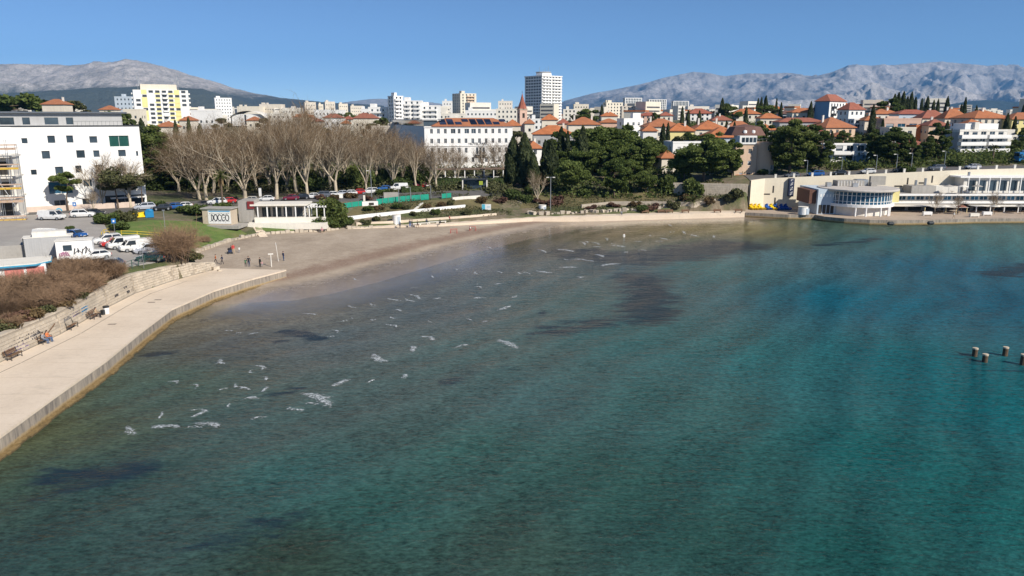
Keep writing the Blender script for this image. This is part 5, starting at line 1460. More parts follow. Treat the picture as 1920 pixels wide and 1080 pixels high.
B('house', 'yellow house with grey windows cut by the right edge', 'house', 1898, 1960, 224, 286, C_YEL, 3, roof='hip', rise=2.4)
B('house', 'low red-roofed cottage between the pines on the right', 'house', 1700, 1738, 272, 250, C_OFFW if 'C_OFFW' in globals() else M_OFFW, 1, roof='hip', rmat=M_TILE_RED, rise=1.6)
B('house', 'small far white house on the skyline at right', 'house', 1820, 1842, 212, 480, C_WARMW, 2)

# ---- white house among the trees above the wall
x, y, w, dd = corner(1556, 1558, 1628, 232, R(4), 290); zb = H(x, y) - .2; hh_ = D(1590, 272, 232)[2] - zb
root = block('villa', 'white flat-roofed two-storey villa above the wall, half hidden by trees', 'house', (x, y, zb), R(4), w, 9, hh_, M_WHITE, 2, cols=3, ww=2.2, wh=1.7, balc=[(.3, w * .55, [1], 1.4, M_WHITE)], parapet=.3)
MB().box(w * .62, w + .1, -1.6, -.01, 0, hh_ * .45).build('blue_bay', C_BLUE, root)

# ---- modernist white block with wraparound balconies
yaw = R(12); x, y, w, dd = corner(1768, 1797, 1886, 236, yaw, 270); zb = H(x, y) - .5; hh_ = D(1830, 246, 236)[2] - zb; nf = 4; fh = hh_ / nf
root = block('modernist_flats', 'white modernist flats with wraparound balconies and grey blind side wall', 'building', (x, y, zb), yaw, w, min(dd, 12), hh_, M_OFFW, nf, cols=5, ww=1.9, wh=1.7, sholes=[], boxes=2,
             balc=[(-.4, w * .5, [1, 2, 3], 1.5, M_WHITE), (w * .56, w + .5, [1, 2, 3], 1.3, M_WHITE)])
f = MB(); f.box(-.05, -.01, .1, min(dd, 12) - .1, 0, hh_ - .3); fo = f.build('side_wall_cladding', C_GREY, root)  # grey sheet over the off-white left wall
for k in range(6): MB().box(-.09, -.052, 3.0, 3.5, 2 + k * 1.6, 2.9 + k * 1.6).build('glass_block', M_GLASS, root)
MB().box(w * .2, w * .9, 2, 8, hh_ + .05, hh_ + 2.3).build('roof_storey', M_WHITE, root)

# ---- peach building with rounded tower
x, y, w, dd = corner(1376, 1378, 1418, 216, R(2), 300); zb = 7.6; hh_ = D(1400, 272, 216)[2] - zb
root = block('peach_building', 'peach apartment building with a rounded corner tower and orange base', 'building', (x, y, zb), R(2), w, 10, hh_, C_PEACH, 3, cols=2, ww=1.0, wh=1.3, parapet=.2, sink=3)
cx, cyy, rr = w + 2.6, 3.0, 3.4; zt = D(1438, 267, 216)[2] - zb
MB().lathe([(rr, -2), (rr, zt)], 28, (cx, cyy, 0)).build('round_tower', C_PEACH, root, smooth=False)
MB().lathe([(rr + .08, -2), (rr + .08, 1.9)], 28, (cx, cyy, 0)).build('orange_base', C_ORNG, root)
MB().box(.5, w * .9, -.06, -.01, -.5, 1.7).build('orange_plinth', C_ORNG, root)
for k in range(3):
    for a in (-1.35, -.95, -.55):
        if k < 2 and a == -1.35: continue
        g, f = window_mesh(1.05, 1.35, 'plain'); 
        o = mobj('window', g, root, (cx + (rr + .03) * math.cos(a) + .5 * math.sin(a), cyy + (rr + .03) * math.sin(a) - .5 * math.cos(a), 3.0 + k * 2.75), (0, 0, a + R(90))); mobj('frame', f, o)
rl = MB()
for k in range(20):
    a = 2 * math.pi * k / 20; rl.tube((cx + rr * math.cos(a), cyy + rr * math.sin(a), zt), (cx + rr * math.cos(a), cyy + rr * math.sin(a), zt + .9), .03, .03, 4)
rl.lathe([(rr - .03, zt + .88), (rr + .03, zt + .88), (rr + .03, zt + .95), (rr - .03, zt + .95)], 24, (cx, cyy, 0), cap=False); rl.build('tower_railing', M_METAL, root)
MB().box(w * .15, w * .95, -.3, 5, hh_ + .25, hh_ + 2.6).build('glazed_storey', M_WHITE, root)
for k in range(4): MB().box(w * .25 + k * 1.1, w * .25 + k * 1.1 + .85, -.36, -.303, hh_ + .8, hh_ + 2.1).build('pane', M_GLASS, root)
mr = MB(); mr.lathe([(6.2, hh_ + 2.6), (4.6, hh_ + 5.0), (.1, hh_ + 5.8)], 10, (w * .75, 7, 0)); mro = mr.build('mansard_roof', M_TILE_DARK, root)
for k in range(2): MB().lathe([(.05, -.7), (.55, -.35), (.6, 0), (.5, .4), (.05, .55)], 8, (w * .5 + k * 2.4, 2.0, hh_ + 3.6)).build('dormer', M_WHITE, mro)

# ---- long cream retaining wall with pilaster slits and a blade sign
root = thing('cream_retaining_wall', 'long cream retaining wall rising to the right above the bathing quay', 'wall', (63.6, 200.6, 1.2), 0)
wl = MB()
pts = [(63.6, 200.6, 8.9), (69.0, 205.6, 9.0), (100, 205.6, 10.3), (125, 205.6, 11.4), (150, 205.6, 12.0), (220, 205.6, 12.2)]
for a, b in zip(pts[:-1], pts[1:]):
    A, B_ = Vector(a), Vector(b); d_ = (B_ - A); d_.z = 0; d_.normalize(); nn = Vector((d_.y, -d_.x, 0)) * .25
    q = []
    for P in (A, B_):
        q.append([(P + nn * s + Vector((0, 0, -P.z + zz)) - Vector((63.6, 200.6, 1.2))) for s, zz in ((1, .8), (1, P.z), (-1, P.z), (-1, .8))])
    for k in range(4):
        k2 = (k + 1) % 4; wl.face((q[0][k], q[1][k], q[1][k2], q[0][k2]))
wl.build('wall', C_WALLC, root)
for px_, py_, ww_, hh_ in ((1437, 364, .35, .1), (1450, 355, .0, 0), (1453, 377, 0, 0), (1504, 373, 0, 0), (1684, 349, 2.0, .0), (1729, 343, 1.8, 0), (1702, 340, 0, 0), (1748, 336, 0, 0)):
    x, y, z = D(px_, py_, 205.32)
    s = (ww_ if ww_ >= 1 else 0.38, .04, .38 if ww_ >= 1 else 1.9)
    if px_ == 1437: s = (2.0, .04, .32)
    MB().obox((x - 63.6, y - 200.6, z - 1.2 - s[2] / 2), s, 0).build('slit_opening', dk, root)
sg = MB(); x, y, z = D(1482, 360, 204.9); sg.box(x - 63.6 - .7, x - 63.6 + .7, y - 200.6 - .6, y - 200.6 + .35, 3.0, 7.9)
so = sg.build('blade_sign', mat('navy_sign', (0.02, 0.03, 0.07), .5), root)
for k in range(7):
    MB().box(x - 63.6 + .702, x - 63.6 + .73, y - 200.6 - .45, y - 200.6 + .15, 3.35 + k * .64, 3.72 + k * .64).build('letter', M_WHITE, so)
cx_ = x - 63.6
for k in range(7):
    lt = MB(); z0 = 3.35 + k * .64
    if k % 2 == 0: lt.box(cx_ - .3, cx_ - .18, y - 200.6 - .64, y - 200.6 - .602, z0, z0 + .4); lt.box(cx_ - .18, cx_ + .28, y - 200.6 - .64, y - 200.6 - .602, z0 + .28, z0 + .4)
    else: lt.box(cx_ - .28, cx_ + .28, y - 200.6 - .64, y - 200.6 - .602, z0, z0 + .1); lt.box(cx_ + .16, cx_ + .28, y - 200.6 - .64, y - 200.6 - .602, z0 + .1, z0 + .4)
    lt.build('letter', M_WHITE, so)
# stone wall that continues it to the left below the big pine
sw = MB(); A, B_ = Vector((44, 205.5)), Vector((63.3, 201.2)); d_ = (B_ - A).normalized()
rs = random.Random(2)
for rw in range(6):
    t = rs.uniform(0, .5); L = (B_ - A).length
    while t < L - .2:
        l = min(rs.uniform(.5, 1.1), L - t); c = A + d_ * (t + l / 2)
        sw.obox((c.x, c.y, 4.6 + rw * .55), (l - .04, .6 + rs.uniform(-.05, .06), .52), math.atan2(d_.y, d_.x)); t += l
tag(sw.build('stone_wall', M_STONE), 'old rubble stone wall below the big pine, left of the cream wall', 'wall')
# parapet posts, lamp posts along the upper road
for i in range(16):
    x = 72 + i * 5.0; 
    z = np.interp(x, [69, 100, 125, 150], [9.0, 10.3, 11.4, 12.0])
    b = MB().obox((0, 0, 0), (.55, .4, .9)); b.obox((0, 0, .9), (.65, .5, .12)); o = b.build('parapet_post', M_OFFW, None, (x, 205.75, z))
    tag(o, '%s white stone post from the left on top of the cream wall' % ORD[i], 'post', 'posts on the cream wall')

# ---- round bathing pavilion
cx, cy = D(1604, 380, 193)[0], 192.6
root = thing('round_pavilion', 'white round seaside pavilion with a curved band of tall windows', 'building', (cx, cy, 1.25), 0)
RR = 8.6
MB().lathe([(RR - 1.2, 0), (RR - 1.2, 2.2)], 36).build('ground_floor', M_OFFW, root)
MB().lathe([(RR + .2, 2.2), (RR + .2, 2.9)], 48).build('floor_slab', M_WHITE, root)
MB().lathe([(RR - .5, 2.9), (RR - .5, 6.0)], 48).build('curtain_glass', G_BLUE, root)
for k in range(26):
    a = math.pi + math.pi * k / 25
    MB().obox(((RR - .42) * math.cos(a), (RR - .42) * math.sin(a), 2.903), (.12, .16, 3.09), a).build('mullion', M_WHITE, root)
for z in (3.5, 5.0):
    MB().lathe([(RR - .46, z), (RR - .36, z), (RR - .36, z + .10), (RR - .46, z + .10)], 48, cap=False).build('transom', M_WHITE, root)
MB().lathe([(RR + 1.0, 6.0), (RR + 1.1, 6.15), (RR + 1.1, 6.45), (RR + .9, 6.55)], 48).build('roof', mat('pale_roof', (0.50, 0.46, 0.42), .9, .15, .4, 3), root)
for a in (-2.0, -1.72, -1.28, -.96, -.88): MB().tube((RR * math.cos(a), RR * math.sin(a), -.02), (RR * math.cos(a), RR * math.sin(a), 2.2), .22, .22, 10).build('column', M_WHITE, root)
MB().box(-11.4, -6.6, -3.5, 9, 0, 6.3).build('side_block', C_LBLUE, root)
for k in range(4): MB().box(-11.0 + k * 1.0, -10.2 + k * 1.0, -3.55, -3.503, .2, 2.4).build('dark_door', dk, root)
MB().box(-13.2, -11.405, -2.5, 6, 2.6, 6.0).build('balcony_box', mat('rust_brown', (0.14, 0.07, 0.05), .8), root)
for k in range(5): MB().box(-10.9 + k * .8, -10.5 + k * .8, -3.55, -3.503, 4.4, 5.1).build('sign_letter', M_WHITE, root)
for k, (x, y, a, b, c) in enumerate(((-4, 3, 7, 3, 1.4), (1.5, 4, 3, 2.2, 1.6), (4.6, 2.5, 1.6, 1.6, 1.0), (-7.5, 1, 1.2, 1.2, 1.1), (6, 6, 4, 1.0, 2.3), (-1, 0.5, 1.3, 1.0, .9))):
    MB().box(x, x + a, y, y + b, 6.56, 6.56 + c).build('roof_unit', M_METAL if k % 2 else M_CONC, root)
for k in range(9): MB().box(-3.8 + k * .75, -3.7 + k * .75, 2.9, 2.997, 6.6, 7.9).build('roof_screen_slat', M_WHITE, root)
MB().box(RR - .6, RR + 1.2, -2.2, 3, 2.9, 6.0).build('yellow_end_wall', C_YEL, root)

# ---- long terraced bathing complex to its right
x0 = cx + RR + 1.5
root = thing('bathing_complex', 'long two-level white bathing complex with terraces right of the round pavilion', 'building', (x0, 193.5, 1.25), 0); root.scale = (1, 1, .64)
Wd = 62.0
MB().box(0, Wd, 3.5, 12, 0, 3.2).build('ground_floor', M_CONC, root)
for k in range(14): MB().box(1.5 + k * 4.3, 4.9 + k * 4.3, 3.44, 3.497, .2, 2.6).build('dark_bay', dk, root)
MB().box(-.5, Wd, 1.8, 12, 3.2, 3.75).build('terrace_slab', M_WHITE, root)
up = MB(); uh = [(1.0 + k * 2.4, .35, 2.1, 1.7) for k in range(24)]
MB().box(15, 21.8, 8, 11.5, 6.625, 9.4).build('roof_cabin', M_OFFW, root)
facade(up, (0, 4.5, 3.75), (1, 0, 0), Wd, 2.4, uh, .15); up.box(0, Wd, 4.9, 12, 3.75, 6.1); up.build('upper_wall', M_CONC, root)
for u, z, a, b in uh:
    g, f = window_mesh(a, b, 'cross', G_BLUE); o = mobj('window', g, root, (u, 4.64, 3.75 + z)); mobj('frame', f, o)
MB().box(-.8, Wd, 3.2, 12.2, 6.15, 6.5).build('roof', M_WHITE, root)
MB().box(0, Wd, 6, 11.5, 6.5, 6.62).build('roof_deck', M_CONC, root)
for k in range(12):
    MB().tube((.5 + k * 2.6, 2.0, 3.75), (.5 + k * 2.6, 2.0, 4.7), .03, .03, 5).build('rail_post', M_METAL, root)
MB().box(.5, 30, 1.97, 2.03, 4.66, 4.72).build('handrail', M_METAL, root)
# lean-to roofs over the cafe terraces
lr = MB(); lr.face(((-2, 3.4, 3.1), (9, 3.4, 3.1), (9, -1.0, 2.5), (-2, -1.0, 2.5))); lr.face(((9.0, -1.0, 2.5), (9.0, 3.4, 3.1), (18.5, 3.4, 2.9), (18.5, -2.2, 2.2), (9.0, -2.2, 2.3)))
lr.build('cafe_roof', mat('pale_canopy', (0.60, 0.56, 0.50), .85, .15, .5, 3), root)
for k in range(5): MB().box(7.2 + k * 2.7, 7.35 + k * 2.7, -2.0, -1.85, 0, 2.25).build('canopy_post', mat('cream_post', (0.62, 0.52, 0.30), .7), root)
MB().box(20.5, 47, -1.2, 2.4, 2.45, 2.65).build('pergola_roof', C_WARMW, root)
for k in range(8): MB().box(21 + k * 3.6, 21.2 + k * 3.6, -1.0, -.8, 0, 2.45).build('pergola_post', M_WHITE, root)
# upper pavilion with white frames on the roof deck
MB().box(22, Wd, 7.5, 12, 6.62, 13.0).build('upper_pavilion', M_OFFW, root)
MB().box(20.5, Wd, 6.6, 12.2, 13.0, 13.6).build('upper_pavilion_roof', M_WHITE, root)
for k in range(14):
    MB().box(23 + k * 2.8, 25.2 + k * 2.8, 7.44, 7.497, 7.6, 11.8).build('pane', M_GLASS, root)
    MB().box(22.6 + k * 2.8, 22.8 + k * 2.8, 6.5, 6.7, 6.62, 13.0).build('white_post', M_WHITE, root)
MB().box(8, 14.5, 7, 11.5, 6.62, 9.6).build('plant_room', M_CONC, root)
for k, (x, z, hh_) in enumerate(((24, 13.6, 1.6), (10, 9.6, 2.2), (12.5, 9.6, 3))): MB().tube((x, 9, z), (x, 9, z + hh_), .35, .35, 8).build('vent_pipe', M_METAL, root)
for k, (px_, col_) in enumerate(((1705, M_CONC), (1760, M_OFFW))):
    x = D(px_, 350, 202)[0] - x0; MB().box(x, x + 3.4, 8.5, 11, 6.625, 8.2).build('roof_cabin', col_, root)

for k, (u, v, c_, lb) in enumerate(((17, 5.5, M_CONC, 'grey parasol on the roof deck of the bathing complex, left one'), (20.5, 5, M_OFFW, 'pale parasol on the roof deck of the bathing complex, middle one'), (24.5, 5.4, M_CONC, 'grey parasol on the roof deck of the bathing complex, right one'), (11, -4, C_WARMW, 'cream parasol at the cafe canopy on the bathing quay, left one'), (15, -4.6, C_BRICK, 'dark red parasol at the cafe canopy on the bathing quay'), (24, -3.6, C_WARMW, 'cream parasol left of the long pergola on the bathing quay'), (31, -3.2, M_CONC, 'grey parasol before the middle of the long pergola'), (38, -3.4, C_WARMW, 'cream parasol before the right part of the long pergola'))):
    o = thing('parasol', lb, 'parasol', (x0 + u, 193.5 + v, 5.5 if k < 3 else 1.26), k, 'parasols of the bathing complex')
    MB().tube((0, 0, 0), (0, 0, 2.3), .035, .035, 6).build('pole', M_METAL, o); MB().lathe([(1.35, 1.9), (.7, 2.2), (.05, 2.4)], 8).build('canopy', c_, o); MB().lathe([(.5, .70), (.5, .74)], 10, (.7, -.5, 0)).build('table_top', M_WOOD, o); MB().tube((.7, -.5, 0), (.7, -.5, .7), .05, .05, 6).build('table_leg', M_DARKMET, o)
# ---- infill: further houses between the named ones, each its own thing
_in = [('low white house under the wide beige terraced flats', 500, 545, 214, 560, C_WARMW, 'flat'), ('cream house with orange roof left of the long white slab', 548, 584, 220, 520, C_CREAM, 'hip'), ('pale flats peeping between the bare tree tops and the skyline', 528, 562, 203, 860, C_WARMW, 'flat'),
       ('white cottage with red roof right of the white house with red roof', 642, 662, 224, 520, C_WARMW, 'hip'), ('beige house at the foot of the yellow tower, right side', 336, 362, 226, 400, C_BEIGE, 'hip'), ('orange-roofed house in front of the yellow tower', 292, 326, 238, 330, C_CREAM, 'hip'),
       ('pale house behind the dark trees beside the large white building', 272, 284, 262, 260, C_WARMW, 'flat'), ('beige rooftop house with aerials behind the penthouse', 78, 118, 196, 330, C_BEIGE, 'hip'), ('far small white blocks at the foot of the left mountain', 404, 440, 203, 1100, C_WARMW, 'flat'),
       ('low white house behind the lower left stepped flats', 676, 694, 205, 700, M_WHITE, 'flat'), ('tan block just left of the church spire', 954, 972, 213, 600, C_BEIGE, 'flat'), ('white house between the church and the tall tower foot', 984, 1002, 232, 360, C_WARMW, 'hip'),
       ('peach house with red roof between the tall tower and wide orange roof', 1046, 1068, 232, 350, C_PEACH, 'hip'), ('orange-roofed house behind the bright white modern house', 1128, 1158, 218, 420, C_CREAM, 'hip'), ('white house half hidden left of the yellow gabled house', 1206, 1232, 246, 285, M_WHITE, 'hip'),
       ('cream house below the cypress pair on the hill', 1336, 1372, 226, 360, C_CREAM, 'hip'), ('orange-roofed house behind the tall dark pine on the right', 1426, 1464, 222, 350, C_CREAM, 'hip'), ('shaded cream house between peach building and hill', 1416, 1456, 244, 290, C_CREAM, 'hip'),
       ('white-walled house left of the house with large bright orange roof', 1506, 1540, 246, 285, C_WARMW, 'hip'), ('pale house under the cypress row at the hilltop', 1640, 1686, 214, 360, C_WARMW, 'hip'), ('cream house with orange roof beneath the beige house at right', 1812, 1850, 236, 270, C_CREAM, 'hip'),
       ('low house with orange roof between wide red roof and modernist flats', 1742, 1780, 236, 275, C_PEACH, 'hip'), ('white house on the far right below the yellow house', 1890, 1935, 256, 262, C_WARMW, 'flat'), ('small orange-roofed house right of the low cream house on the hill', 1622, 1656, 226, 315, C_CREAM, 'hip'),
       ('distant cream flats right of the beige stepped flats', 1104, 1132, 205, 760, C_CREAM, 'flat'), ('low pale flats right of the rightmost striped block', 1330, 1368, 206, 820, C_WARMW, 'flat'), ('red-roofed house on the skyline left of the hilltop cypresses', 1580, 1600, 200, 480, C_CREAM, 'hip'),
       ('white far house between hilltop cypresses and right edge', 1844, 1876, 208, 520, C_WARMW, 'flat'), ('pale far house on the skyline left of the blue house', 1440, 1470, 205, 520, C_WARMW, 'hip'), ('white long roofed house left of the cream tower foot', 800, 830, 216, 560, M_WHITE, 'flat')]
for k, (lb, a, b, t, Y, c_, rf) in enumerate(_in):
    B('house', lb, 'house', a, b, t, Y, c_, 2 if Y < 500 else 3, roof=rf, rmat=None if rf == 'flat' else (M_TILE if k % 3 else M_TILE_RED), rise=2.2, chim=(k % 2 if rf != 'flat' else 0), boxes=(1 if rf == 'flat' else 0), seed=k + 50)
# the rest of the far town: a mass of small pale blocks nobody could count
ft = MB(); rng = random.Random(77)
for k in range(800):
    Y = rng.uniform(560, 2200); px_ = rng.uniform(-80, 2000)
    x, y, z = D(px_, 215, Y); zb = H(x, y) - 2
    w_, d_, h_ = rng.uniform(7, 20), rng.uniform(8, 14), rng.choice((6, 8, 9, 11, 14, 17)) * rng.uniform(.8, 1.1)
    mi = rng.choice((0, 0, 0, 0, 0, 1, 2)); yw = rng.uniform(-.5, .8)
    ft.obox((x, y, zb), (w_, d_, h_ + 2), yw, mi)
    if h_ < 10 and rng.random() < .6: ft.obox((x, y, zb + h_ + 2), (w_ + .6, d_ + .6, 1.2), yw, 3)
    else:
        for fl_ in range(int(h_ / 3)):
            for s in (-1, 1): ft.obox((x + s * .012, y, zb + 2 + fl_ * 3 + 1.0), (w_ * .86, d_ + .16, 1.2), yw, 4)
tag(ft.build('far_town', [C_WARMW, C_CREAM, C_BEIGE, M_TILE, glass('far_glass', (.16, .16, .17), .4)]), 'mass of small pale houses of the far town below the mountains', 'town', kind='stuff')

# ================================================================== TREES AND PLANTS
BARE = [bare_tree_meshes(100 + i, 17.0, (1.0, .75, 1.25, .6, .95, 1.1, .7)[i], limbs=(6, 4, 5, 5, 7, 4, 6)[i], dense=(1, .8, 1.1, .9, 1, .7, 1.1)[i]) for i in range(7)]
SMALLBARE = [bare_tree_meshes(140 + i, 9.0, 1.1, limbs=5, dense=.6) for i in range(2)]
rng = random.Random(21)
_front = [(376, 374, 252, 'leftmost'), (387, 375, 258, 'second from the left'), (460, 376, 246, 'third from the left'), (519, 374, 244, 'fourth from the left'), (577, 372, 232, 'fifth from the left'), (631, 367, 248, 'sixth from the left'), (687, 364, 252, 'seventh from the left'),
          (737, 356, 262, 'eighth from the left'), (781, 355, 270, 'ninth from the left'), (806, 351, 276, 'tenth from the left'), (818, 355, 280, 'eleventh from the left'), (856, 350, 282, 'rightmost')]
_MT = {}
def meshes_top(meshes):
    k = meshes[-1].name
    if k not in _MT:
        v = np.empty(len(meshes[-1].vertices) * 3, np.float32); meshes[-1].vertices.foreach_get('co', v); _MT[k] = float(np.percentile(v[2::3], 99.5))
    return _MT[k]
def tree_at(name, label, cat, px, pbase, ptop, meshes, mh, Y=None, rz=0.0, wide=1.0, group=None, sinkpx=0):
    if Y is None: x, y, z = GH(px, pbase)
    else: x, y, _z = D(px, 300, Y); z = H(x, y)
    mh = meshes_top(meshes)
    zt = D(px, ptop, y)[2]; h = max(1.0, zt - z)
    s = h / mh
    return plant(name, label, cat, (x, y, z - .05), meshes, rz, (s * wide, s * wide, s), group)
for i, (a, b, t, w_) in enumerate(_front):
    tree_at('plane_tree', 'bare plane tree, %s in the front row behind the beach' % w_, 'tree', a, b, t - 14, BARE[i % 7], 18.5, rz=rng.uniform(0, 6), wide=rng.uniform(.85, 1.35), group='bare plane trees in the front row')
_back = [(318, 262, 214), (345, 250, 210), (362, 246, 205), (405, 238, 215), (432, 240, 222), (452, 230, 210), (488, 228, 218), (512, 222, 228), (540, 214, 226), (560, 212, 214), (588, 218, 232), (612, 226, 220), (645, 230, 226), (668, 236, 214), (700, 240, 222), (722, 248, 230), (752, 256, 222), (770, 268, 232), (832, 286, 232), (905, 282, 232), (930, 278, 236), (945, 284, 232), (395, 256, 200), (420, 258, 204), (478, 250, 203), (502, 246, 206), (534, 238, 204), (552, 236, 202), (604, 246, 206), (618, 250, 204), (654, 252, 208), (712, 262, 212), (330, 282, 202), (790, 282, 222)]
for i, (a, t, Y) in enumerate(_back):
    tree_at('plane_tree', 'bare brown tree in the rows behind the front plane trees, %s from the left' % (ORD[i] if i < 20 else 'twenty-' + ORD[i - 20]), 'tree', a, 0, t - 18, BARE[(i * 3 + 1) % 7], 18.5, Y=Y, rz=rng.uniform(0, 6), wide=rng.uniform(.95, 1.4), group='bare trees behind the front row')

PINE = [pine_meshes(200, 14, 6.0, 44, 300), pine_meshes(201, 14, 5.2, 38, 320, low=.25), pine_meshes(202, 14, 6.6, 48, 280, low=.3), pine_meshes(203, 15, 4.4, 40, 300, low=.18, cz=.55)]
DARK = [pine_meshes(210, 15, 4.6, 42, 300, .26, .12, M_BROAD, .5), pine_meshes(211, 15, 4.0, 40, 300, .26, .1, M_BROAD, .48)]
CYP = [cypress_meshes(220 + i, 13, (1.3, 1.6, 1.15)[i]) for i in range(3)]
FATC = cypress_meshes(230, 13, 2.5, 5200, .3)
# the pine wood
_pines = [(1072, 366, 303, 0, 1.0, 'bright green rounded pine at the front left of the wood'), (1152, 368, 300, 1, 1.05, 'dark rounded pine in the front middle of the wood'), (1210, 362, 322, 2, 1.0, 'low pine at the front right of the wood')]
for a, b, t, v, w_, lb in _pines: tree_at('pine_tree', lb, 'tree', a, b, t, PINE[v], 14.6, rz=rng.uniform(0, 6), wide=w_, group='pines of the wood')
_pines = [(1020, 300, 222, 3, 'pine at the left end of the wood behind the lamp post'), (1100, 268, 226, 2, 'pine in the left middle of the wood'), (1128, 240, 236, 0, 'tallest broad pine at the back of the wood'), (1172, 246, 238, 1, 'pine at the back of the wood right of the tallest'), (1196, 262, 228, 2, 'broad pine in the right middle of the wood'),
          (1228, 272, 232, 0, 'pine at the right end of the wood beside the cottage'), (1150, 276, 222, 3, 'slim pine in the centre of the wood'), (1048, 284, 226, 1, 'pine at the left of the wood behind the bright green one'), (1182, 300, 216, 1, 'dark pine low in the right half of the wood')]
for a, t, Y, v, lb in _pines: tree_at('pine_tree', lb, 'tree', a, 0, t, PINE[v], 14.6, Y=Y, rz=rng.uniform(0, 6), wide=rng.uniform(1, 1.2), group='pines of the wood')
tree_at('pine_tree', 'huge spreading pine above the stone wall, left of the peach building', 'tree', 1322, 0, 262, PINE[2], 14.6, Y=213, wide=1.25)
tree_at('pine_tree', 'left shoulder pine touching the huge spreading pine', 'tree', 1285, 0, 284, PINE[0], 14.6, Y=214, wide=1.0, rz=2)
tree_at('pine_tree', 'small dark pine against the peach building', 'tree', 1374, 0, 262, PINE[3], 14.8, Y=213, wide=.8)
_right = [(1482, 226, 214, 0, 1.1, 'tall dark evergreen just right of the peach building'), (1512, 236, 222, 1, 1.0, 'tall dark evergreen, second right of the peach building'), (1538, 238, 218, 1, .9, 'tall dark evergreen with forked trunks left of the villa'), (1672, 240, 222, 0, 1.3, 'broad dark evergreen right of the villa'),
          (1640, 244, 228, 1, 1.0, 'dark evergreen close behind the right side of the villa'), (1708, 262, 220, 0, .95, 'evergreen left of the modernist flats, third from them'), (1736, 258, 226, 1, 1.0, 'evergreen left of the modernist flats, second from them'), (1758, 232, 232, 1, 1.0, 'tall evergreen touching the grey side of the modernist flats'),
          (1900, 262, 240, 0, 1.0, 'dark evergreen right of the modernist flats'), (1606, 262, 246, 0, 1.0, 'evergreen behind the flat roof of the villa'), (1440, 236, 250, 1, 1.0, 'dark tree behind the mansard roof of the peach building'), (1418, 228, 270, 0, 1.0, 'dark tree on the slope above the peach building')]
for a, t, Y, v, w_, lb in _right: tree_at('evergreen_tree', lb, 'tree', a, 0, t, DARK[v], 15.4, Y=Y, rz=rng.uniform(0, 6), wide=w_, group='evergreens above the cream wall')
_left = [(286, 238, 212, 1.2, 'tall dark evergreen right against the large white building'), (306, 262, 206, 1.0, 'dark evergreen second from the large white building'), (324, 290, 204, 1.1, 'lower dark evergreen third from the large white building')]
for a, t, Y, w_, lb in _left: tree_at('evergreen_tree', lb, 'tree', a, 0, t, DARK[0], 15.4, Y=Y, rz=rng.uniform(0, 6), wide=w_, group='evergreens beside the white building')
# cypresses
_cyp = [(335, 226, 270, 0, 'cypress in front of the yellow tower, right side'), (360, 220, 280, 2, 'slim cypress right of the yellow tower'), (272, 222, 262, 1, 'cypress in front of the yellow tower, left side'), (380, 232, 262, 1, 'cypress behind the left bare trees'),
        (1052, 238, 230, 0, 'slim cypress standing left in the pine wood'), (1064, 246, 228, 2, 'very slim cypress next to the slim one in the pine wood'), (1092, 236, 226, 1, 'tall cypress rising from the middle left of the wood'), (1112, 248, 234, 0, 'cypress inside the pine wood, right of the tall one'), (1142, 244, 240, 0, 'cypress at the back of the wood under the bright white house'),
        (1022, 262, 226, 1, 'cypress left of the lamp post'), (1241, 232, 262, 0, 'left one of the cypress pair above the cottage'), (1250, 230, 262, 2, 'right one of the cypress pair above the cottage'), (1275, 200, 380, 0, 'cypress below the rightmost striped block'), (1286, 206, 330, 1, 'cypress in front of the white house with dark red roof'), (1307, 207, 330, 1, 'second cypress in front of the white house with dark red roof'),
        (1348, 184, 400, 1, 'tall dark cypress on the hill, left of a rounded tree'), (1393, 200, 360, 1, 'broad cypress left of the hill houses'), (1126, 196, 480, 0, 'cypress below the beige stepped flats'), (1373, 228, 300, 0, 'left cypress in front of the orange roofs behind the peach building'), (1358, 226, 305, 0, 'cypress between the two orange roofs behind the peach building'),
        (1414, 184, 520, 0, 'first of the skyline cypresses left of the blue house'), (1420, 182, 520, 0, 'second of the skyline cypresses left of the blue house'), (1428, 179, 520, 1, 'third and tallest of the skyline cypresses left of the blue house'), (1448, 184, 520, 2, 'lone slim skyline cypress left of the blue house'), (1457, 192, 380, 0, 'cypress at the left edge of the hill houses'),
        (1512, 190, 365, 1, 'cypress just left of the blue house'), (1522, 188, 372, 1, 'cypress touching the left side of the blue house'), (1628, 196, 300, 1, 'tall cypress right of the white house with red roof'), (1648, 222, 290, 0, 'cypress in front of the pink modern house, left end'),
        (1665, 176, 430, 1, 'first cypress of the hilltop row'), (1672, 173, 430, 1, 'second cypress of the hilltop row'), (1681, 171, 430, 1, 'third cypress of the hilltop row'), (1689, 180, 430, 0, 'fourth, lower cypress of the hilltop row'), (1696, 172, 430, 1, 'fifth cypress of the hilltop row'), (1704, 182, 430, 0, 'sixth cypress of the hilltop row'), (1716, 184, 430, 0, 'seventh cypress of the hilltop row'),
        (1726, 180, 430, 1, 'eighth cypress of the hilltop row'), (1738, 187, 430, 1, 'ninth cypress of the hilltop row'), (1746, 185, 430, 1, 'tenth cypress of the hilltop row'), (1763, 180, 430, 1, 'broad lone cypress right of the hilltop row'), (1790, 194, 420, 0, 'short cypress beside the tall slim one on the right'), (1796, 182, 420, 0, 'tall slim cypress right of the hilltop row'), (1818, 197, 420, 1, 'rightmost small cypress of the hilltop'),
        (1556, 246, 238, 0, 'cypress at the left corner of the villa'), (1768, 226, 262, 1, 'cypress behind the modernist flats'), (1878, 212, 280, 1, 'cypress in front of the large beige house, left one'), (1893, 218, 280, 0, 'cypress in front of the large beige house, right one'), (1906, 194, 420, 1, 'dark cypress on the skyline at the right edge')]
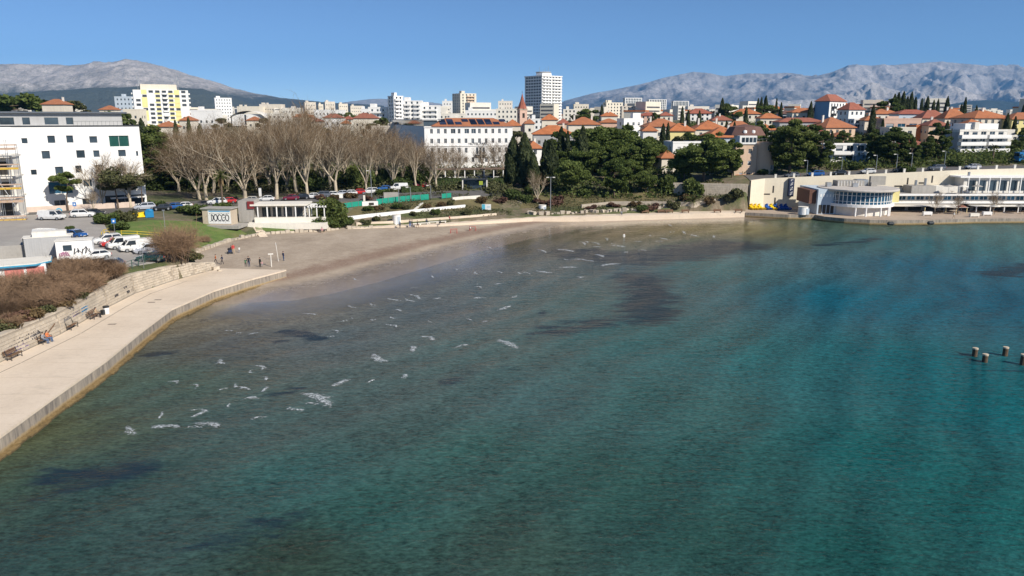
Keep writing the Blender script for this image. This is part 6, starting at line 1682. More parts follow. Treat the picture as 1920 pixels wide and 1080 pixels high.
for a, t, Y, v, lb in _cyp: tree_at('cypress', lb, 'tree', a, 0, t, CYP[v], 13.3, Y=Y, rz=rng.uniform(0, 6), wide=rng.uniform(.85, 1.15), group='cypresses')
for i, (a, b, t, lb) in enumerate(((962, 348, 256, 'broad bushy cypress nearest the hotel end'), (984, 350, 250, 'second broad bushy cypress right of the hotel'), (1000, 356, 286, 'lower broad cypress, third right of the hotel'), (1032, 350, 262, 'broad cypress behind the tall lamp post'))):
    tree_at('cypress', lb, 'tree', a, b, t, FATC, 13.3, rz=i, wide=.95, group='broad cypresses beside the hotel')
# round dark trees filling the town and hillside
ROUND = [pine_meshes(240, 10, 4.0, 26, 200, .32, .1, M_BROAD, .5), pine_meshes(241, 10, 4.6, 28, 200, .32, .1, M_PINE, .5), pine_meshes(242, 10, 3.6, 24, 180, .32, .1, M_OLIVE, .5)]
_rt = [(10, 180, 420, 'dark tree at the left edge above the penthouse'), (42, 178, 420, 'second dark tree above the penthouse'), (150, 190, 420, 'dark tree right of the rooftop house with aerials'), (1362, 196, 400, 'rounded dark tree beside the tall dark hill cypress'), (1100, 205, 500, 'dark tree right of the tall tower foot'), (1075, 216, 420, 'dark tree in front of the cream skyline flats'),
       (1655, 186, 400, 'tall loose tree left of the hilltop row'), (1430, 198, 420, 'dense tree below the skyline cypresses'), (1448, 205, 400, 'round tree right of the broad cypress on the hill'), (1224, 212, 420, 'dark round tree below the middle striped block'), (1560, 262, 262, 'round tree below the large bright orange roof'), (1620, 250, 262, 'round tree below the white modern house'),
       (1290, 250, 262, 'bright round tree beside the yellow house'), (1312, 252, 256, 'round tree right of the yellow house'), (1730, 232, 290, 'round tree right of the orange-walled house'), (1800, 236, 262, 'round tree behind the left part of the modernist flats'), (1835, 240, 258, 'round tree behind the right part of the modernist flats'), (1490, 224, 330, 'round tree below the cream house with low orange roof'),
       (1580, 246, 268, 'olive tree left of the small peach house'), (1655, 244, 280, 'round tree below the pink modern house'), (700, 232, 350, 'dark bushy tree left of the hotel'), (716, 222, 420, 'dark tree at the foot of the stepped flats'), (654, 212, 560, 'dark tree between the red-roofed houses'), (500, 222, 420, 'dark tree behind the bare trees, left'), (600, 236, 330, 'dark round tree behind the bare trees, middle'),
       (1206, 258, 256, 'round tree behind the right end of the wood'), (1270, 256, 250, 'round tree left of the flat white annexe'), (1168, 236, 262, 'round tree at the back of the wood'), (1080, 244, 262, 'round tree at the left back of the wood'), (970, 246, 300, 'round tree beyond the right end of the hotel'), (1040, 262, 262, 'round tree below the grey house'), (1400, 244, 262, 'dark tree behind the peach building'),
       (1468, 262, 240, 'round tree behind the tall dark evergreens'), (1920, 240, 262, 'dark tree at the right edge'), (1860, 262, 250, 'round tree behind the balconies of the modernist flats'), (1700, 250, 262, 'olive tree above the red-roofed cottage'), (1746, 262, 250, 'dark tree right of the red-roofed cottage'), (1350, 246, 262, 'round tree behind the huge spreading pine'), (420, 222, 420, 'dark tree in front of the far white hall'), (240, 214, 330, 'dark tree behind the roof railing of the white building'), (212, 212, 330, 'second dark tree behind the roof railing of the white building')]
for i, (a, t, Y, lb) in enumerate(_rt): tree_at('round_tree', lb, 'tree', a, 0, t, ROUND[i % 3], 10.2, Y=Y, rz=rng.uniform(0, 6), wide=rng.uniform(.85, 1.25), group='round trees in the town')

# understory: dark evergreen shrubs under and behind the plane trees
SHR = [bush_meshes(260, 3.2, 2.4, 3.6, 2600, .20, M_BROAD, 12), bush_meshes(261, 2.6, 2.4, 2.6, 2200, .18, M_HEDGE, 10), bush_meshes(262, 2.4, 2.0, 2.0, 1800, .17, M_OLIVE, 9), bush_meshes(263, 2.6, 2.0, 1.8, 1700, .17, M_DRYBUSH, 9), bush_meshes(264, 2.6, 2.0, 1.7, 1700, .16, M_REDBUSH, 9)]
n = 0
for i in range(19):
    a = 296 + i * 27; Y = 205 + (i * 37 % 11); 
    x, y, _z = D(a, 330, Y)
    plant('evergreen_shrub', 'dark evergreen shrub under the bare trees, %s from the left' % ORD[n], 'shrub', (x, y, H(x, y) - .1), SHR[i % 2], i * 1.3, rng.uniform(1.2, 1.7), 'dark shrubs under the plane trees'); n += 1
# beach-side planting: (px, base py, scale, kind, label)
_sh = [(296, 392, .9, 1, 'rounded green bush beside the blue container'), (205, 420, 1.0, 1, 'green bush at the bend of the car park road, left'), (236, 415, 1.0, 2, 'olive bush at the bend of the car park road, right'), (222, 432, .8, 1, 'low green bush by the car park kerb'), (133, 432, .35, 1, 'tiny green bush on the traffic island'),
       (372, 404, 1.1, 1, 'green bush behind the graffiti hut'), (346, 400, .9, 1, 'green bush left of the graffiti hut'), (420, 398, .9, 1, 'dark bush between hut and palm'), (604, 424, 1.2, 1, 'large green bush at the right end of the beach cafe'), (626, 422, 1.3, 0, 'largest dark green bush right of the beach cafe'), (652, 426, .8, 1, 'low green bush right of the largest one'), (588, 424, .7, 1, 'green bush close to the cafe corner'),
       (685, 420, .6, 2, 'small olive bush above the sand wall'), (705, 414, .6, 2, 'olive bush left of the white cabin'), (690, 396, .6, 1, 'green bush below the green fence, left'), (712, 394, .6, 3, 'dry bush below the green fence, middle'), (745, 392, .6, 1, 'green bush below the green fence, right of middle'), (760, 392, .6, 2, 'olive bush left of the white fan ramp'),
       (800, 392, .7, 3, 'dry brown bush right of the white ramp'), (826, 388, .7, 3, 'dry bush right below the end of the green fence'), (846, 384, .6, 2, 'olive bush above the promenade, left of the info board'), (775, 404, .5, 2, 'low olive shrub behind the seated group'), (815, 402, .5, 1, 'low green shrub behind the promenade benches'), (876, 404, .7, 2, 'olive shrub left of the info board'),
       (900, 380, .8, 3, 'dry bush above the info board'), (940, 380, .9, 4, 'reddish bush left of the stone steps'), (962, 372, 1.0, 1, 'round green bush above the stone steps'), (985, 378, .8, 1, 'green bush right of the stone steps'), (1042, 384, 1.2, 4, 'big reddish brown bush right of the lamp post'), (1010, 382, .8, 4, 'small brown bush beside the lamp post'),
       (1000, 366, 1.0, 1, 'dark green bush left of the lamp post'), (660, 372, .8, 3, 'dry shrub behind the green fence, left'), (690, 376, .7, 4, 'reddish shrub behind the green fence, middle'), (720, 366, .8, 1, 'dark hedge bush behind the green fence'), (600, 374, .8, 4, 'reddish shrub along the street, left'), (560, 372, .7, 3, 'dry shrub along the street behind the cafe'), (630, 374, .8, 3, 'dry shrub along the street, right of the cafe'),
       (1110, 392, .7, 4, 'reddish scrub on the bank below the wood, left'), (1150, 388, .8, 4, 'reddish scrub on the bank below the wood, second'), (1190, 386, .8, 3, 'dry scrub on the bank below the wood, third'), (1225, 392, .8, 4, 'reddish scrub on the bank left of the palm'), (1262, 392, .8, 2, 'olive scrub right behind the low palm'), (1205, 396, .7, 1, 'green scrub at the foot of the bank'), (1330, 390, .9, 3, 'dry scrub on the grassy slope, right'), (1290, 376, 1.0, 3, 'dry scrub below the stone wall'),
       (1380, 372, 1.2, 2, 'grey-green bush in the corner of the cream wall'), (1366, 386, .9, 2, 'olive bush at the foot of the cream wall'), (1170, 360, 1.0, 1, 'dark bush at the feet of the wood, left'), (1250, 352, 1.1, 0, 'dark bush at the feet of the wood, right'), (1100, 366, 1.0, 1, 'dark bush under the bright green pine'), (1300, 356, 1.2, 0, 'dark bush below the huge spreading pine'), (1700, 325, .8, 1, 'clipped bush by the upper road'), (1790, 312, .8, 1, 'yellow-green hedge bush before the modernist flats'), (1606, 318, .9, 1, 'round clipped bush in front of the villa'), (1430, 328, .7, 1, 'green bush at the foot of the round tower')]
for i, (a, b, s, k, lb) in enumerate(_sh):
    x, y, z = GH(a, b)
    plant('shrub', lb, 'shrub', (x, y, z - .05), SHR[k], rng.uniform(0, 6), (s, s, s * rng.uniform(.85, 1.15)), 'shrubs above the beach')
# clipped hedges along the hotel gate
def hedge(label, x0, y0, x1, y1, h, t, seed):
    A, B_ = Vector((x0, y0)), Vector((x1, y1)); L = (B_ - A).length; r_ = np.random.RandomState(seed); n = int(L * h * 34)
    C = np.stack([r_.uniform(-L / 2, L / 2, n), r_.uniform(-t / 2, t / 2, n), r_.uniform(0, h, n)], 1)
    k = r_.randint(0, 3, n); C[k == 0, 2] = h; C[k == 1, 1] = -t / 2; C += r_.normal(0, .06, C.shape)
    V, Q = leaf_cloud(C, .14, r_); z = min(H(x0, y0), H(x1, y1)); a = math.atan2(B_.y - A.y, B_.x - A.x)
    o = thing('hedge', label, 'hedge', ((x0 + x1) / 2, (y0 + y1) / 2, z - .1), a)
    mobj('foliage', np_mesh('foliage', V, Q, M_HEDGE, r_.uniform(0, 1, n)), o); MB().box(-L / 2 + .1, L / 2 - .1, -t / 2 + .12, t / 2 - .12, 0, h - .12).build('core', M_HEDGE, o)
x0, y0, _z = GH(752, 362); x1, y1, _z = GH(790, 360); hedge('dark clipped hedge behind the concrete hut on the street', x0, y0, x1, y1, 1.8, 1.4, 1)
x0, y0, _z = GH(818, 352); x1, y1, _z = GH(872, 350); hedge('tall dark hedge left of the hotel gate', x0, y0, x1, y1, 2.6, 1.5, 2)
x0, y0, _z = GH(912, 349); x1, y1, _z = GH(955, 347); hedge('brownish hedge right of the hotel gate', x0, y0, x1, y1, 2.2, 1.4, 3)

# trees in front of the white building
x, y, z = GH(128, 396); plant('umbrella_pine', 'small umbrella pine with a bright green ball crown before the white building', 'tree', (x, y, z), pine_meshes(270, 8.4, 2.7, 14, 300, .17, .5, M_PINE, .8), 0, 1.0)
x, y, z = GH(222, 392); plant('umbrella_pine', 'leaning olive-green pine before the right half of the white building', 'tree', (x, y, z), pine_meshes(271, 8.6, 4.6, 16, 260, .18, .5, M_OLIVE, .75), 0, 1.0)
x, y, z = GH(268, 388); plant('umbrella_pine', 'second olive-green pine at the right corner of the white building', 'tree', (x, y, z), pine_meshes(272, 7.4, 3.6, 12, 260, .18, .45, M_OLIVE, .7), 0, 1.0)
x, y, z = GH(192, 392); plant('bare_tree', 'bare twisted tree in front of the white building, left of two', 'tree', (x, y, z), SMALLBARE[0], 1, 1.35)
x, y, z = GH(246, 390); plant('bare_tree', 'bare twisted tree in front of the white building, right of two', 'tree', (x, y, z), SMALLBARE[1], 2, 1.45)
x, y, z = GH(1008, 382); plant('bare_tree', 'small brown bare tree left of the tall lamp post', 'tree', (x, y, z), SMALLBARE[0], 4, .95)
x, y, z = GH(176, 398); plant('bare_tree', 'thin bare shrub by the street in front of the white building', 'tree', (x, y, z), SMALLBARE[1], 5, .6)
for i, (a, b) in enumerate(((1752, 392), (1795, 394), (1862, 393))):
    x, y = G(a, b + 8, 1.25); plant('bare_tree', '%s small bare tree in front of the long bathing complex' % ('left', 'middle', 'right')[i], 'tree', (x, y, 1.25), SMALLBARE[i % 2], i, .62)
x, y, z = GH(418, 388); plant('palm_tree', 'tall yellow-green palm beside the beach cafe', 'palm', (x, y, z), palm_meshes(280, 7.4, 2.3), 0, 1.0)
x, y, z = GH(1298, 392); plant('palm_tree', 'low spreading palm on the bank below the wood', 'palm', (x, y, z), palm_meshes(281, 1.6, 2.6, 30)[:2], 0, 1.0)
x, y, z = GH(1860, 308); plant('palm_tree', 'thin palm in front of the modernist flats', 'palm', (x, y, z), palm_meshes(282, 5.0, 1.5, 20)[:2], 0, 1.0)

# leafless brown scrub above the quay wall
TWB = [twig_bush_meshes(290 + i, 3.0, 2.6, 3.0, 1500) for i in range(3)]
SCR = [bush_meshes(300, 2.2, 1.6, 1.2, 1700, .10, M_DRYBUSH, 9), bush_meshes(301, 2.0, 1.5, 1.1, 1500, .10, M_OLIVE, 8), bush_meshes(302, 2.2, 1.6, 1.3, 1700, .10, M_REDBUSH, 9)]
_tb = [(20, 560, 1.0), (62, 555, 1.05), (105, 545, 1.0), (148, 530, 1.1), (184, 520, 1.0), (40, 585, .8), (85, 580, .85), (128, 566, .9), (168, 552, .9), (206, 534, .8), (4, 600, .7), (20, 618, .5), (215, 520, .7), (130, 520, 1.0), (-30, 580, 1.0)]
for i, (a, b, s) in enumerate(_tb):
    x, y, z = GH(a, b); plant('bare_shrub', 'leafless brown shrub in the thicket above the graffiti wall, %s from the left edge' % ORD[i], 'shrub', (x, y, z - .1), TWB[i % 3], i * 1.1, s * 1.12, 'leafless thicket above the quay wall')
_sb = [(10, 622, 0), (36, 612, 2), (60, 600, 0), (88, 592, 1), (112, 584, 0), (140, 572, 1), (160, 562, 0), (8, 640, 1), (180, 552, 0), (60, 575, 2), (100, 560, 0), (30, 592, 0), (130, 552, 2)]
for i, (a, b, k) in enumerate(_sb):
    x, y, z = GH(a, b); x -= .3; plant('scrub', 'low %s scrub along the top of the quay wall, %s from the left edge' % (('orange-brown', 'olive green', 'reddish')[k], ORD[i]), 'shrub', (x, y, z - .1), SCR[k], i * .9, rng.uniform(.8, 1.1), 'low scrub along the quay wall')
x, y, z = GH(336, 500); plant('bare_shrub', 'big round leafless shrub beside the parked cars, above the end of the quay wall', 'shrub', (x, y, z - .1), twig_bush_meshes(310, 3.4, 3.2, 5.6, 2600), 0, 1.22)
x, y, z = GH(352, 500); plant('scrub', 'yellow-green scrub at the foot of the big round leafless shrub', 'shrub', (x, y, z - .1), SCR[1], 0, 1.3)
x, y, z = GH(385, 455); plant('bare_shrub', 'small reddish bare shrub on the lawn', 'shrub', (x, y, z - .1), TWB[1], 0, .5)

# low scrub that covers the open ground: under the plane trees and over the hillside
def cover(name, label, boxes, n, mt, leaf, hmax, seed, clear=()):
    r_ = np.random.RandomState(seed); X, Y_ = [], []
    for x0, x1, y0, y1 in boxes:
        k = int(n * (x1 - x0) * (y1 - y0) / sum((b[1] - b[0]) * (b[3] - b[2]) for b in boxes)); X.append(r_.uniform(x0, x1, k)); Y_.append(r_.uniform(y0, y1, k))
    X, Y_ = np.concatenate(X), np.concatenate(Y_)
    f = fbm(X * .11, Y_ * .11, seed, 3); k = (f > .52) & (pl_dist(X, Y_, EDGE) > 3)
    X, Y_, f = X[k], Y_[k], f[k]
    Z = Hn(X, Y_) + hmax * np.clip((f - .5) * 4, .1, 1) * r_.uniform(0, 1, len(X))
    V, Q = leaf_cloud(np.stack([X, Y_, Z], 1), leaf, r_, .2, 1.2)
    tag(mobj(name, np_mesh(name, V, Q, mt, r_.uniform(0, 1, len(X)))), label, 'scrub', kind='stuff')
cover('hillside_scrub', 'green scrub and garden plants between the hillside houses', [(4, 60, 203, 262), (60, 175, 216, 330), (60, 200, 330, 420)], 120000, M_BROAD, .30, 2.6, 5)
cover('park_undergrowth', 'brown and green undergrowth under the bare plane trees', [(-92, 0, 200, 262), (-20, -2, 196, 210)], 46000, M_OLIVE, .24, 2.2, 6)
cover('bank_plants', 'low planting on the bank between beach and street', [(-38, 0, 173, 197), (0, 58, 190, 212), (-70, -44, 162, 182)], 26000, M_OLIVE, .13, .7, 8)

# ================================================================== WALLS AND STREET FURNITURE
# ---- stone retaining wall above the quay: coursed blocks, leaning slightly back
QW = [(-51.0, 55), (-50.3, 69.9), (-50.2, 80), (-51.3, 92), (-51.7, 99.7), (-50.1, 108), (-48.7, 112.5), (-47.2, 117.0)]
rw = thing('retaining_wall', 'pale coursed stone retaining wall with graffiti behind the quay', 'wall', (-50, 80, 1.6), 0)
core = MB(); o3 = Vector((-50, 80, 1.6))
def wtop(y): return float(np.interp(y, [55, 70, 90, 98, 104, 112, 117], [3.9, 3.9, 3.95, 4.15, 3.9, 3.3, 2.5]))
segs = []
for a, b in zip(QW[:-1], QW[1:]):
    A, B_ = Vector((*a, 0)), Vector((*b, 0)); d = (B_ - A).normalized(); nn = Vector((d.y, -d.x, 0))
    segs.append((A, B_, d, nn)); za, zb = wtop(a[1]), wtop(b[1])
    q = [[Vector((P.x, P.y, 0)) + nn * s + Vector((0, 0, zz)) - o3 for s, zz in ((-.10, 1.2), (-.42, t), (-1.1, t), (-1.1, 1.2))] for P, t in ((A, za), (B_, zb))]
    for k in range(4):
        k2 = (k + 1) % 4; core.face((q[0][k], q[1][k], q[1][k2], q[0][k2]))
core.build('core', mat('wall_mortar', (0.34, 0.29, 0.23), .95, .2, 1.0, 5), rw)
rs = random.Random(8)
BLK = []
for k in range(5):
    m = MB(); L = (.62, .74, .86, .98, 1.1)[k]; j = lambda: rs.uniform(-.012, .012)
    m.face([(-L / 2 + .02 + j(), -.05 + j(), .02), (L / 2 - .02 + j(), -.05 + j(), .02), (L / 2 - .02 + j(), -.05 + j(), .32 + j()), (-L / 2 + .02 + j(), -.05 + j(), .32 + j())])
    f0 = m.v[:4]; bk = [(-L / 2 + .008, .10, .008), (L / 2 - .008, .10, .008), (L / 2 - .008, .10, .338), (-L / 2 + .008, .10, .338)]
    for e in range(4): m.face((f0[e], bk[e], bk[(e + 1) % 4], f0[(e + 1) % 4]))
    BLK.append((L, m.mesh('stone_block', M_STONE)))
blocks = []
for A, B_, d, nn in segs:
    Ls = (B_ - A).length; ang = math.atan2(d.y, d.x) 
    for row in range(9):
        z = 1.6 + row * .345; t = rs.uniform(0, .5)
        while t < Ls - .35:
            k = rs.randrange(5); L, me = BLK[k]; tc = t + L / 2
            P = A + d * tc
            if z + .33 > wtop(P.y) + .05 or tc + L / 2 > Ls + .2: t += L + .015; continue
            bk_ = -.10 - .32 * (z + .17 - 1.2) / 3.5
            blocks.append((P + nn * bk_ + Vector((0, 0, z)) - o3, ang, k)); t += L + .015
blocks.sort(key=lambda b: (b[0] + o3 - Vector((0, 0, 25))).length)
vis = [b for b in blocks if b[0].y + 80 > 62]
far_ = MB()
for i, (p, a, k) in enumerate(vis):
    if i < 300: mobj('stone_block', BLK[k][1], rw, p, (0, 0, a))
    else:
        me = BLK[k][1]; Mx = Matrix.Translation(p) @ Matrix.Rotation(a, 4, 'Z'); base = len(far_.v)
        far_.v += [tuple(Mx @ v.co) for v in me.vertices]
        for pl in me.polygons: far_.f.append(tuple(base + v for v in pl.vertices)); far_.m.append(0)
tag(far_.build('stonework', M_STONE, rw), kind='stuff')
for A, B_, d, nn in segs:                       # coping
    n = int((B_ - A).length / 1.1)
    for i in range(n):
        p = A.lerp(B_, (i + .5) / n); z = wtop(p.y)
        if p.y < 62: continue
        sl_ = (wtop(A.lerp(B_, (i + 1) / n).y) - wtop(A.lerp(B_, i / n).y))
        m = MB().obox((0, 0, -.02), ((B_ - A).length / n - .03, .75, .2)); m.build('coping_stone', M_STONE, rw, p - nn * .72 + Vector((0, 0, z)) - o3, (0, -math.atan2(sl_, (B_ - A).length / n), math.atan2(d.y, d.x)))
# graffiti: squiggles of flat paint 1 cm proud of the stones
def squiggle(seed, L, h, wd, n=22):
    r_ = random.Random(seed); m = MB(); p = None
    for i in range(n):
        t = i / n; q = Vector((t * L + r_.uniform(-.1, .1) * L, 0, h * (.5 + .45 * math.sin(i * 1.9 + seed) * r_.uniform(.5, 1))))
        if p is not None:
            dd = (q - p); nn_ = Vector((-dd.z, 0, dd.x)).normalized() * wd
            m.face((p - nn_, q - nn_, q + nn_, p + nn_))
        p = q
    return m
P_BLK = mat('black_spray', (0.05, 0.05, 0.06), .7); P_PUR = mat('purple_spray', (0.20, 0.15, 0.28), .7); P_BLU = mat('blue_spray', (0.06, 0.30, 0.55), .7); P_GRY = mat('grey_spray', (0.2, 0.19, 0.19), .7)
def on_wall(px, py):
    """point on the wall face under a pixel"""
    best = None
    dr = Vector(ray(px, py)); o = Vector((0, 0, CAM_H))
    for A, B_, d, nn in segs:
        n3 = (nn + Vector((0, 0, .09))).normalized(); P0 = A + nn * -.06 + Vector((0, 0, 1.2))
        t = (P0 - o).dot(n3) / dr.dot(n3)
        if t <= 0: continue
        q = o + dr * t; s = (q - A).dot(d)
        if -.5 < s < (B_ - A).length + .5: best = (q, math.atan2(d.y, d.x), nn); break
    return best
for k, (a, b, L, h, mt_, wd) in enumerate(((12, 655, 2.2, 1.2, P_BLK, .05), (10, 662, 1.6, 1.0, P_PUR, .07), (36, 640, 2.6, 1.0, P_BLK, .05), (32, 655, 1.8, 1.1, P_PUR, .08), (60, 632, 1.6, .9, P_GRY, .05), (62, 628, 1.4, .7, P_BLK, .035), (120, 600, 1.8, .7, P_GRY, .05), (136, 592, 1.7, .9, P_PUR, .05), (140, 590, 1.5, .8, P_BLK, .03), (154, 583, 1.6, 1.0, P_BLU, .13), (153, 584, 1.5, .9, P_BLU, .13), (176, 572, 1.4, 1.4, P_GRY, .05), (215, 555, 1.0, .5, P_BLK, .04), (238, 548, .8, .5, P_BLK, .05), (232, 540, .9, .4, P_BLK, .04))):
    w_ = on_wall(a, b)
    if w_:
        p, ang, nn = w_
        squiggle(k, L, h, wd, 26).build('graffiti', mt_, rw, p + nn * .045 - Vector((0, 0, h / 2)) - o3, (R(-5), 0, ang))
# leaning board on the wall
w_ = on_wall(95, 615)
if w_: MB().box(-.75, .75, -.02, .02, -.06, .06).build('loose_plank', M_WOOD, rw, w_[0] + w_[2] * .1 - o3, (0, R(-25), w_[1]))
# broken stones and tumbled blocks where the wall ends
for k, (a, b, s) in enumerate(((392, 503, 1.0), (404, 505, .7), (372, 506, .8), (384, 510, .5), (412, 508, .35), (356, 512, .6))):
    x, y = G(a, b, 1.6); m = MB().obox((0, 0, 0), (1.6 * s, 1.1 * s, .75 * s), k); m.v = [(v[0] + rs.uniform(-.1, .1) * s, v[1] + rs.uniform(-.1, .1) * s, v[2]) for v in m.v]
    tag(m.build('boulder', M_STONE, None, (x, y, 1.58)), 'tumbled stone at the end of the quay wall, %s from the sand' % ('second', 'first', 'fourth', 'third', 'smallest and nearest', 'fifth')[k], 'rock', 'tumbled blocks by the quay wall')
x, y = G(366, 508, 1.6); fr_ = thing('metal_frame', 'broken dark metal frame lying against the end of the quay wall', 'debris', (x, y, 1.62), R(60))
for k in range(5): MB().tube((-1.2 + k * .55, -.6, .05), (-.9 + k * .55, .7, .55), .035, .035, 5).build('bar', M_DARKMET, fr_)
MB().tube((-1.3, -.6, .06), (1.2, -.6, .06), .04, .04, 5).build('bar', M_DARKMET, fr_)

# ---- railing above the wall, beside the cars
ra = [GH(222, 512), GH(248, 503), GH(272, 494), GH(292, 487)]
rt = thing('railing', 'dark green metal railing between the parked cars and the wall', 'railing', ra[0], 0)
for k in range(3):
    A, B_ = Vector(ra[k]) - Vector(ra[0]), Vector(ra[k + 1]) - Vector(ra[0])
    for z in (.35, .75, 1.15): MB().tube(A + Vector((0, 0, z)), B_ + Vector((0, 0, z)), .035, .035, 5).build('rail', mat('green_railing', (0.05, 0.10, 0.08), .5), rt)
    for j in range(2):
        p = A.lerp(B_, j / 2); MB().tube(p, p + Vector((0, 0, 1.2)), .06, .06, 6).build('post', MATS['green_railing'], rt)

# ---- benches on the quay
def bench_proto():
    r_ = thing('bench', 'x', 'bench', (0, 0, 0))
    for k in range(4): MB().box(-.95, .95, -.22 + k * .12, -.13 + k * .12, .43, .47).build('seat_slat', M_WOOD, r_)
    for k in range(3): MB().box(-.95, .95, -.025, .025, .56 + k * .14, .66 + k * .14).build('back_slat', M_WOOD, r_, (0, .30 + k * .035, 0), (R(-12), 0, 0))
    for s in (-.78, .78):
        m = MB(); m.box(s - .04, s + .04, -.24, .28, .38, .429); m.tube((s, -.2, 0), (s, -.18, .4), .045, .035, 6); m.tube((s, .25, 0), (s, .27, .42), .045, .035, 6); m.tube((s, .27, .42), (s, .42, 1.0), .035, .03, 6); m.tube((s, -.2, .62), (s, .33, .66), .03, .03, 5); m.tube((s, -.19, .4), (s, -.2, .62), .03, .03, 5)
        m.build('iron_end', M_DARKMET, r_)
    return r_
bp = bench_proto()
_bn = [(22, 672, 'empty dark wooden bench nearest the left edge on the quay'), (80, 642, 'dark bench on the quay occupied by two seated people'), (131, 616, 'empty dark wooden bench second along the quay wall'), (174, 596, 'dark bench on the quay with one person beside the litter bin')]
BENCH = []
for i, (a, b, lb) in enumerate(_bn):
    o = bp if i == 0 else copy_tree(bp)
    x, y = G(a, b, 1.6); o.location = (x + .35, y, 1.602)
    w_ = on_wall(a - 10, b - 30); ang = w_[1] if w_ else R(90)
    o.rotation_euler = (0, 0, ang + R(0)); tag(o, lb, 'bench', 'benches on the quay'); BENCH.append((o.location.copy(), ang))
x, y = G(200, 588, 1.6)
b_ = thing('litter_bin', 'white litter bin with black liner on the quay', 'bin', (x, y, 1.602), R(75))
MB().lathe([(.30, 0), (.34, .8)], 14).build('body', M_WHITE, b_); MB().lathe([(.36, .78), (.37, .95), (.30, .98)], 14).build('liner', M_DARKMET, b_)
MB().box(-.75, -.4, -.18, .18, 0, .6).build('small_box', M_DARKMET, b_)

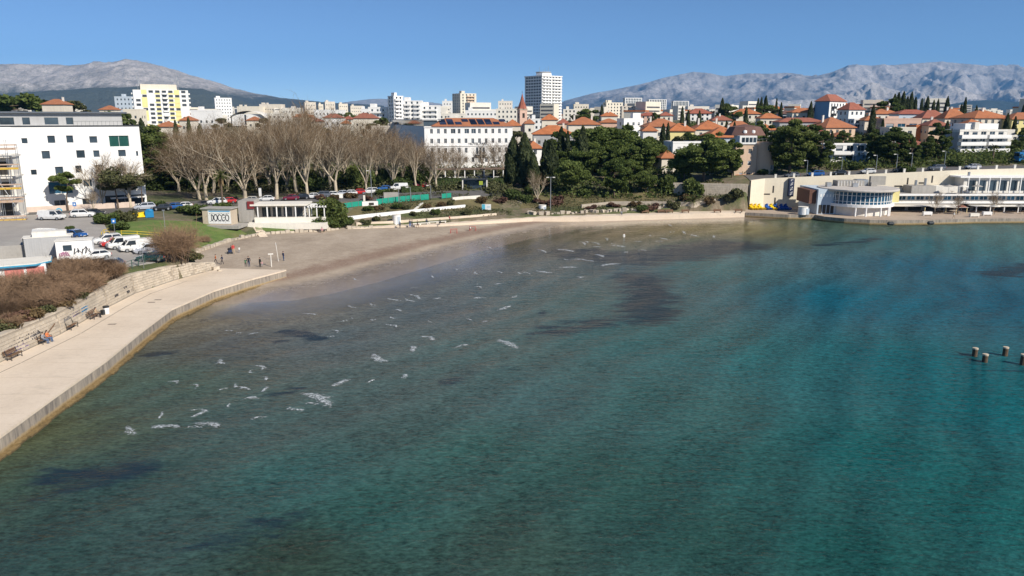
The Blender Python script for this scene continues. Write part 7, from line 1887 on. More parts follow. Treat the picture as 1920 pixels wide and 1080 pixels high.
# ---- people
M_SKIN = mat('skin', (0.45, 0.29, 0.21), .6, .08); M_HAIR = mat('dark_hair', (0.04, 0.03, 0.025), .7)
def cloth(n, c): return mat('cloth_' + n, c, .9, .15, 3, 12)
CL = {k: cloth(k, v) for k, v in dict(black=(.025, .025, .03), navy=(.03, .045, .10), orange=(.62, .20, .08), grey=(.28, .28, .30), red=(.50, .05, .05), white=(.72, .72, .70), blue=(.08, .18, .42), denim=(.10, .15, .26), brown=(.20, .12, .08), tan=(.42, .31, .20), green=(.08, .16, .09), pink=(.55, .30, .32)).items()}
def person_mesh(pose):
    V, E, Rr = [], [], []
    def ad(p, r, par=None):
        V.append(p); Rr.append(r)
        if par is not None: E.append((par, len(V) - 1))
        return len(V) - 1
    sit = pose == 'sit'
    hz_ = .50 if sit else .93
    pel = ad((0, 0, hz_), (.15, .11)); ab = ad((0, .02, hz_ + .18), (.135, .10), pel); ch = ad((0, .02, hz_ + .40), (.165, .11), ab); nk = ad((0, .01, hz_ + .56), (.06, .06), ch)
    hd = ad((0, -.01, hz_ + .68), (.085, .095), nk); ad((0, -.01, hz_ + .79), (.075, .085), hd); ad((0, -.10, hz_ + .685), (.018, .02), hd)
    for s in (-1, 1):
        sh = ad((s * .19, .02, hz_ + .48), (.06, .06), ch)
        if sit: el, wr, hn = (s * .27, -.02, hz_ + .22), (s * .17, -.24, hz_ + .14), (s * .13, -.33, hz_ + .13)
        elif pose == 'walk': el, wr, hn = (s * .25, s * .10 + .02, hz_ + .22), (s * .25, s * .14 - .12, hz_ + .02), (s * .24, s * .14 - .16, hz_ - .06)
        else: el, wr, hn = (s * .25, .05, hz_ + .20), (s * .25, -.03, hz_ - .03), (s * .25, -.05, hz_ - .11)
        e = ad(el, (.045, .045), sh); w_ = ad(wr, (.034, .034), e); h_ = ad(hn, (.038, .024), w_)
        dn = (Vector(hn) - Vector(wr)).normalized()
        for f in range(4):
            k = Vector(hn) + Vector((0, (f - 1.5) * .022, 0)) + dn * .03; a = ad(tuple(k), (.010, .010), h_); ad(tuple(k + dn * (.055, .07, .065, .05)[f] + Vector((-s * .012, 0, 0))), (.008, .008), a)
        t_ = ad(tuple(Vector(wr) + dn * .03 + Vector((0, -.035, 0))), (.011, .011), h_); ad(tuple(Vector(wr) + dn * .07 + Vector((-s * .01, -.05, 0))), (.009, .009), t_)
        if sit: kn, an, to = (s * .11, -.44, .50), (s * .11, -.47, .10), (s * .12, -.62, .05)
        elif pose == 'walk': kn, an, to = (s * .10, -s * .16 - .06, .50), (s * .10, -s * .24 + .04, .09), (s * .11, -s * .24 - .10, .045)
        else: kn, an, to = (s * .11, -.02, .49), (s * .12, .03, .09), (s * .13, -.11, .045)
        hp = ad((s * .095, 0, hz_ - .04), (.098, .105), pel); k_ = ad(kn, (.062, .066), hp); a_2 = ad(an, (.042, .046), k_); ad(to, (.042, .035), a_2)
    me = bpy.data.meshes.new('tmp_body'); me.from_pydata(V, E, [])
    o = bpy.data.objects.new('tmp_body', me); COL.objects.link(o)
    o.modifiers.new('skin', 'SKIN'); o.modifiers.new('sub', 'SUBSURF').levels = 1
    for i, sv in enumerate(me.skin_vertices[0].data): sv.radius = Rr[i]; sv.use_root = i == 0
    bpy.context.view_layer.update()
    out = bpy.data.meshes.new_from_object(o.evaluated_get(bpy.context.evaluated_depsgraph_get())); out.name = 'body'
    bpy.data.objects.remove(o, do_unlink=True); bpy.data.meshes.remove(me)
    for m in (M_SKIN, CL['black'], CL['denim'], M_DARKMET): out.materials.append(m)
    for p in out.polygons:
        c = p.center
        if sit: m = 0 if (c.z > hz_ + .54) else (2 if c.z < hz_ + .06 and abs(c.y + .0) < 9 and not (c.z > .62) else 1)
        else: m = 0 if c.z > hz_ + .54 else (1 if c.z > hz_ - .02 else 2)
        if not sit and abs(c.x) > .205 and c.z < hz_ + .0: m = 0
        if not sit and abs(c.x) > .205 and c.z > hz_ + .0: m = 1
        if c.z < .085: m = 3
        p.material_index = m; p.use_smooth = True
    hair = MB(); hair.lathe([(.088, -.03), (.098, .04), (.085, .10), (.045, .135), (.005, .145)], 10, (0, .012, hz_ + .70)); hm_ = hair.mesh('hair', M_HAIR, True)
    face = MB()
    for s in (-1, 1): face.box(s * .035 - .012, s * .035 + .012, -.108, -.098, hz_ + .70, hz_ + .715)
    face.box(-.025, .025, -.104, -.094, hz_ + .628, hz_ + .638)
    for s in (-1, 1): face.box(s * .09 - .012, s * .09 + .012, -.015, .02, hz_ + .67, hz_ + .72)
    return out, hm_, face.mesh('face_features', mat('dark_features', (.12, .06, .05), .7))
PM = {k: person_mesh(k) for k in ('stand', 'walk', 'sit')}
def person(label, loc, pose, rz, top, legs, sc=1.0, group=None, hair=None):
    o = thing('person', label, 'person', loc, rz, group); o.scale = (sc,) * 3
    b = mobj('body', PM[pose][0], o)
    for i, m in ((1, CL[top]), (2, CL[legs])):
        b.material_slots[i].link = 'OBJECT'; b.material_slots[i].material = m
    h_ = mobj('hair', PM[pose][1], o)
    if hair: h_.material_slots[0].link = 'OBJECT'; h_.material_slots[0].material = CL[hair]
    mobj('face_features', PM[pose][2], o)
    return o
def bsit(i, u, lb, top, legs, hair=None):
    p, a = BENCH[i]; person(lb, (p.x + math.cos(a) * u, p.y + math.sin(a) * u, 1.602 - .05), 'sit', a, top, legs, 1.0, 'people on the quay benches', hair)
bsit(1, .35, 'person in orange jacket sitting on a quay bench', 'orange', 'denim')
bsit(1, -.35, 'person in grey top and jeans lounging on a quay bench', 'grey', 'denim')
bsit(3, .2, 'person in tan jacket sitting on the bench by the litter bin', 'tan', 'black')
_pp = [(405, 494, 'walk', -1.2, 'orange', 'black', .9, 'person in orange top walking on the sand, leftmost of the beach walkers'), (417, 496, 'walk', -1.0, 'navy', 'black', .95, 'dark-clothed person beside the walker in orange'), (461, 501, 'stand', .2, 'green', 'black', .82, 'shorter dark figure of the couple at the end of the quay'), (467, 501, 'stand', .3, 'black', 'navy', 1.05, 'taller dark figure of the couple at the end of the quay'),
       (488, 501, 'stand', -.6, 'black', 'black', .95, 'person in black right of the couple at the end of the quay'), (492, 500, 'stand', .9, 'pink', 'grey', .55, 'small child beside the person in black'), (532, 489, 'stand', 2.4, 'navy', 'denim', .97, 'lone person in navy standing on the sand right of the pole'), (438, 476, 'walk', .5, 'red', 'tan', 1.05, 'person in red with a pushchair on the sand'), (434, 474, 'stand', 1.5, 'black', 'black', .8, 'dark-clothed person beside the one in red'), (449, 474, 'stand', -2.2, 'white', 'grey', .65, 'child in white near the person in red'),
       (750, 428, 'stand', .4, 'navy', 'black', .9, 'person in navy below the white cabin, leftmost of the group'), (769, 427, 'stand', 0, 'navy', 'blue', 1.05, 'tall person in navy in the group on the promenade'), (773, 426, 'stand', 2, 'black', 'navy', 1.0, 'person in black close behind the tall one in navy'), (783, 427, 'walk', 1.2, 'black', 'brown', .95, 'person in black and brown in the group on the promenade'), (800, 419, 'sit', .3, 'navy', 'black', 1.0, 'seated person in navy, left of those on the white benches'), (825, 421, 'sit', -.3, 'black', 'black', 1.0, 'seated person in black, right of those on the white benches'),
       (843, 417, 'walk', 1.8, 'red', 'black', .95, 'person in red walking along the promenade'), (860, 408, 'walk', -1.6, 'brown', 'black', .95, 'person in brown on the promenade, further right'), (1097, 404, 'walk', 1.6, 'black', 'black', 1.0, 'dark figure on the promenade below the wood'), (1165, 403, 'sit', 0, 'grey', 'navy', 1.0, 'seated figure in grey on the promenade below the wood'), (1788, 410, 'walk', 1.0, 'white', 'tan', 1.0, 'person in white on the bathing quay'), (604, 436, 'sit', .3, 'pink', 'tan', 1.0, 'person sitting on the low wall behind the beach')]
for a, b, pose, rz, tp, lg, s, lb in _pp:
    if b > 440 or a in (750, 769, 773, 783): x, y, z = GS(a, b)
    elif a == 1788: (x, y), z = G(a, b, 1.25), 1.25
    else: (x, y), z = G(a, b, 1.36), 1.36
    if a in (461, 467): (x, y), z = G(a, b, 1.6), 1.6
    person(lb, (x, y, z - (.1 if pose == 'sit' else 0)), pose, rz, tp, lg, s, 'people on the beach and promenade')
x, y = G(1170, 447, -.25)
person('person in white wading in the shallow water near the far shore', (x, y, -.8), 'stand', .4, 'white', 'white', 1.0)
x, y, z = GS(441, 476)
pc_ = thing('pushchair', 'small dark pushchair on the sand beside the person in red', 'pushchair', (x - .9, y, z), R(30))
MB().box(-.3, .3, -.25, .25, .35, .75).build('seat', CL['navy'], pc_); MB().tube((.3, -.25, .7), (.65, -.25, 1.05), .02, .02, 5).build('handle', M_METAL, pc_); MB().lathe([(.3, 0), (.33, .15), (.2, .33)], 10, (-.1, 0, .75)).build('hood', CL['black'], pc_)
for s in (-1, 1):
    for t in (-1, 1): MB().lathe([(.05, -.02), (.16, -.02), (.16, .02), (.05, .02)], 12).build('wheel', M_DARKMET, pc_, (s * .3, t * .25, .17), (R(90), 0, 0))

# ---- beach things
x, y, z = GS(509, 500)
sg = thing('beach_shower', 'white T-shaped post on the sand near the end of the quay', 'post', (x, y, z), R(20))
MB().tube((0, 0, -.2), (0, 0, 2.1), .09, .08, 8).build('post', M_OFFW, sg); MB().box(-.42, .42, -.1, .1, 2.05, 2.25).build('head', M_OFFW, sg)
x, y, z = GS(529, 490)
pl_ = thing('volleyball_pole', 'tall thin pale pole on the sand left of a lone person', 'pole', (x - .6, y, z), 0); MB().tube((0, 0, -.3), (-.35, .1, 3.3), .06, .05, 6).build('pole', M_OFFW, pl_); MB().box(-.12, .12, -.02, .02, 2.9, 3.1).build('hook', M_METAL, pl_, (-.3, .1, 0))
for k, (a, b, rz) in enumerate(((851, 438, .25), (886, 433, -.15))):
    x, y, z = GS(a, b); g_ = thing('toy_goal', 'small red goal frame on the sand, %s of two' % ('left', 'right')[k], 'goal', (x, y, z), rz)
    RM = mat('red_plastic', (0.55, 0.12, 0.10), .6)
    for s in (-.7, .7): MB().tube((s, 0, 0), (s, 0, 1.0), .05, .05, 6).build('post', RM, g_); MB().tube((s, .7, 0), (s, 0, 1.0), .035, .035, 5).build('stay', RM, g_)
    MB().tube((-.7, 0, 1.0), (.7, 0, 1.0), .05, .05, 6).build('crossbar', RM, g_)
    nt_ = MB()
    for i in range(8): nt_.tube((-.7 + i * .2, .02, .98), (-.7 + i * .2, .68, .05), .012, .012, 3, cap=False)
    for i in range(5): nt_.tube((-.7, .68 * i / 5 + .05, .95 - .9 * i / 5), (.7, .68 * i / 5 + .05, .95 - .9 * i / 5), .012, .012, 3, cap=False)
    nt_.build('net', RM, g_)
x, y, z = GS(882, 433); person('child playing between the small red goals', (x, y, z), 'walk', 1.0, 'white', 'red', .62)
# low rubble wall along the back of the sand
rs = random.Random(31)
LW = thing('beach_wall', 'low pale rubble wall along the back of the sand', 'wall', (-50, 155, 1.0), 0)
pts = [Vector((-57.4, 131.5, 0)), Vector((-56.6, 137.5, 0)), Vector((-55.2, 146, 0)), Vector((-52.2, 153.6, 0)), Vector((-47, 156.6, 0)), Vector((-41.8, 159.0, 0)), Vector((-37.3, 163.2, 0)), Vector((-31, 165.4, 0))]
cnt = 0
for A, B_ in zip(pts[:-1], pts[1:]):
    n = int((B_ - A).length / .95); d = (B_ - A).normalized()
    for i in range(n):
        if rs.random() < .04: continue
        p = A.lerp(B_, (i + .5) / n); m = MB().obox((0, 0, 0), (.95 * rs.uniform(.8, 1.0), rs.uniform(.5, .9), rs.uniform(.55, 1.0)), 0)
        m.v = [(v[0] + rs.uniform(-.06, .06), v[1] + rs.uniform(-.06, .06), v[2] + rs.uniform(-.06, .06)) for v in m.v]
        m.build('stone', M_STONE, LW, p - Vector((-50, 155, 0)) + Vector((0, 0, SZ(p.x, p.y) - 1.25)), (0, 0, math.atan2(d.y, d.x)))
# rocks along the promenade edge and bank
_k = 0
for i in range(46):
    t = i / 45; x = 4 + 40 * t + rs.uniform(-.6, .6); y = float(np.interp(x, [4, 25, 46], [182.8 + 1.4, 188.9, 194.2])) + rs.uniform(.3, 2.4); s = rs.uniform(.35, 1.0)
    m = MB().obox((0, 0, 0), (1.5 * s, 1.1 * s, .9 * s), rs.uniform(0, 3)); m.v = [(v[0] + rs.uniform(-.2, .2) * s, v[1] + rs.uniform(-.2, .2) * s, v[2] + rs.uniform(-.15, .15) * s) for v in m.v]
    nm = '%s' % ORD[i % 20]; ten = ('first', 'second', 'third')[i // 20]
    tag(m.build('rock', M_STONE, None, (x, y, max(1.3, H(x, y)) - .1)), 'pale rock along the foot of the bank, %s of the %s score from the left' % (nm, ten), 'rock', 'rocks at the foot of the bank')

# ---- wooden piles standing in the sea
for k, (a, b, hh_) in enumerate(((1827, 668, .95), (1846, 679, .9), (1884, 667, 1.0), (1917, 684, 1.15))):
    x, y = G(a, b, 0)
    p = thing('mooring_pile', ('leftmost', 'second from the left', 'third from the left', 'rightmost')[k] + ' of four short piles standing in the sea', 'pile', (x, y, 0), k, 'piles in the sea')
    MB().lathe([(.25, -2), (.27, 0), (.26, hh_ * .5), (.27, hh_)], 12).build('shaft', mat('tarred_timber', (0.10, 0.07, 0.045), .85, .3, 2, 8), p); MB().lathe([(.285, hh_ - .16), (.29, hh_), (.05, hh_ + .03)], 12).build('cap', C_STONE, p)

# ---- graffiti hut
x, y, z = GH(381, 420); x1, y1, z1 = GH(432, 417)
ang = math.atan2(y1 - y, x1 - x); L = math.hypot(x1 - x, y1 - y); yaw_h = R(-4)
hut = thing('graffiti_hut', 'small concrete hut with a white front covered in graffiti lettering', 'hut', (x, y, z - .2), yaw_h)
MB().box(0, 6.0, 0, 3.2, 0, 3.3).build('wall', C_STONE, hut); MB().box(-.3, 6.3, -.3, 3.5, 3.3, 3.5).build('roof', M_CONC, hut); MB().box(1.2, 6.02, -.05, -.005, .3, 3.28).build('white_panel', M_WHITE, hut)
def bubble(m, cx_, cz_, w_, h_, t=.12, a0=0, a1=2 * math.pi, n=18):
    for i in range(n):
        p = a0 + (a1 - a0) * i / n; q = a0 + (a1 - a0) * (i + 1) / n
        for_ = lambda a, k: (cx_ + math.cos(a) * (w_ + k), -.062, cz_ + math.sin(a) * (h_ + k))
        m.face((for_(p, -t), for_(q, -t), for_(q, t), for_(p, t)))
gm_ = MB()
for cx_, a0, a1 in ((1.95, -1.6, 1.6), (2.8, 0, 6.28), (3.65, .7, 5.6), (4.45, .7, 5.6), (5.25, 0, 6.28)): bubble(gm_, cx_, 1.55, .36, .62, .10, a0, a1)
gm_.box(1.85, 2.0, -.066, -.06, .9, 2.2); gm_.box(4.4, 4.8, -.066, -.06, 1.5, 1.62)
for k in range(12): gm_.box(1.5 + k * .36, 1.5 + k * .36 + .22, -.066, -.06, .72 + .1 * math.sin(k * 2), .80 + .1 * math.sin(k * 2)); gm_.box(1.5 + k * .36, 1.5 + k * .36 + .26, -.066, -.06, 2.36 + .1 * math.sin(k * 1.3), 2.44 + .1 * math.sin(k * 1.3))
gm_.build('graffiti_lettering', P_BLK, hut)
gb = MB(); gb.box(1.4, 5.9, -.058, -.054, 2.75, 2.95); gb.build('blue_stripe', P_BLU, hut)
MB().box(-1.0, 8, -1.2, 4, -.6, .02).build('slab', M_CONC, hut)

# ---- beach cafe pavilion with pergola
x, y, z = GH(446, 418)
cf = thing('beach_cafe', 'low beach cafe pavilion with flat roof, dark red corner and white pergola', 'cafe', (x, y, z), R(4))
MB().box(0, 3.2, 1.0, 6.5, 0, 4.6).build('service_block', M_CONC, cf); MB().box(2.0, 3.4, .75, .99, 2.9, 4.5).build('red_sign_panel', mat('dark_red_panel', (.20, .03, .03), .6), cf)
MB().box(2.6, 14.6, .6, 7, 3.5, 3.85).build('roof', C_WARMW, cf); MB().box(3.3, 13.5, 3.4, 6.8, 0, 3.5).build('back_wall', C_BEIGE, cf)
for k in range(6): MB().box(4.0 + k * 2.0, 4.22 + k * 2.0, .8, 1.02, .6, 3.5).build('post', M_WHITE, cf)
for k in range(4): MB().box(4.4 + k * 2.3, 6.2 + k * 2.3, 3.34, 3.395, .9, 2.9).build('pane', M_GLASS, cf)
MB().box(3.5, 18.6, .2, .5, 0, 1.1).build('parapet', M_WARM if 'M_WARM' in globals() else C_WARMW, cf)
for k in range(3): MB().box(14.9 + k * 1.6, 15.1 + k * 1.6, .9, 1.1, 0, 3.1).build('pergola_post', M_WHITE, cf); MB().box(14.9 + k * 1.6, 15.1 + k * 1.6, 3.6, 3.8, 0, 3.1).build('pergola_post', M_WHITE, cf)
for k in range(7): MB().box(14.7 + k * .62, 14.82 + k * .62, .5, 4.3, 3.25, 3.42).build('pergola_beam', M_WHITE, cf)
MB().box(14.6, 18.7, .8, 1.0, 3.1, 3.25).build('pergola_beam', M_WHITE, cf); MB().box(14.6, 18.7, 3.6, 3.8, 3.1, 3.25).build('pergola_beam', M_WHITE, cf)
MB().box(2.2, 19, -2.2, 7, -1.2, .02).build('terrace', C_WARMW, cf)
for k, (u, v) in enumerate(((5, 2), (7.5, 1.8), (10, 2.1), (12.5, 1.9), (15.8, 2.2))):
    m = MB().lathe([(.45, .72), (.45, .76)], 12, (u, v, 0)); m.tube((u, v, 0), (u, v, .72), .04, .04, 6)
    tag(m.build('cafe_table', M_DARKMET if k % 2 else M_WOOD, None, (0, 0, 0)), '%s small round table from the left on the beach cafe terrace' % ORD[k], 'table', 'tables of the beach cafe')
    o_ = bpy.data.objects[-1] if False else None
for o_ in [o for o in bpy.data.objects if o.name.startswith('cafe_table')]:
    o_.location = cf.location + Vector((0, 0, .03)); o_.rotation_euler = cf.rotation_euler
# steps down to the sand beside the cafe
def steps(name, label, A, B_, wdt, n, mt):
    A, B_ = Vector(A), Vector(B_); d = (B_ - A); ang = math.atan2(d.y, d.x); r_ = thing(name, label, 'steps', A, ang); L = math.hypot(d.x, d.y)
    for i in range(n): MB().box(L * i / n, L * (i + 1) / n - .01, -wdt / 2, wdt / 2, d.z * i / n - .5, d.z * (i + 1) / n).build('step', mt, r_)
a = GS(494, 444); b = GH(478, 421); steps('steps', 'narrow pale steps from the sand up to the beach cafe', a, b, 1.6, 9, M_PAVE)
a = G(962, 400, 1.36) + (1.36,); b = GH(957, 384); steps('steps', 'broad stone steps from the promenade up to the street', a, (b[0], b[1] + 3, b[2] + .6), 6.5, 12, M_STONE)

# ---- green screened fence
def fpts(l): return [Vector(GH(a, b)) for a, b in l]
def screen(label, pts_, h, mt, post=True):
    r_ = thing('green_fence', label, 'fence', pts_[0], 0)
    for A, B_ in zip(pts_[:-1], pts_[1:]):
        A, B_ = A - pts_[0], B_ - pts_[0]; d = (B_ - A); n = Vector((d.y, -d.x, 0)).normalized() * .03
        m = MB(); up = Vector((0, 0, h)); lo = Vector((0, 0, .12))
        m.face((A - n + lo, B_ - n + lo, B_ - n + up, A - n + up)); m.face((B_ + n + lo, A + n + lo, A + n + up, B_ + n + up)); m.face((A - n + up, B_ - n + up, B_ + n + up, A + n + up))
        m.build('mesh_panel', mt, r_)
        for t in (0, .5): p = A.lerp(B_, t); MB().tube(p + n * 3, p + n * 3 + Vector((0, 0, h + .25)), .05, .05, 6).build('post', M_METAL, r_)
MG = mat('green_netting', (0.015, 0.27, 0.19), .8, .15, 1.0, 5)
screen('short dark green netting panel right of the beach cafe', fpts([(606, 394), (622, 393)]), 1.7, MG); screen('green netting fence along the terrace, left of the white gate', fpts([(640, 392), (660, 389), (684, 386)]), 1.3, MG); screen('long green netting fence along the terrace, right of the white gate', fpts([(706, 385), (728, 382), (750, 379.5), (772, 377.5), (804, 375)]), 1.5, MG); screen('short green netting panel at the right end of the terrace', fpts([(828, 373), (846, 371)]), 1.3, MG)
x, y, z = GH(694, 386); gt = thing('white_gate', 'low white gate block between the green fences', 'gate', (x, y, z), R(14)); MB().box(-1.9, 1.9, -.3, .3, -.3, 1.1).build('panel', M_WHITE, gt); MB().box(-1.6, -1.1, -.32, .28, 1.103, 2.6).build('pillar', C_WARMW, gt); MB().box(-.3, .9, -.34, -.301, .2, .8).build('dark_opening', dk, gt)
x, y, z = GH(594, 388); MB_ = MB().box(-1.4, 1.4, -.6, .6, 0, .9); tag(MB_.build('white_box', M_WHITE, None, (x, y, z - .1), (0, 0, R(10))), 'white low box beside the street left of the green fence', 'box')
# white path wall below it
def lowwall(label, l, h, t, mt, zf=GH, cat='wall'):
    P = [Vector(zf(a, b)) for a, b in l]; m = MB(); o = P[0].copy()
    for A, B_ in zip(P[:-1], P[1:]):
        d = (B_ - A); n = Vector((d.y, -d.x, 0)).normalized() * t / 2; A, B_ = A - o, B_ - o
        q = [[X + n * s + Vector((0, 0, zz)) for s, zz in ((1, -.6), (1, h), (-1, h), (-1, -.6))] for X in (A, B_)]
        for k in range(4): m.face((q[0][k], q[1][k], q[1][(k + 1) % 4], q[0][(k + 1) % 4]))
        m.face(q[0][::-1]); m.face(q[1])
    tag(m.build('low_wall', mt, None, o), label, cat)
lowwall('long white terrace wall below the green fence', [(644, 413), (690, 407), (740, 402), (800, 396), (872, 389)], .7, .5, M_WHITE); lowwall('pale kerb wall along the back of the promenade', [(668, 425), (720, 420), (790, 414), (860, 409), (930, 403)], .45, .5, M_PAVE); lowwall('white ramp wall leading up to the green fence', [(772, 399), (782, 391), (792, 382)], .35, .5, M_OFFW)
lowwall('pale retaining edge along the street right of the fence', [(848, 376), (868, 374), (900, 372)], .8, .4, M_OFFW); lowwall('pale terrace wall on the bank below the wood', [(1090, 390), (1150, 384), (1220, 384), (1300, 388), (1340, 392)], .9, .5, M_STONE)
x, y, z = GH(733, 373); MB_ = MB().box(-1.8, 1.8, -1, 1, 0, 1.9); tag(MB_.build('concrete_hut', M_CONC, None, (x, y, z - .3), (0, 0, R(12))), 'pale concrete box hut by the street above the green fence', 'hut')
# cabins, boards, lamp posts
def cabin(label, px, py, w_, h_, zf):
    x, y, z = zf(px, py); c = thing('changing_cabin', label, 'cabin', (x, y, z), R(8)); MB().lathe([(w_ / 2, 0), (w_ / 2, h_)], 20).build('wall', M_WHITE, c); MB().lathe([(w_ / 2 + .05, h_), (w_ / 2 + .05, h_ + .08)], 20).build('rim', C_WARMW, c); MB().box(w_ * .12, w_ * .42, -w_ / 2 - .03, -w_ / 2 + .22, .1, h_ - .3).build('door', C_LBLUE, c)
prz = lambda a, b: (*G(a, b, 1.36), 1.36)
cabin('white round changing cabin on the promenade by the seated group', 744, 420, 1.9, 2.1, prz); cabin('white changing cabin beside the tall lamp post', 1017, 397, 1.9, 1.7, lambda a, b: (*G(a, b, 1.5), 1.5)); cabin('white cabin at the corner of the round pavilion', 1505, 402, 2.4, 1.9, lambda a, b: (*G(a, b, 1.26), 1.26))
x, y, z = GH(912, 396); ib = thing('info_board', 'blue and white information board beside the promenade', 'sign', (x, y, z), R(-6)); MB().box(-1.15, 1.15, -.04, .04, .35, 1.75).build('panel', M_WHITE, ib); MB().box(-1.1, -.3, -.05, -.042, .4, 1.7).build('blue_print', mat('cyan_print', (.10, .45, .60), .5), ib); MB().box(.1, 1.0, -.05, -.042, .9, 1.3).build('pale_print', mat('pale_print', (.55, .68, .72), .5), ib)
for s in (-.9, .9): MB().tube((s, .06, -.2), (s, .06, 1.8), .05, .05, 6).build('leg', M_METAL, ib)
def lamp(label, px, py, h_, zf=GH, arms=2):
    x, y, z = zf(px, py); l = thing('lamp_post', label, 'lamp post', (x, y, z), 0); MB().tube((0, 0, -.2), (0, 0, h_), .11, .07, 8).build('pole', M_METAL, l)
    for k in range(arms):
        s = (-1, 1)[k]; MB().box(min(0, s * .8), max(0, s * .8), -.05, .05, h_ - .05, h_ + .03).build('arm', M_METAL, l); MB().box(s * .8 - .3, s * .8 + .3, -.16, .16, h_ - .14, h_ + .06).build('lamp_head', M_OFFW, l)
lamp('tall twin-headed lamp post at the promenade below the wood', 1032, 394, 8.4); lamp('short lamp post on the bank below the wood', 1214, 362, 3.4, arms=1); lamp('lamp post behind the green fence', 697, 372, 7.0, arms=1)
for k, (a, b) in enumerate(((1512, 332), (1577, 326), (1642, 322), (1680, 320), (1708, 318), (1770, 314))): lamp('%s street lamp from the left along the upper road' % ORD[k], a, b, 4.6, arms=1)
for k, (a, b) in enumerate(((770, 378), (808, 374), (748, 382))): lamp('thin lamp pole at the green fence, %s' % ('middle', 'right', 'left')[k], a, b, 3.6, arms=1)
x, y, z = GH(489, 372); b_ = thing('advert_column', 'slim white and dark advertising pillar under the bare trees', 'sign', (x, y, z), 0); MB().box(-.4, .4, -.2, .2, 0, 2.8).build('body', M_DARKMET, b_); MB().box(-.34, .34, -.21, -.205, .5, 2.6).build('poster', M_WHITE, b_)
# parking signs and street signs
def sign(label, px, py, h_, col, w_=.6, zf=GH):
    x, y, z = zf(px, py); s = thing('traffic_sign', label, 'sign', (x, y, z), R(20)); MB().tube((0, 0, -.2), (0, 0, h_), .045, .045, 6).build('pole', M_METAL, s); MB().box(-w_ / 2, w_ / 2, -.075, -.05, h_ - w_ * 1.2, h_).build('plate', col, s)
    MB().box(-w_ * .2, w_ * .2, -.08, -.076, h_ - w_ * .85, h_ - w_ * .4).build('symbol', M_WHITE, s)
sign('blue parking sign on a post at the car park bend', 216, 441, 3.0, mat('sign_blue', (.03, .16, .45), .4), .7); sign('blue sign by the street in front of the white building', 142, 402, 2.6, MATS['sign_blue'], .7); sign('thin white-headed post at the edge of the car park', 270, 505, 3.4, M_WHITE, .3); sign('white sign on the street above the car park', 640, 380, 2.2, M_OFFW, .9)
x, y, z = GH(312, 452); pl_ = thing('pole', 'thin grey pole behind the big leafless shrub', 'pole', (x, y, z), 0); MB().tube((0, 0, -.2), (0, 0, 5.5), .06, .05, 6).build('pole', M_METAL, pl_); MB().box(-.2, .2, -.1, .1, 5.4, 5.6).build('head', M_METAL, pl_)
# yellow tape / barrier along the lawn edge
YM = mat('yellow_tape', (.62, .45, .03), .6)
for k, (l, lb) in enumerate((([(191, 446), (196, 440), (205, 438)], 'yellow frame barrier at the car park bend'), ([(228, 442), (258, 443), (300, 446), (330, 450)], 'long yellow barrier along the foot of the grass bank'), ([(340, 450), (366, 450)], 'short yellow barrier right of the leafless shrub'))):
    P = fpts(l); r_ = thing('barrier', lb, 'barrier', P[0], 0)
    for A, B_ in zip(P[:-1], P[1:]):
        for z in (.45, .9): MB().tube(A - P[0] + Vector((0, 0, z)), B_ - P[0] + Vector((0, 0, z)), .05, .05, 5).build('rail', YM, r_)
    for A in P: MB().tube(A - P[0], A - P[0] + Vector((0, 0, 1.0)), .05, .05, 5).build('post', YM, r_)
x, y, z = GH(256, 408); ys = thing('yellow_skip', 'yellow tarpaulin heap beside the blue container', 'skip', (x, y, z), R(25)); m = MB(); rs = random.Random(3)
gx = [[(-2.6 + 5.2 * i / 8, -1 + 2 * j / 4, (.15 if i in (0, 8) or j in (0, 4) else rs.uniform(.5, 1.2))) for j in range(5)] for i in range(9)]
for i in range(8):
    for j in range(4): m.face((gx[i][j], gx[i + 1][j], gx[i + 1][j + 1], gx[i][j + 1]))
m.build('tarpaulin', mat('bright_yellow', (.75, .50, .01), .6, .1), ys); MB().box(-2.4, 2.4, -.9, .9, -.4, .14).build('base', M_DARKMET, ys)
x, y, z = GH(281, 408); bc = thing('recycling_container', 'blue recycling container by the street', 'container', (x, y, z), R(25)); MB().box(-.8, .8, -.6, .6, .1, 1.5).build('body', mat('container_blue', (.02, .20, .42), .5), bc); MB().lathe([(.75, 1.5), (.6, 1.75), (.1, 1.85)], 8).build('lid', MATS['container_blue'], bc)
for s in (-.6, .6): MB().lathe([(.12, -.05), (.12, .05)], 10).build('wheel', M_DARKMET, bc, (s, -.5, .1), (R(90), 0, 0))

# ---- kiosk, grey container and white trailer left of the thicket
x, y, z = GH(50, 488)
ct = thing('grey_container', 'grey ribbed container with dark frame beside the car park', 'container', (x - .2, y, z), R(28))
MB().box(0, 6.2, 0, 2.6, .1, 3.1).build('body', C_GREY, ct)
for k in range(20): MB().box(.15 + k * .3, .28 + k * .3, -.05, -.002, .25, 2.95).build('rib', C_GREY, ct)
for u in (0, 6.1): MB().box(u, u + .12, -.07, .06, 0, 3.2).build('corner_post', M_DARKMET, ct)
MB().box(-.05, 6.27, -.06, 2.65, 3.1, 3.22).build('top_frame', M_OFFW, ct); MB().box(1.2, 5.5, .4, 2.2, 3.223, 3.9).build('roof_box', M_OFFW, ct)
x, y, z = GH(108, 492); wt = thing('white_trailer', 'white kiosk trailer with small window and scrawled graffiti', 'trailer', (x, y, z), R(24)); MB().box(0, 4.6, 0, 2.3, .3, 3.0).build('body', M_WHITE, wt); MB().box(.9, 2.0, -.05, -.004, 1.6, 2.4).build('window', M_GLASS, wt); MB().box(-.1, 4.7, -.1, 2.4, 3.0, 3.1).build('roof', M_OFFW, wt)
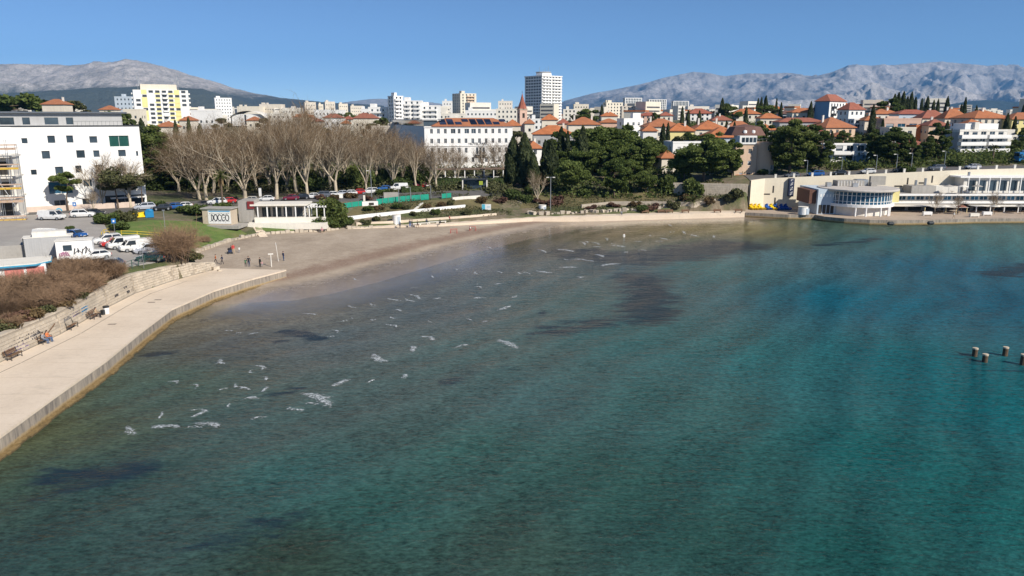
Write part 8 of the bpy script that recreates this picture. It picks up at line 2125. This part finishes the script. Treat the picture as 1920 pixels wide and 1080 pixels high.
squiggle(5, 2.2, 1.4, .05).build('graffiti', P_BLK, wt, (2.1, -.02, .8)); squiggle(9, 1.2, 1.0, .06).build('graffiti', mat('pink_spray', (.50, .22, .35), .7), wt, (.4, -.03, .6))
for s in (1.2, 3.4): MB().lathe([(.32, -.1), (.32, .1)], 12).build('wheel', M_DARKMET, wt, (s, .1, .3), (R(90), 0, 0))
x, y, z = GH(36, 530); kx = thing('beach_kiosk', 'low kiosk with pale flat roof edged in blue and pink graffiti walls', 'kiosk', (x, y, z), R(30))
MB().box(-4.5, 3.2, -2.0, 2.2, 0, 2.5).build('wall', M_WHITE, kx); MB().prism([(-5, -2.5), (2.2, -2.5), (3.8, -.6), (3.8, 2.8), (-5, 2.8)], 2.5, 2.75).build('roof', C_WARMW, kx); MB().prism([(-5.06, -2.56), (2.24, -2.56), (3.86, -.62), (3.86, 2.86), (-5.06, 2.86)], 2.42, 2.62).build('blue_fascia', mat('fascia_blue', (.06, .30, .46), .5), kx)
PK = mat('pink_mural', (.58, .20, .17), .8, .25, 1.2, 4)
MB().box(-1.2, .8, -2.05, -2.004, .2, 2.1).build('mural', PK, kx); MB().box(1.1, 3.0, -2.05, -2.004, .3, 2.2).build('mural', PK, kx); squiggle(15, 2.4, 1.2, .07).build('graffiti', P_BLK, kx, (-3.8, -2.03, .5))
# concrete ramp wall and slab left of them
x, y, z = GH(-6, 495); cw = MB().box(-7, 4.4, 0, 6, 0, 2.4); tag(cw.build('concrete_block', M_CONC, None, (x, y + 3, z - .3), (0, 0, R(20))), 'pale concrete platform at the left edge behind the kiosk', 'wall')

# ---- pedal boats stored by the cream wall
def pedalo(label, px, py, col, rz):
    (x, y), z = G(px, py, 1.26), 1.26; r_ = thing('pedal_boat', label, 'boat', (x, y, z), rz, 'pedal boats on the quay')
    for s in (-.42, .42):
        m = MB(); pr = [(-1.4, .10, .3), (-1.1, .26, .05), (.9, .26, .05), (1.4, .06, .42)]
        for (u0, w0, b0), (u1, w1, b1) in zip(pr[:-1], pr[1:]):
            q = [[(u, s - w_, .5), (u, s - w_ * .7, b), (u, s + w_ * .7, b), (u, s + w_, .5)] for u, w_, b in ((u0, w0, b0), (u1, w1, b1))]
            for k in range(4): m.face((q[0][k], q[1][k], q[1][(k + 1) % 4], q[0][(k + 1) % 4]))
        m.build('hull', col, r_)
    MB().box(-.9, .7, -.6, .6, .5, .62).build('deck', col, r_); MB().box(-.8, -.3, -.5, .5, .623, .95).build('seat', col, r_); MB().box(-.95, -.8, -.5, .5, .7, 1.35).build('backrest', col, r_)
    m = MB(); m.face(((-1.2, -.25, .62), (-.7, -.25, 1.55), (-.7, .25, 1.55), (-1.2, .25, .62))); m.box(-.75, -.45, -.27, .27, 1.45, 1.55); m.build('slide', col, r_)
YB, BB = mat('boat_yellow', (.75, .52, .02), .4, .08), mat('boat_blue', (.02, .10, .38), .4, .08)
for k, (a, c, lb) in enumerate(((1411, YB, 'first yellow pedal boat from the left by the cream wall'), (1419, YB, 'second yellow pedal boat from the left by the cream wall'), (1427, YB, 'third yellow pedal boat from the left by the cream wall'), (1440, BB, 'leftmost blue pedal boat by the cream wall'), (1449, YB, 'yellow pedal boat between the blue ones'), (1458, BB, 'second blue pedal boat by the cream wall'), (1467, BB, 'third blue pedal boat by the cream wall'), (1476, BB, 'rightmost blue pedal boat by the cream wall'))):
    pedalo(lb, a, 393, c, R(-75 + 8 * (k % 3)))
# parasol and cafe things at the pavilion
(x, y), z = G(1660, 402, 1.26), 1.26; um = thing('parasol', 'red and white parasol beside the round pavilion', 'parasol', (x, y, z), 0); MB().tube((0, 0, 0), (0, 0, 2.4), .03, .03, 6).build('pole', M_METAL, um); MB().lathe([(1.5, 1.95), (.8, 2.3), (.05, 2.5)], 10).build('canopy', mat('red_canvas', (.50, .07, .08), .8), um)
for k, (a, b, c) in enumerate(((1738, 404, M_WHITE), (1612, 404, CL['blue']), (1850, 404, M_WHITE), (1826, 407, C_WARMW))):
    (x, y), z = G(a, b, 1.26), 1.26; m = MB().box(-1.1, 1.1, -.4, .4, .25, .95); m.box(-1.0, -.85, -.35, .35, 0, .25); m.box(.85, 1.0, -.35, .35, 0, .25)
    tag(m.build('planter_box', c, None, (x, y, z)), '%s on the bathing quay' % ('white box bench left of the pergola', 'small blue box at the foot of the round pavilion', 'white box bench under the right pergola', 'cream box in front of the pergola')[k], 'box')
for k, (a, b) in enumerate(((1669, 420), (1744, 419))):
    x, y = G(a, b, .6); m = MB().lathe([(.2, -.8), (.45, -.5), (.45, .5), (.2, .8)], 12); m.v = [(v[2], v[0], v[1]) for v in m.v]
    tag(m.build('rubber_fender', M_DARKMET, None, (x, y - .2, .75)), 'dark round fender on the face of the bathing quay, %s one' % ('left', 'right')[k], 'fender')
# white benches of the seated group
for k, (a, b) in enumerate(((795, 421), (812, 419), (828, 418), (780, 422))):
    (x, y), z = G(a, b, 1.36), 1.352; m = MB().box(-1.1, 1.1, -.3, .3, .32, .44); m.box(-.95, -.75, -.25, .25, 0, .32); m.box(.75, .95, -.25, .25, 0, .32)
    tag(m.build('white_bench', M_OFFW, None, (x, y, z), (0, 0, R(20))), 'pale stone bench on the promenade, %s of four from the left' % ORD[(1, 2, 3, 0)[k]], 'bench', 'promenade benches')
for k, (a, b) in enumerate(((1255, 399), (1285, 399), (1240, 399), (1345, 398.5), (1385, 398), (1210, 400))):
    (x, y), z = G(a, b, 1.36), 1.352; m = MB().box(-1.0, 1.0, -.25, .25, .36, .46); m.box(-.9, -.75, -.2, .2, 0, .36); m.box(.75, .9, -.2, .2, 0, .36); m.box(-1.0, 1.0, .2, .27, .46, .85)
    tag(m.build('promenade_bench', M_WOOD, None, (x, y, z), (0, 0, R(8))), 'dark bench on the promenade below the palm, %s from the left' % ORD[(2, 3, 1, 4, 5, 0)[k]], 'bench', 'dark promenade benches')
# hotel gate and flags
x, y, z = GH(890, 355); hg = thing('hotel_gate', 'dark glass gateway to the hotel between the hedges', 'gate', (x, y, z), R(6)); MB().box(-3.2, 3.2, .5, .7, 0, 2.7).build('glass', M_GLASS, hg); MB().box(-3.6, 3.6, -1.2, 1.0, 2.7, 2.9).build('roof', M_DARKMET, hg)
for s in (-3.3, 3.3): MB().box(s - .15, s + .15, -1.1, -.8, 0, 2.7).build('post', M_OFFW, hg)
x, y, z = GH(902, 362); sg_ = thing('street_sign', 'yellow-green sign on a post at the hotel gate', 'sign', (x, y, z), 0); MB().tube((0, 0, 0), (0, 0, 3.2), .06, .06, 6).build('pole', M_METAL, sg_); MB().box(-.5, .5, -.08, -.05, 2.2, 3.2).build('plate', mat('lime_sign', (.35, .42, .05), .5), sg_)

# ================================================================== VEHICLES
def car_meshes(kind):
    """stations along the length; returns dict of part meshes (paint slot 0)"""
    L, Wd, Hh = {'hatch': (4.0, 1.74, 1.46), 'suv': (4.5, 1.86, 1.66), 'van': (4.9, 1.92, 1.95)}[kind]
    hw = Wd / 2
    if kind == 'van': st = [(-.5, .45, .62), (-.48, .45, 1.0), (-.40, .32, 1.08), (-.30, .28, 1.12), (.0, .28, 1.14), (.3, .28, 1.14), (.46, .32, 1.12), (.5, .5, 1.0)]
    else: st = [(-.5, .42, .58), (-.49, .36, .72), (-.40, .26, .86), (-.22, .24, .95), (.0, .24, .96), (.3, .25, .97), (.45, .32, .95), (.5, .46, .80)]
    body = MB(); rings = []
    for t, zl, zb in st:
        x = t * L; zb *= Hh / 1.46 if kind != 'van' else 1
        e = .80 if abs(t) > .48 else (.93 if abs(t) > .38 else 1.0)
        rings.append([(x, -hw * e * .92, zl), (x, -hw * e, (zl + zb) * .52), (x, -hw * e * .93, zb), (x, 0, zb + .04), (x, hw * e * .93, zb), (x, hw * e, (zl + zb) * .52), (x, hw * e * .92, zl)])
    for a, b in zip(rings[:-1], rings[1:]):
        for k in range(6): body.face((a[k], b[k], b[k + 1], a[k + 1]))
        body.face((a[6], b[6], b[0], a[0]))
    body.face(rings[0]); body.face(rings[-1][::-1])
    zb = .93 * Hh / 1.46 if kind != 'van' else 1.10
    cab = {'hatch': [(-.26, zb), (-.10, Hh - .06), (.06, Hh), (.30, Hh - .05), (.46, zb + .02)], 'suv': [(-.26, zb), (-.12, Hh - .06), (.04, Hh), (.38, Hh - .05), (.48, zb + .02)], 'van': [(-.38, zb), (-.25, Hh - .10), (-.12, Hh), (.46, Hh - .02), (.495, zb)]}[kind]
    tw = hw * .78; bw = hw * .92
    rt = [[(t * L, -(bw if z < zb + .1 else tw), z), (t * L, (bw if z < zb + .1 else tw), z)] for t, z in cab]
    roof = MB()
    for a, b in zip(rt[:-1], rt[1:]): roof.face((a[0], b[0], b[1], a[1]))
    n = len(cab)
    for s in (0, 1):
        poly = [r_[s] for r_ in rt]; roof.face(poly if s == 1 else poly[::-1])
    out = {'body': [body], 'cabin': [roof]}
    def inset(p, k=.10, off=.012, nrm=None):
        c = sum((Vector(v) for v in p), Vector()) / len(p); q = [Vector(v).lerp(c, k) for v in p]
        nn = (q[1] - q[0]).cross(q[2] - q[0]).normalized()
        if nn.dot(c - Vector((0, 0, zb - .2))) < 0: nn = -nn
        return [v + nn * off for v in q]
    gls = []
    m = MB(); m.face(inset([rt[0][0], rt[1][0], rt[1][1], rt[0][1]], .09)); gls.append(('windscreen', m))
    m = MB(); m.face(inset([rt[-2][0], rt[-1][0], rt[-1][1], rt[-2][1]], .12)); gls.append(('rear_window', m))
    for s in (0, 1):
        lo = lambda t: (t * L, (-bw if s == 0 else bw) * 1.0, zb + .03); up = lambda t, z: (t * L, (-tw if s == 0 else tw), z)
        a, b, c, d = cab[0][0], cab[1][0], cab[-2][0], cab[-1][0]; mid = (b + c) / 2 if kind != 'van' else -.02
        zz = Hh - .12
        m = MB(); m.face(inset([lo(a + .03), lo(mid), up(mid, zz), up(b + .02, zz)], .08, .03)); gls.append(('side_window', m))
        if kind != 'van': m = MB(); m.face(inset([lo(mid), lo(d - .03), up(c, zz), up(mid, zz)], .08, .03)); gls.append(('side_window', m))
    res = {'body': body.mesh('body', paint('car_base', (.5, .5, .5)), True), 'cabin': roof.mesh('cabin', paint('car_base', (.5, .5, .5)))}
    gl_ = glass('car_glass', (.02, .025, .03), .04)
    res['glass'] = [(nm, m.mesh(nm, gl_)) for nm, m in gls]
    wh = MB(); wh.lathe([(.18, -.10), (.30, -.11), (.32, -.05), (.32, .05), (.30, .11), (.18, .10)], 16); res['tyre'] = wh.mesh('wheel', M_DARKMET, True)
    rm = MB(); rm.lathe([(.0, -.085), (.19, -.085), (.19, .085), (.0, .085)], 12); res['rim'] = rm.mesh('rim', M_METAL)
    hl = MB().box(-.03, .03, -.18, .18, -.08, .08).mesh('headlight', mat('headlight_glass', (.75, .77, .8), .15)); tl = MB().box(-.03, .03, -.10, .10, -.14, .14).mesh('tail_light', mat('tail_red', (.40, .02, .02), .3)); pl2 = MB().box(-.02, .02, -.26, .26, -.06, .06).mesh('number_plate', M_WHITE); bp_ = MB().box(-.06, .06, -hw * .86, hw * .86, -.09, .09).mesh('bumper', M_DARKMET); mi = MB().box(-.06, .06, -.10, .10, -.07, .07).mesh('mirror', M_DARKMET)
    res['dims'] = (L, Wd, Hh, hl, tl, pl2, bp_, mi, zb)
    return res
CARM = {k: car_meshes(k) for k in ('hatch', 'suv', 'van')}
def car(label, px, py, kind, col, yaw, zf=GH, group=None, cat='car'):
    x, y, z = zf(px, py) if zf else (px, py, 0); z += .12
    M_ = CARM[kind]; L, Wd, Hh, hl, tl, pl2, bp_, mi, zb = M_['dims']; pm = paint('car_paint_' + col[0], col[1])
    o = thing('parked_car' if kind != 'van' else 'parked_van', label, cat if kind != 'van' else 'van', (x, y, z), R(yaw), group)
    b = mobj('body', M_['body'], o); c = mobj('cabin', M_['cabin'], o)
    for q in (b, c): q.material_slots[0].link = 'OBJECT'; q.material_slots[0].material = pm
    for nm, m in M_['glass']: mobj(nm, m, o)
    for sx in (-1, 1):
        for sy in (-1, 1):
            w_ = mobj('wheel', M_['tyre'], o, (sx * L * .31, sy * (Wd / 2 - .10), .32), (R(90), 0, 0)); mobj('rim', M_['rim'], w_, (0, 0, -sy * .03))
    for s in (-1, 1):
        mobj('headlight', hl, o, (-L * .485, s * Wd * .31, .62), (0, 0, s * .3)); mobj('tail_light', tl, o, (L * .495, s * Wd * .36, .78 * zb)); mobj('mirror', mi, o, (-L * .2, s * (Wd / 2 + .04), zb + .05))
    mobj('number_plate', pl2, o, (-L * .502, 0, .45)); mobj('number_plate', pl2, o, (L * .502, 0, .62)); mobj('bumper', bp_, o, (-L * .492, 0, .40)); mobj('bumper', bp_, o, (L * .492, 0, .42))
    return o
K = dict(white=('white', (.72, .72, .71)), red=('red', (.50, .03, .025)), blue=('blue', (.02, .10, .32)), silver=('silver', (.45, .47, .52)), black=('black', (.02, .022, .025)), teal=('teal', (.015, .05, .05)), grey=('grey', (.12, .13, .15)), cream=('cream', (.60, .56, .48)), maroon=('maroon', (.18, .02, .04)))
# front of a car points to its local -x
cg = 'cars in the car park'
car('bright blue hatchback driving in the car park', 143, 447, 'hatch', K['blue'], 160, group=cg)
car('white estate car at the left end of the parked row', 203, 458, 'suv', K['white'], 38, group=cg); car('red hatchback between the white car and the white van', 214, 463, 'hatch', K['red'], 42, group=cg); car('white van next to the red hatchback', 233, 467, 'van', K['white'], 40, group=cg); car('white van second from the red hatchback', 256, 472, 'van', K['white'], 40, group=cg); car('silver car at the right end of the parked row', 280, 476, 'suv', K['silver'], 35, group=cg)
car('dark teal car parked by the railing', 284, 491, 'hatch', K['teal'], 10, group=cg); car('dark grey car behind the thicket by the railing', 205, 505, 'hatch', K['grey'], 20, group=cg); car('white car half hidden by the white trailer', 180, 488, 'hatch', K['white'], 45, group=cg); car('dark car half buried in the leafless thicket', 72, 545, 'hatch', K['black'], 20, group=cg); car('white van on the street in front of the white building', 98, 413, 'van', K['white'], 180, group=cg); car('white car on the street right of the white van', 156, 408, 'suv', K['white'], 200, group=cg); car('dark car behind the bush on the street', 178, 405, 'hatch', K['black'], 200, group=cg); car('white camper roof behind the grey container', 92, 452, 'van', K['white'], 170, group=cg)
sg2 = 'cars along the street'
_st = [(272, 394, 'suv', 'silver', 30, 'silver car beside the green bush on the street'), (304, 395, 'hatch', 'black', 28, 'black car next to the blue one on the street'), (326, 393, 'hatch', 'blue', 25, 'blue car on the street right of the rounded green bush'), (345, 391, 'hatch', 'white', 22, 'white car right of the blue one on the street'), (408, 384, 'suv', 'white', 15, 'white car left of the palm crown on the street'), (428, 382, 'hatch', 'red', 15, 'red car on the street above the palm'),
       (546, 376, 'hatch', 'maroon', 12, 'maroon car at the left of the row under the plane trees'), (566, 374, 'hatch', 'black', 12, 'black car, second in the row under the plane trees'), (586, 373, 'hatch', 'white', 12, 'white car, third in the row under the plane trees'), (604, 371, 'suv', 'grey', 12, 'grey car, fourth in the row under the plane trees'), (622, 370, 'hatch', 'white', 12, 'white car, fifth in the row under the plane trees'), (640, 368, 'hatch', 'silver', 12, 'silver car, sixth in the row under the plane trees'), (656, 367, 'hatch', 'white', 14, 'white car, seventh in the row under the plane trees'), (672, 365, 'hatch', 'red', 14, 'red car, eighth in the row under the plane trees'), (694, 364, 'suv', 'white', 14, 'white car, ninth in the row under the plane trees'),
       (720, 358, 'hatch', 'blue', 18, 'dark blue car left of the white van on the street'), (748, 357, 'van', 'white', 18, 'white van above the concrete box hut'), (768, 354, 'suv', 'maroon', 20, 'maroon car right of the white van on the street'), (790, 352, 'hatch', 'red', 20, 'red car at the right end of the street row'), (500, 378, 'hatch', 'white', 12, 'white car left of the row under the plane trees'), (470, 380, 'hatch', 'cream', 12, 'cream car behind the beach cafe')]
for a, b, k, c, yw, lb in _st: car(lb, a, b, k, K[c], yw, group=sg2)
for i, (x, k, c) in enumerate(((78, 'hatch', 'grey'), (84.5, 'suv', 'blue'), (91, 'hatch', 'black'), (99, 'hatch', 'white'), (108, 'hatch', 'black'), (118, 'suv', 'grey'), (128, 'hatch', 'silver'))):
    car('%s car from the left parked along the upper road above the cream wall' % ORD[i], x, 210, k, K[c], 0, zf=lambda a, b: (a, 209.6, H(a, 209.6)), group='cars on the upper road')
# truck with blue and white box at the right edge
x, y, z = 152.0, 222.0, H(152, 222); tk = thing('box_truck', 'truck with blue cab end and white box at the right edge', 'truck', (x, y, z), 0)
MB().box(-4, -2, -1.2, 1.2, .5, 3.0).build('cab', mat('truck_blue', (.03, .18, .42), .4), tk); MB().box(-1.9, 5, -1.25, 1.25, .8, 3.6).build('box', M_WHITE, tk); MB().box(-4.02, -3.2, -1.1, 1.1, 1.8, 2.7).build('windscreen', M_GLASS, tk)
for u in (-3, 1.5, 3.5):
    for s in (-1.1, 1.1): MB().lathe([(.5, -.15), (.5, .15)], 14).build('wheel', M_DARKMET, tk, (u, s, .5), (R(90), 0, 0))
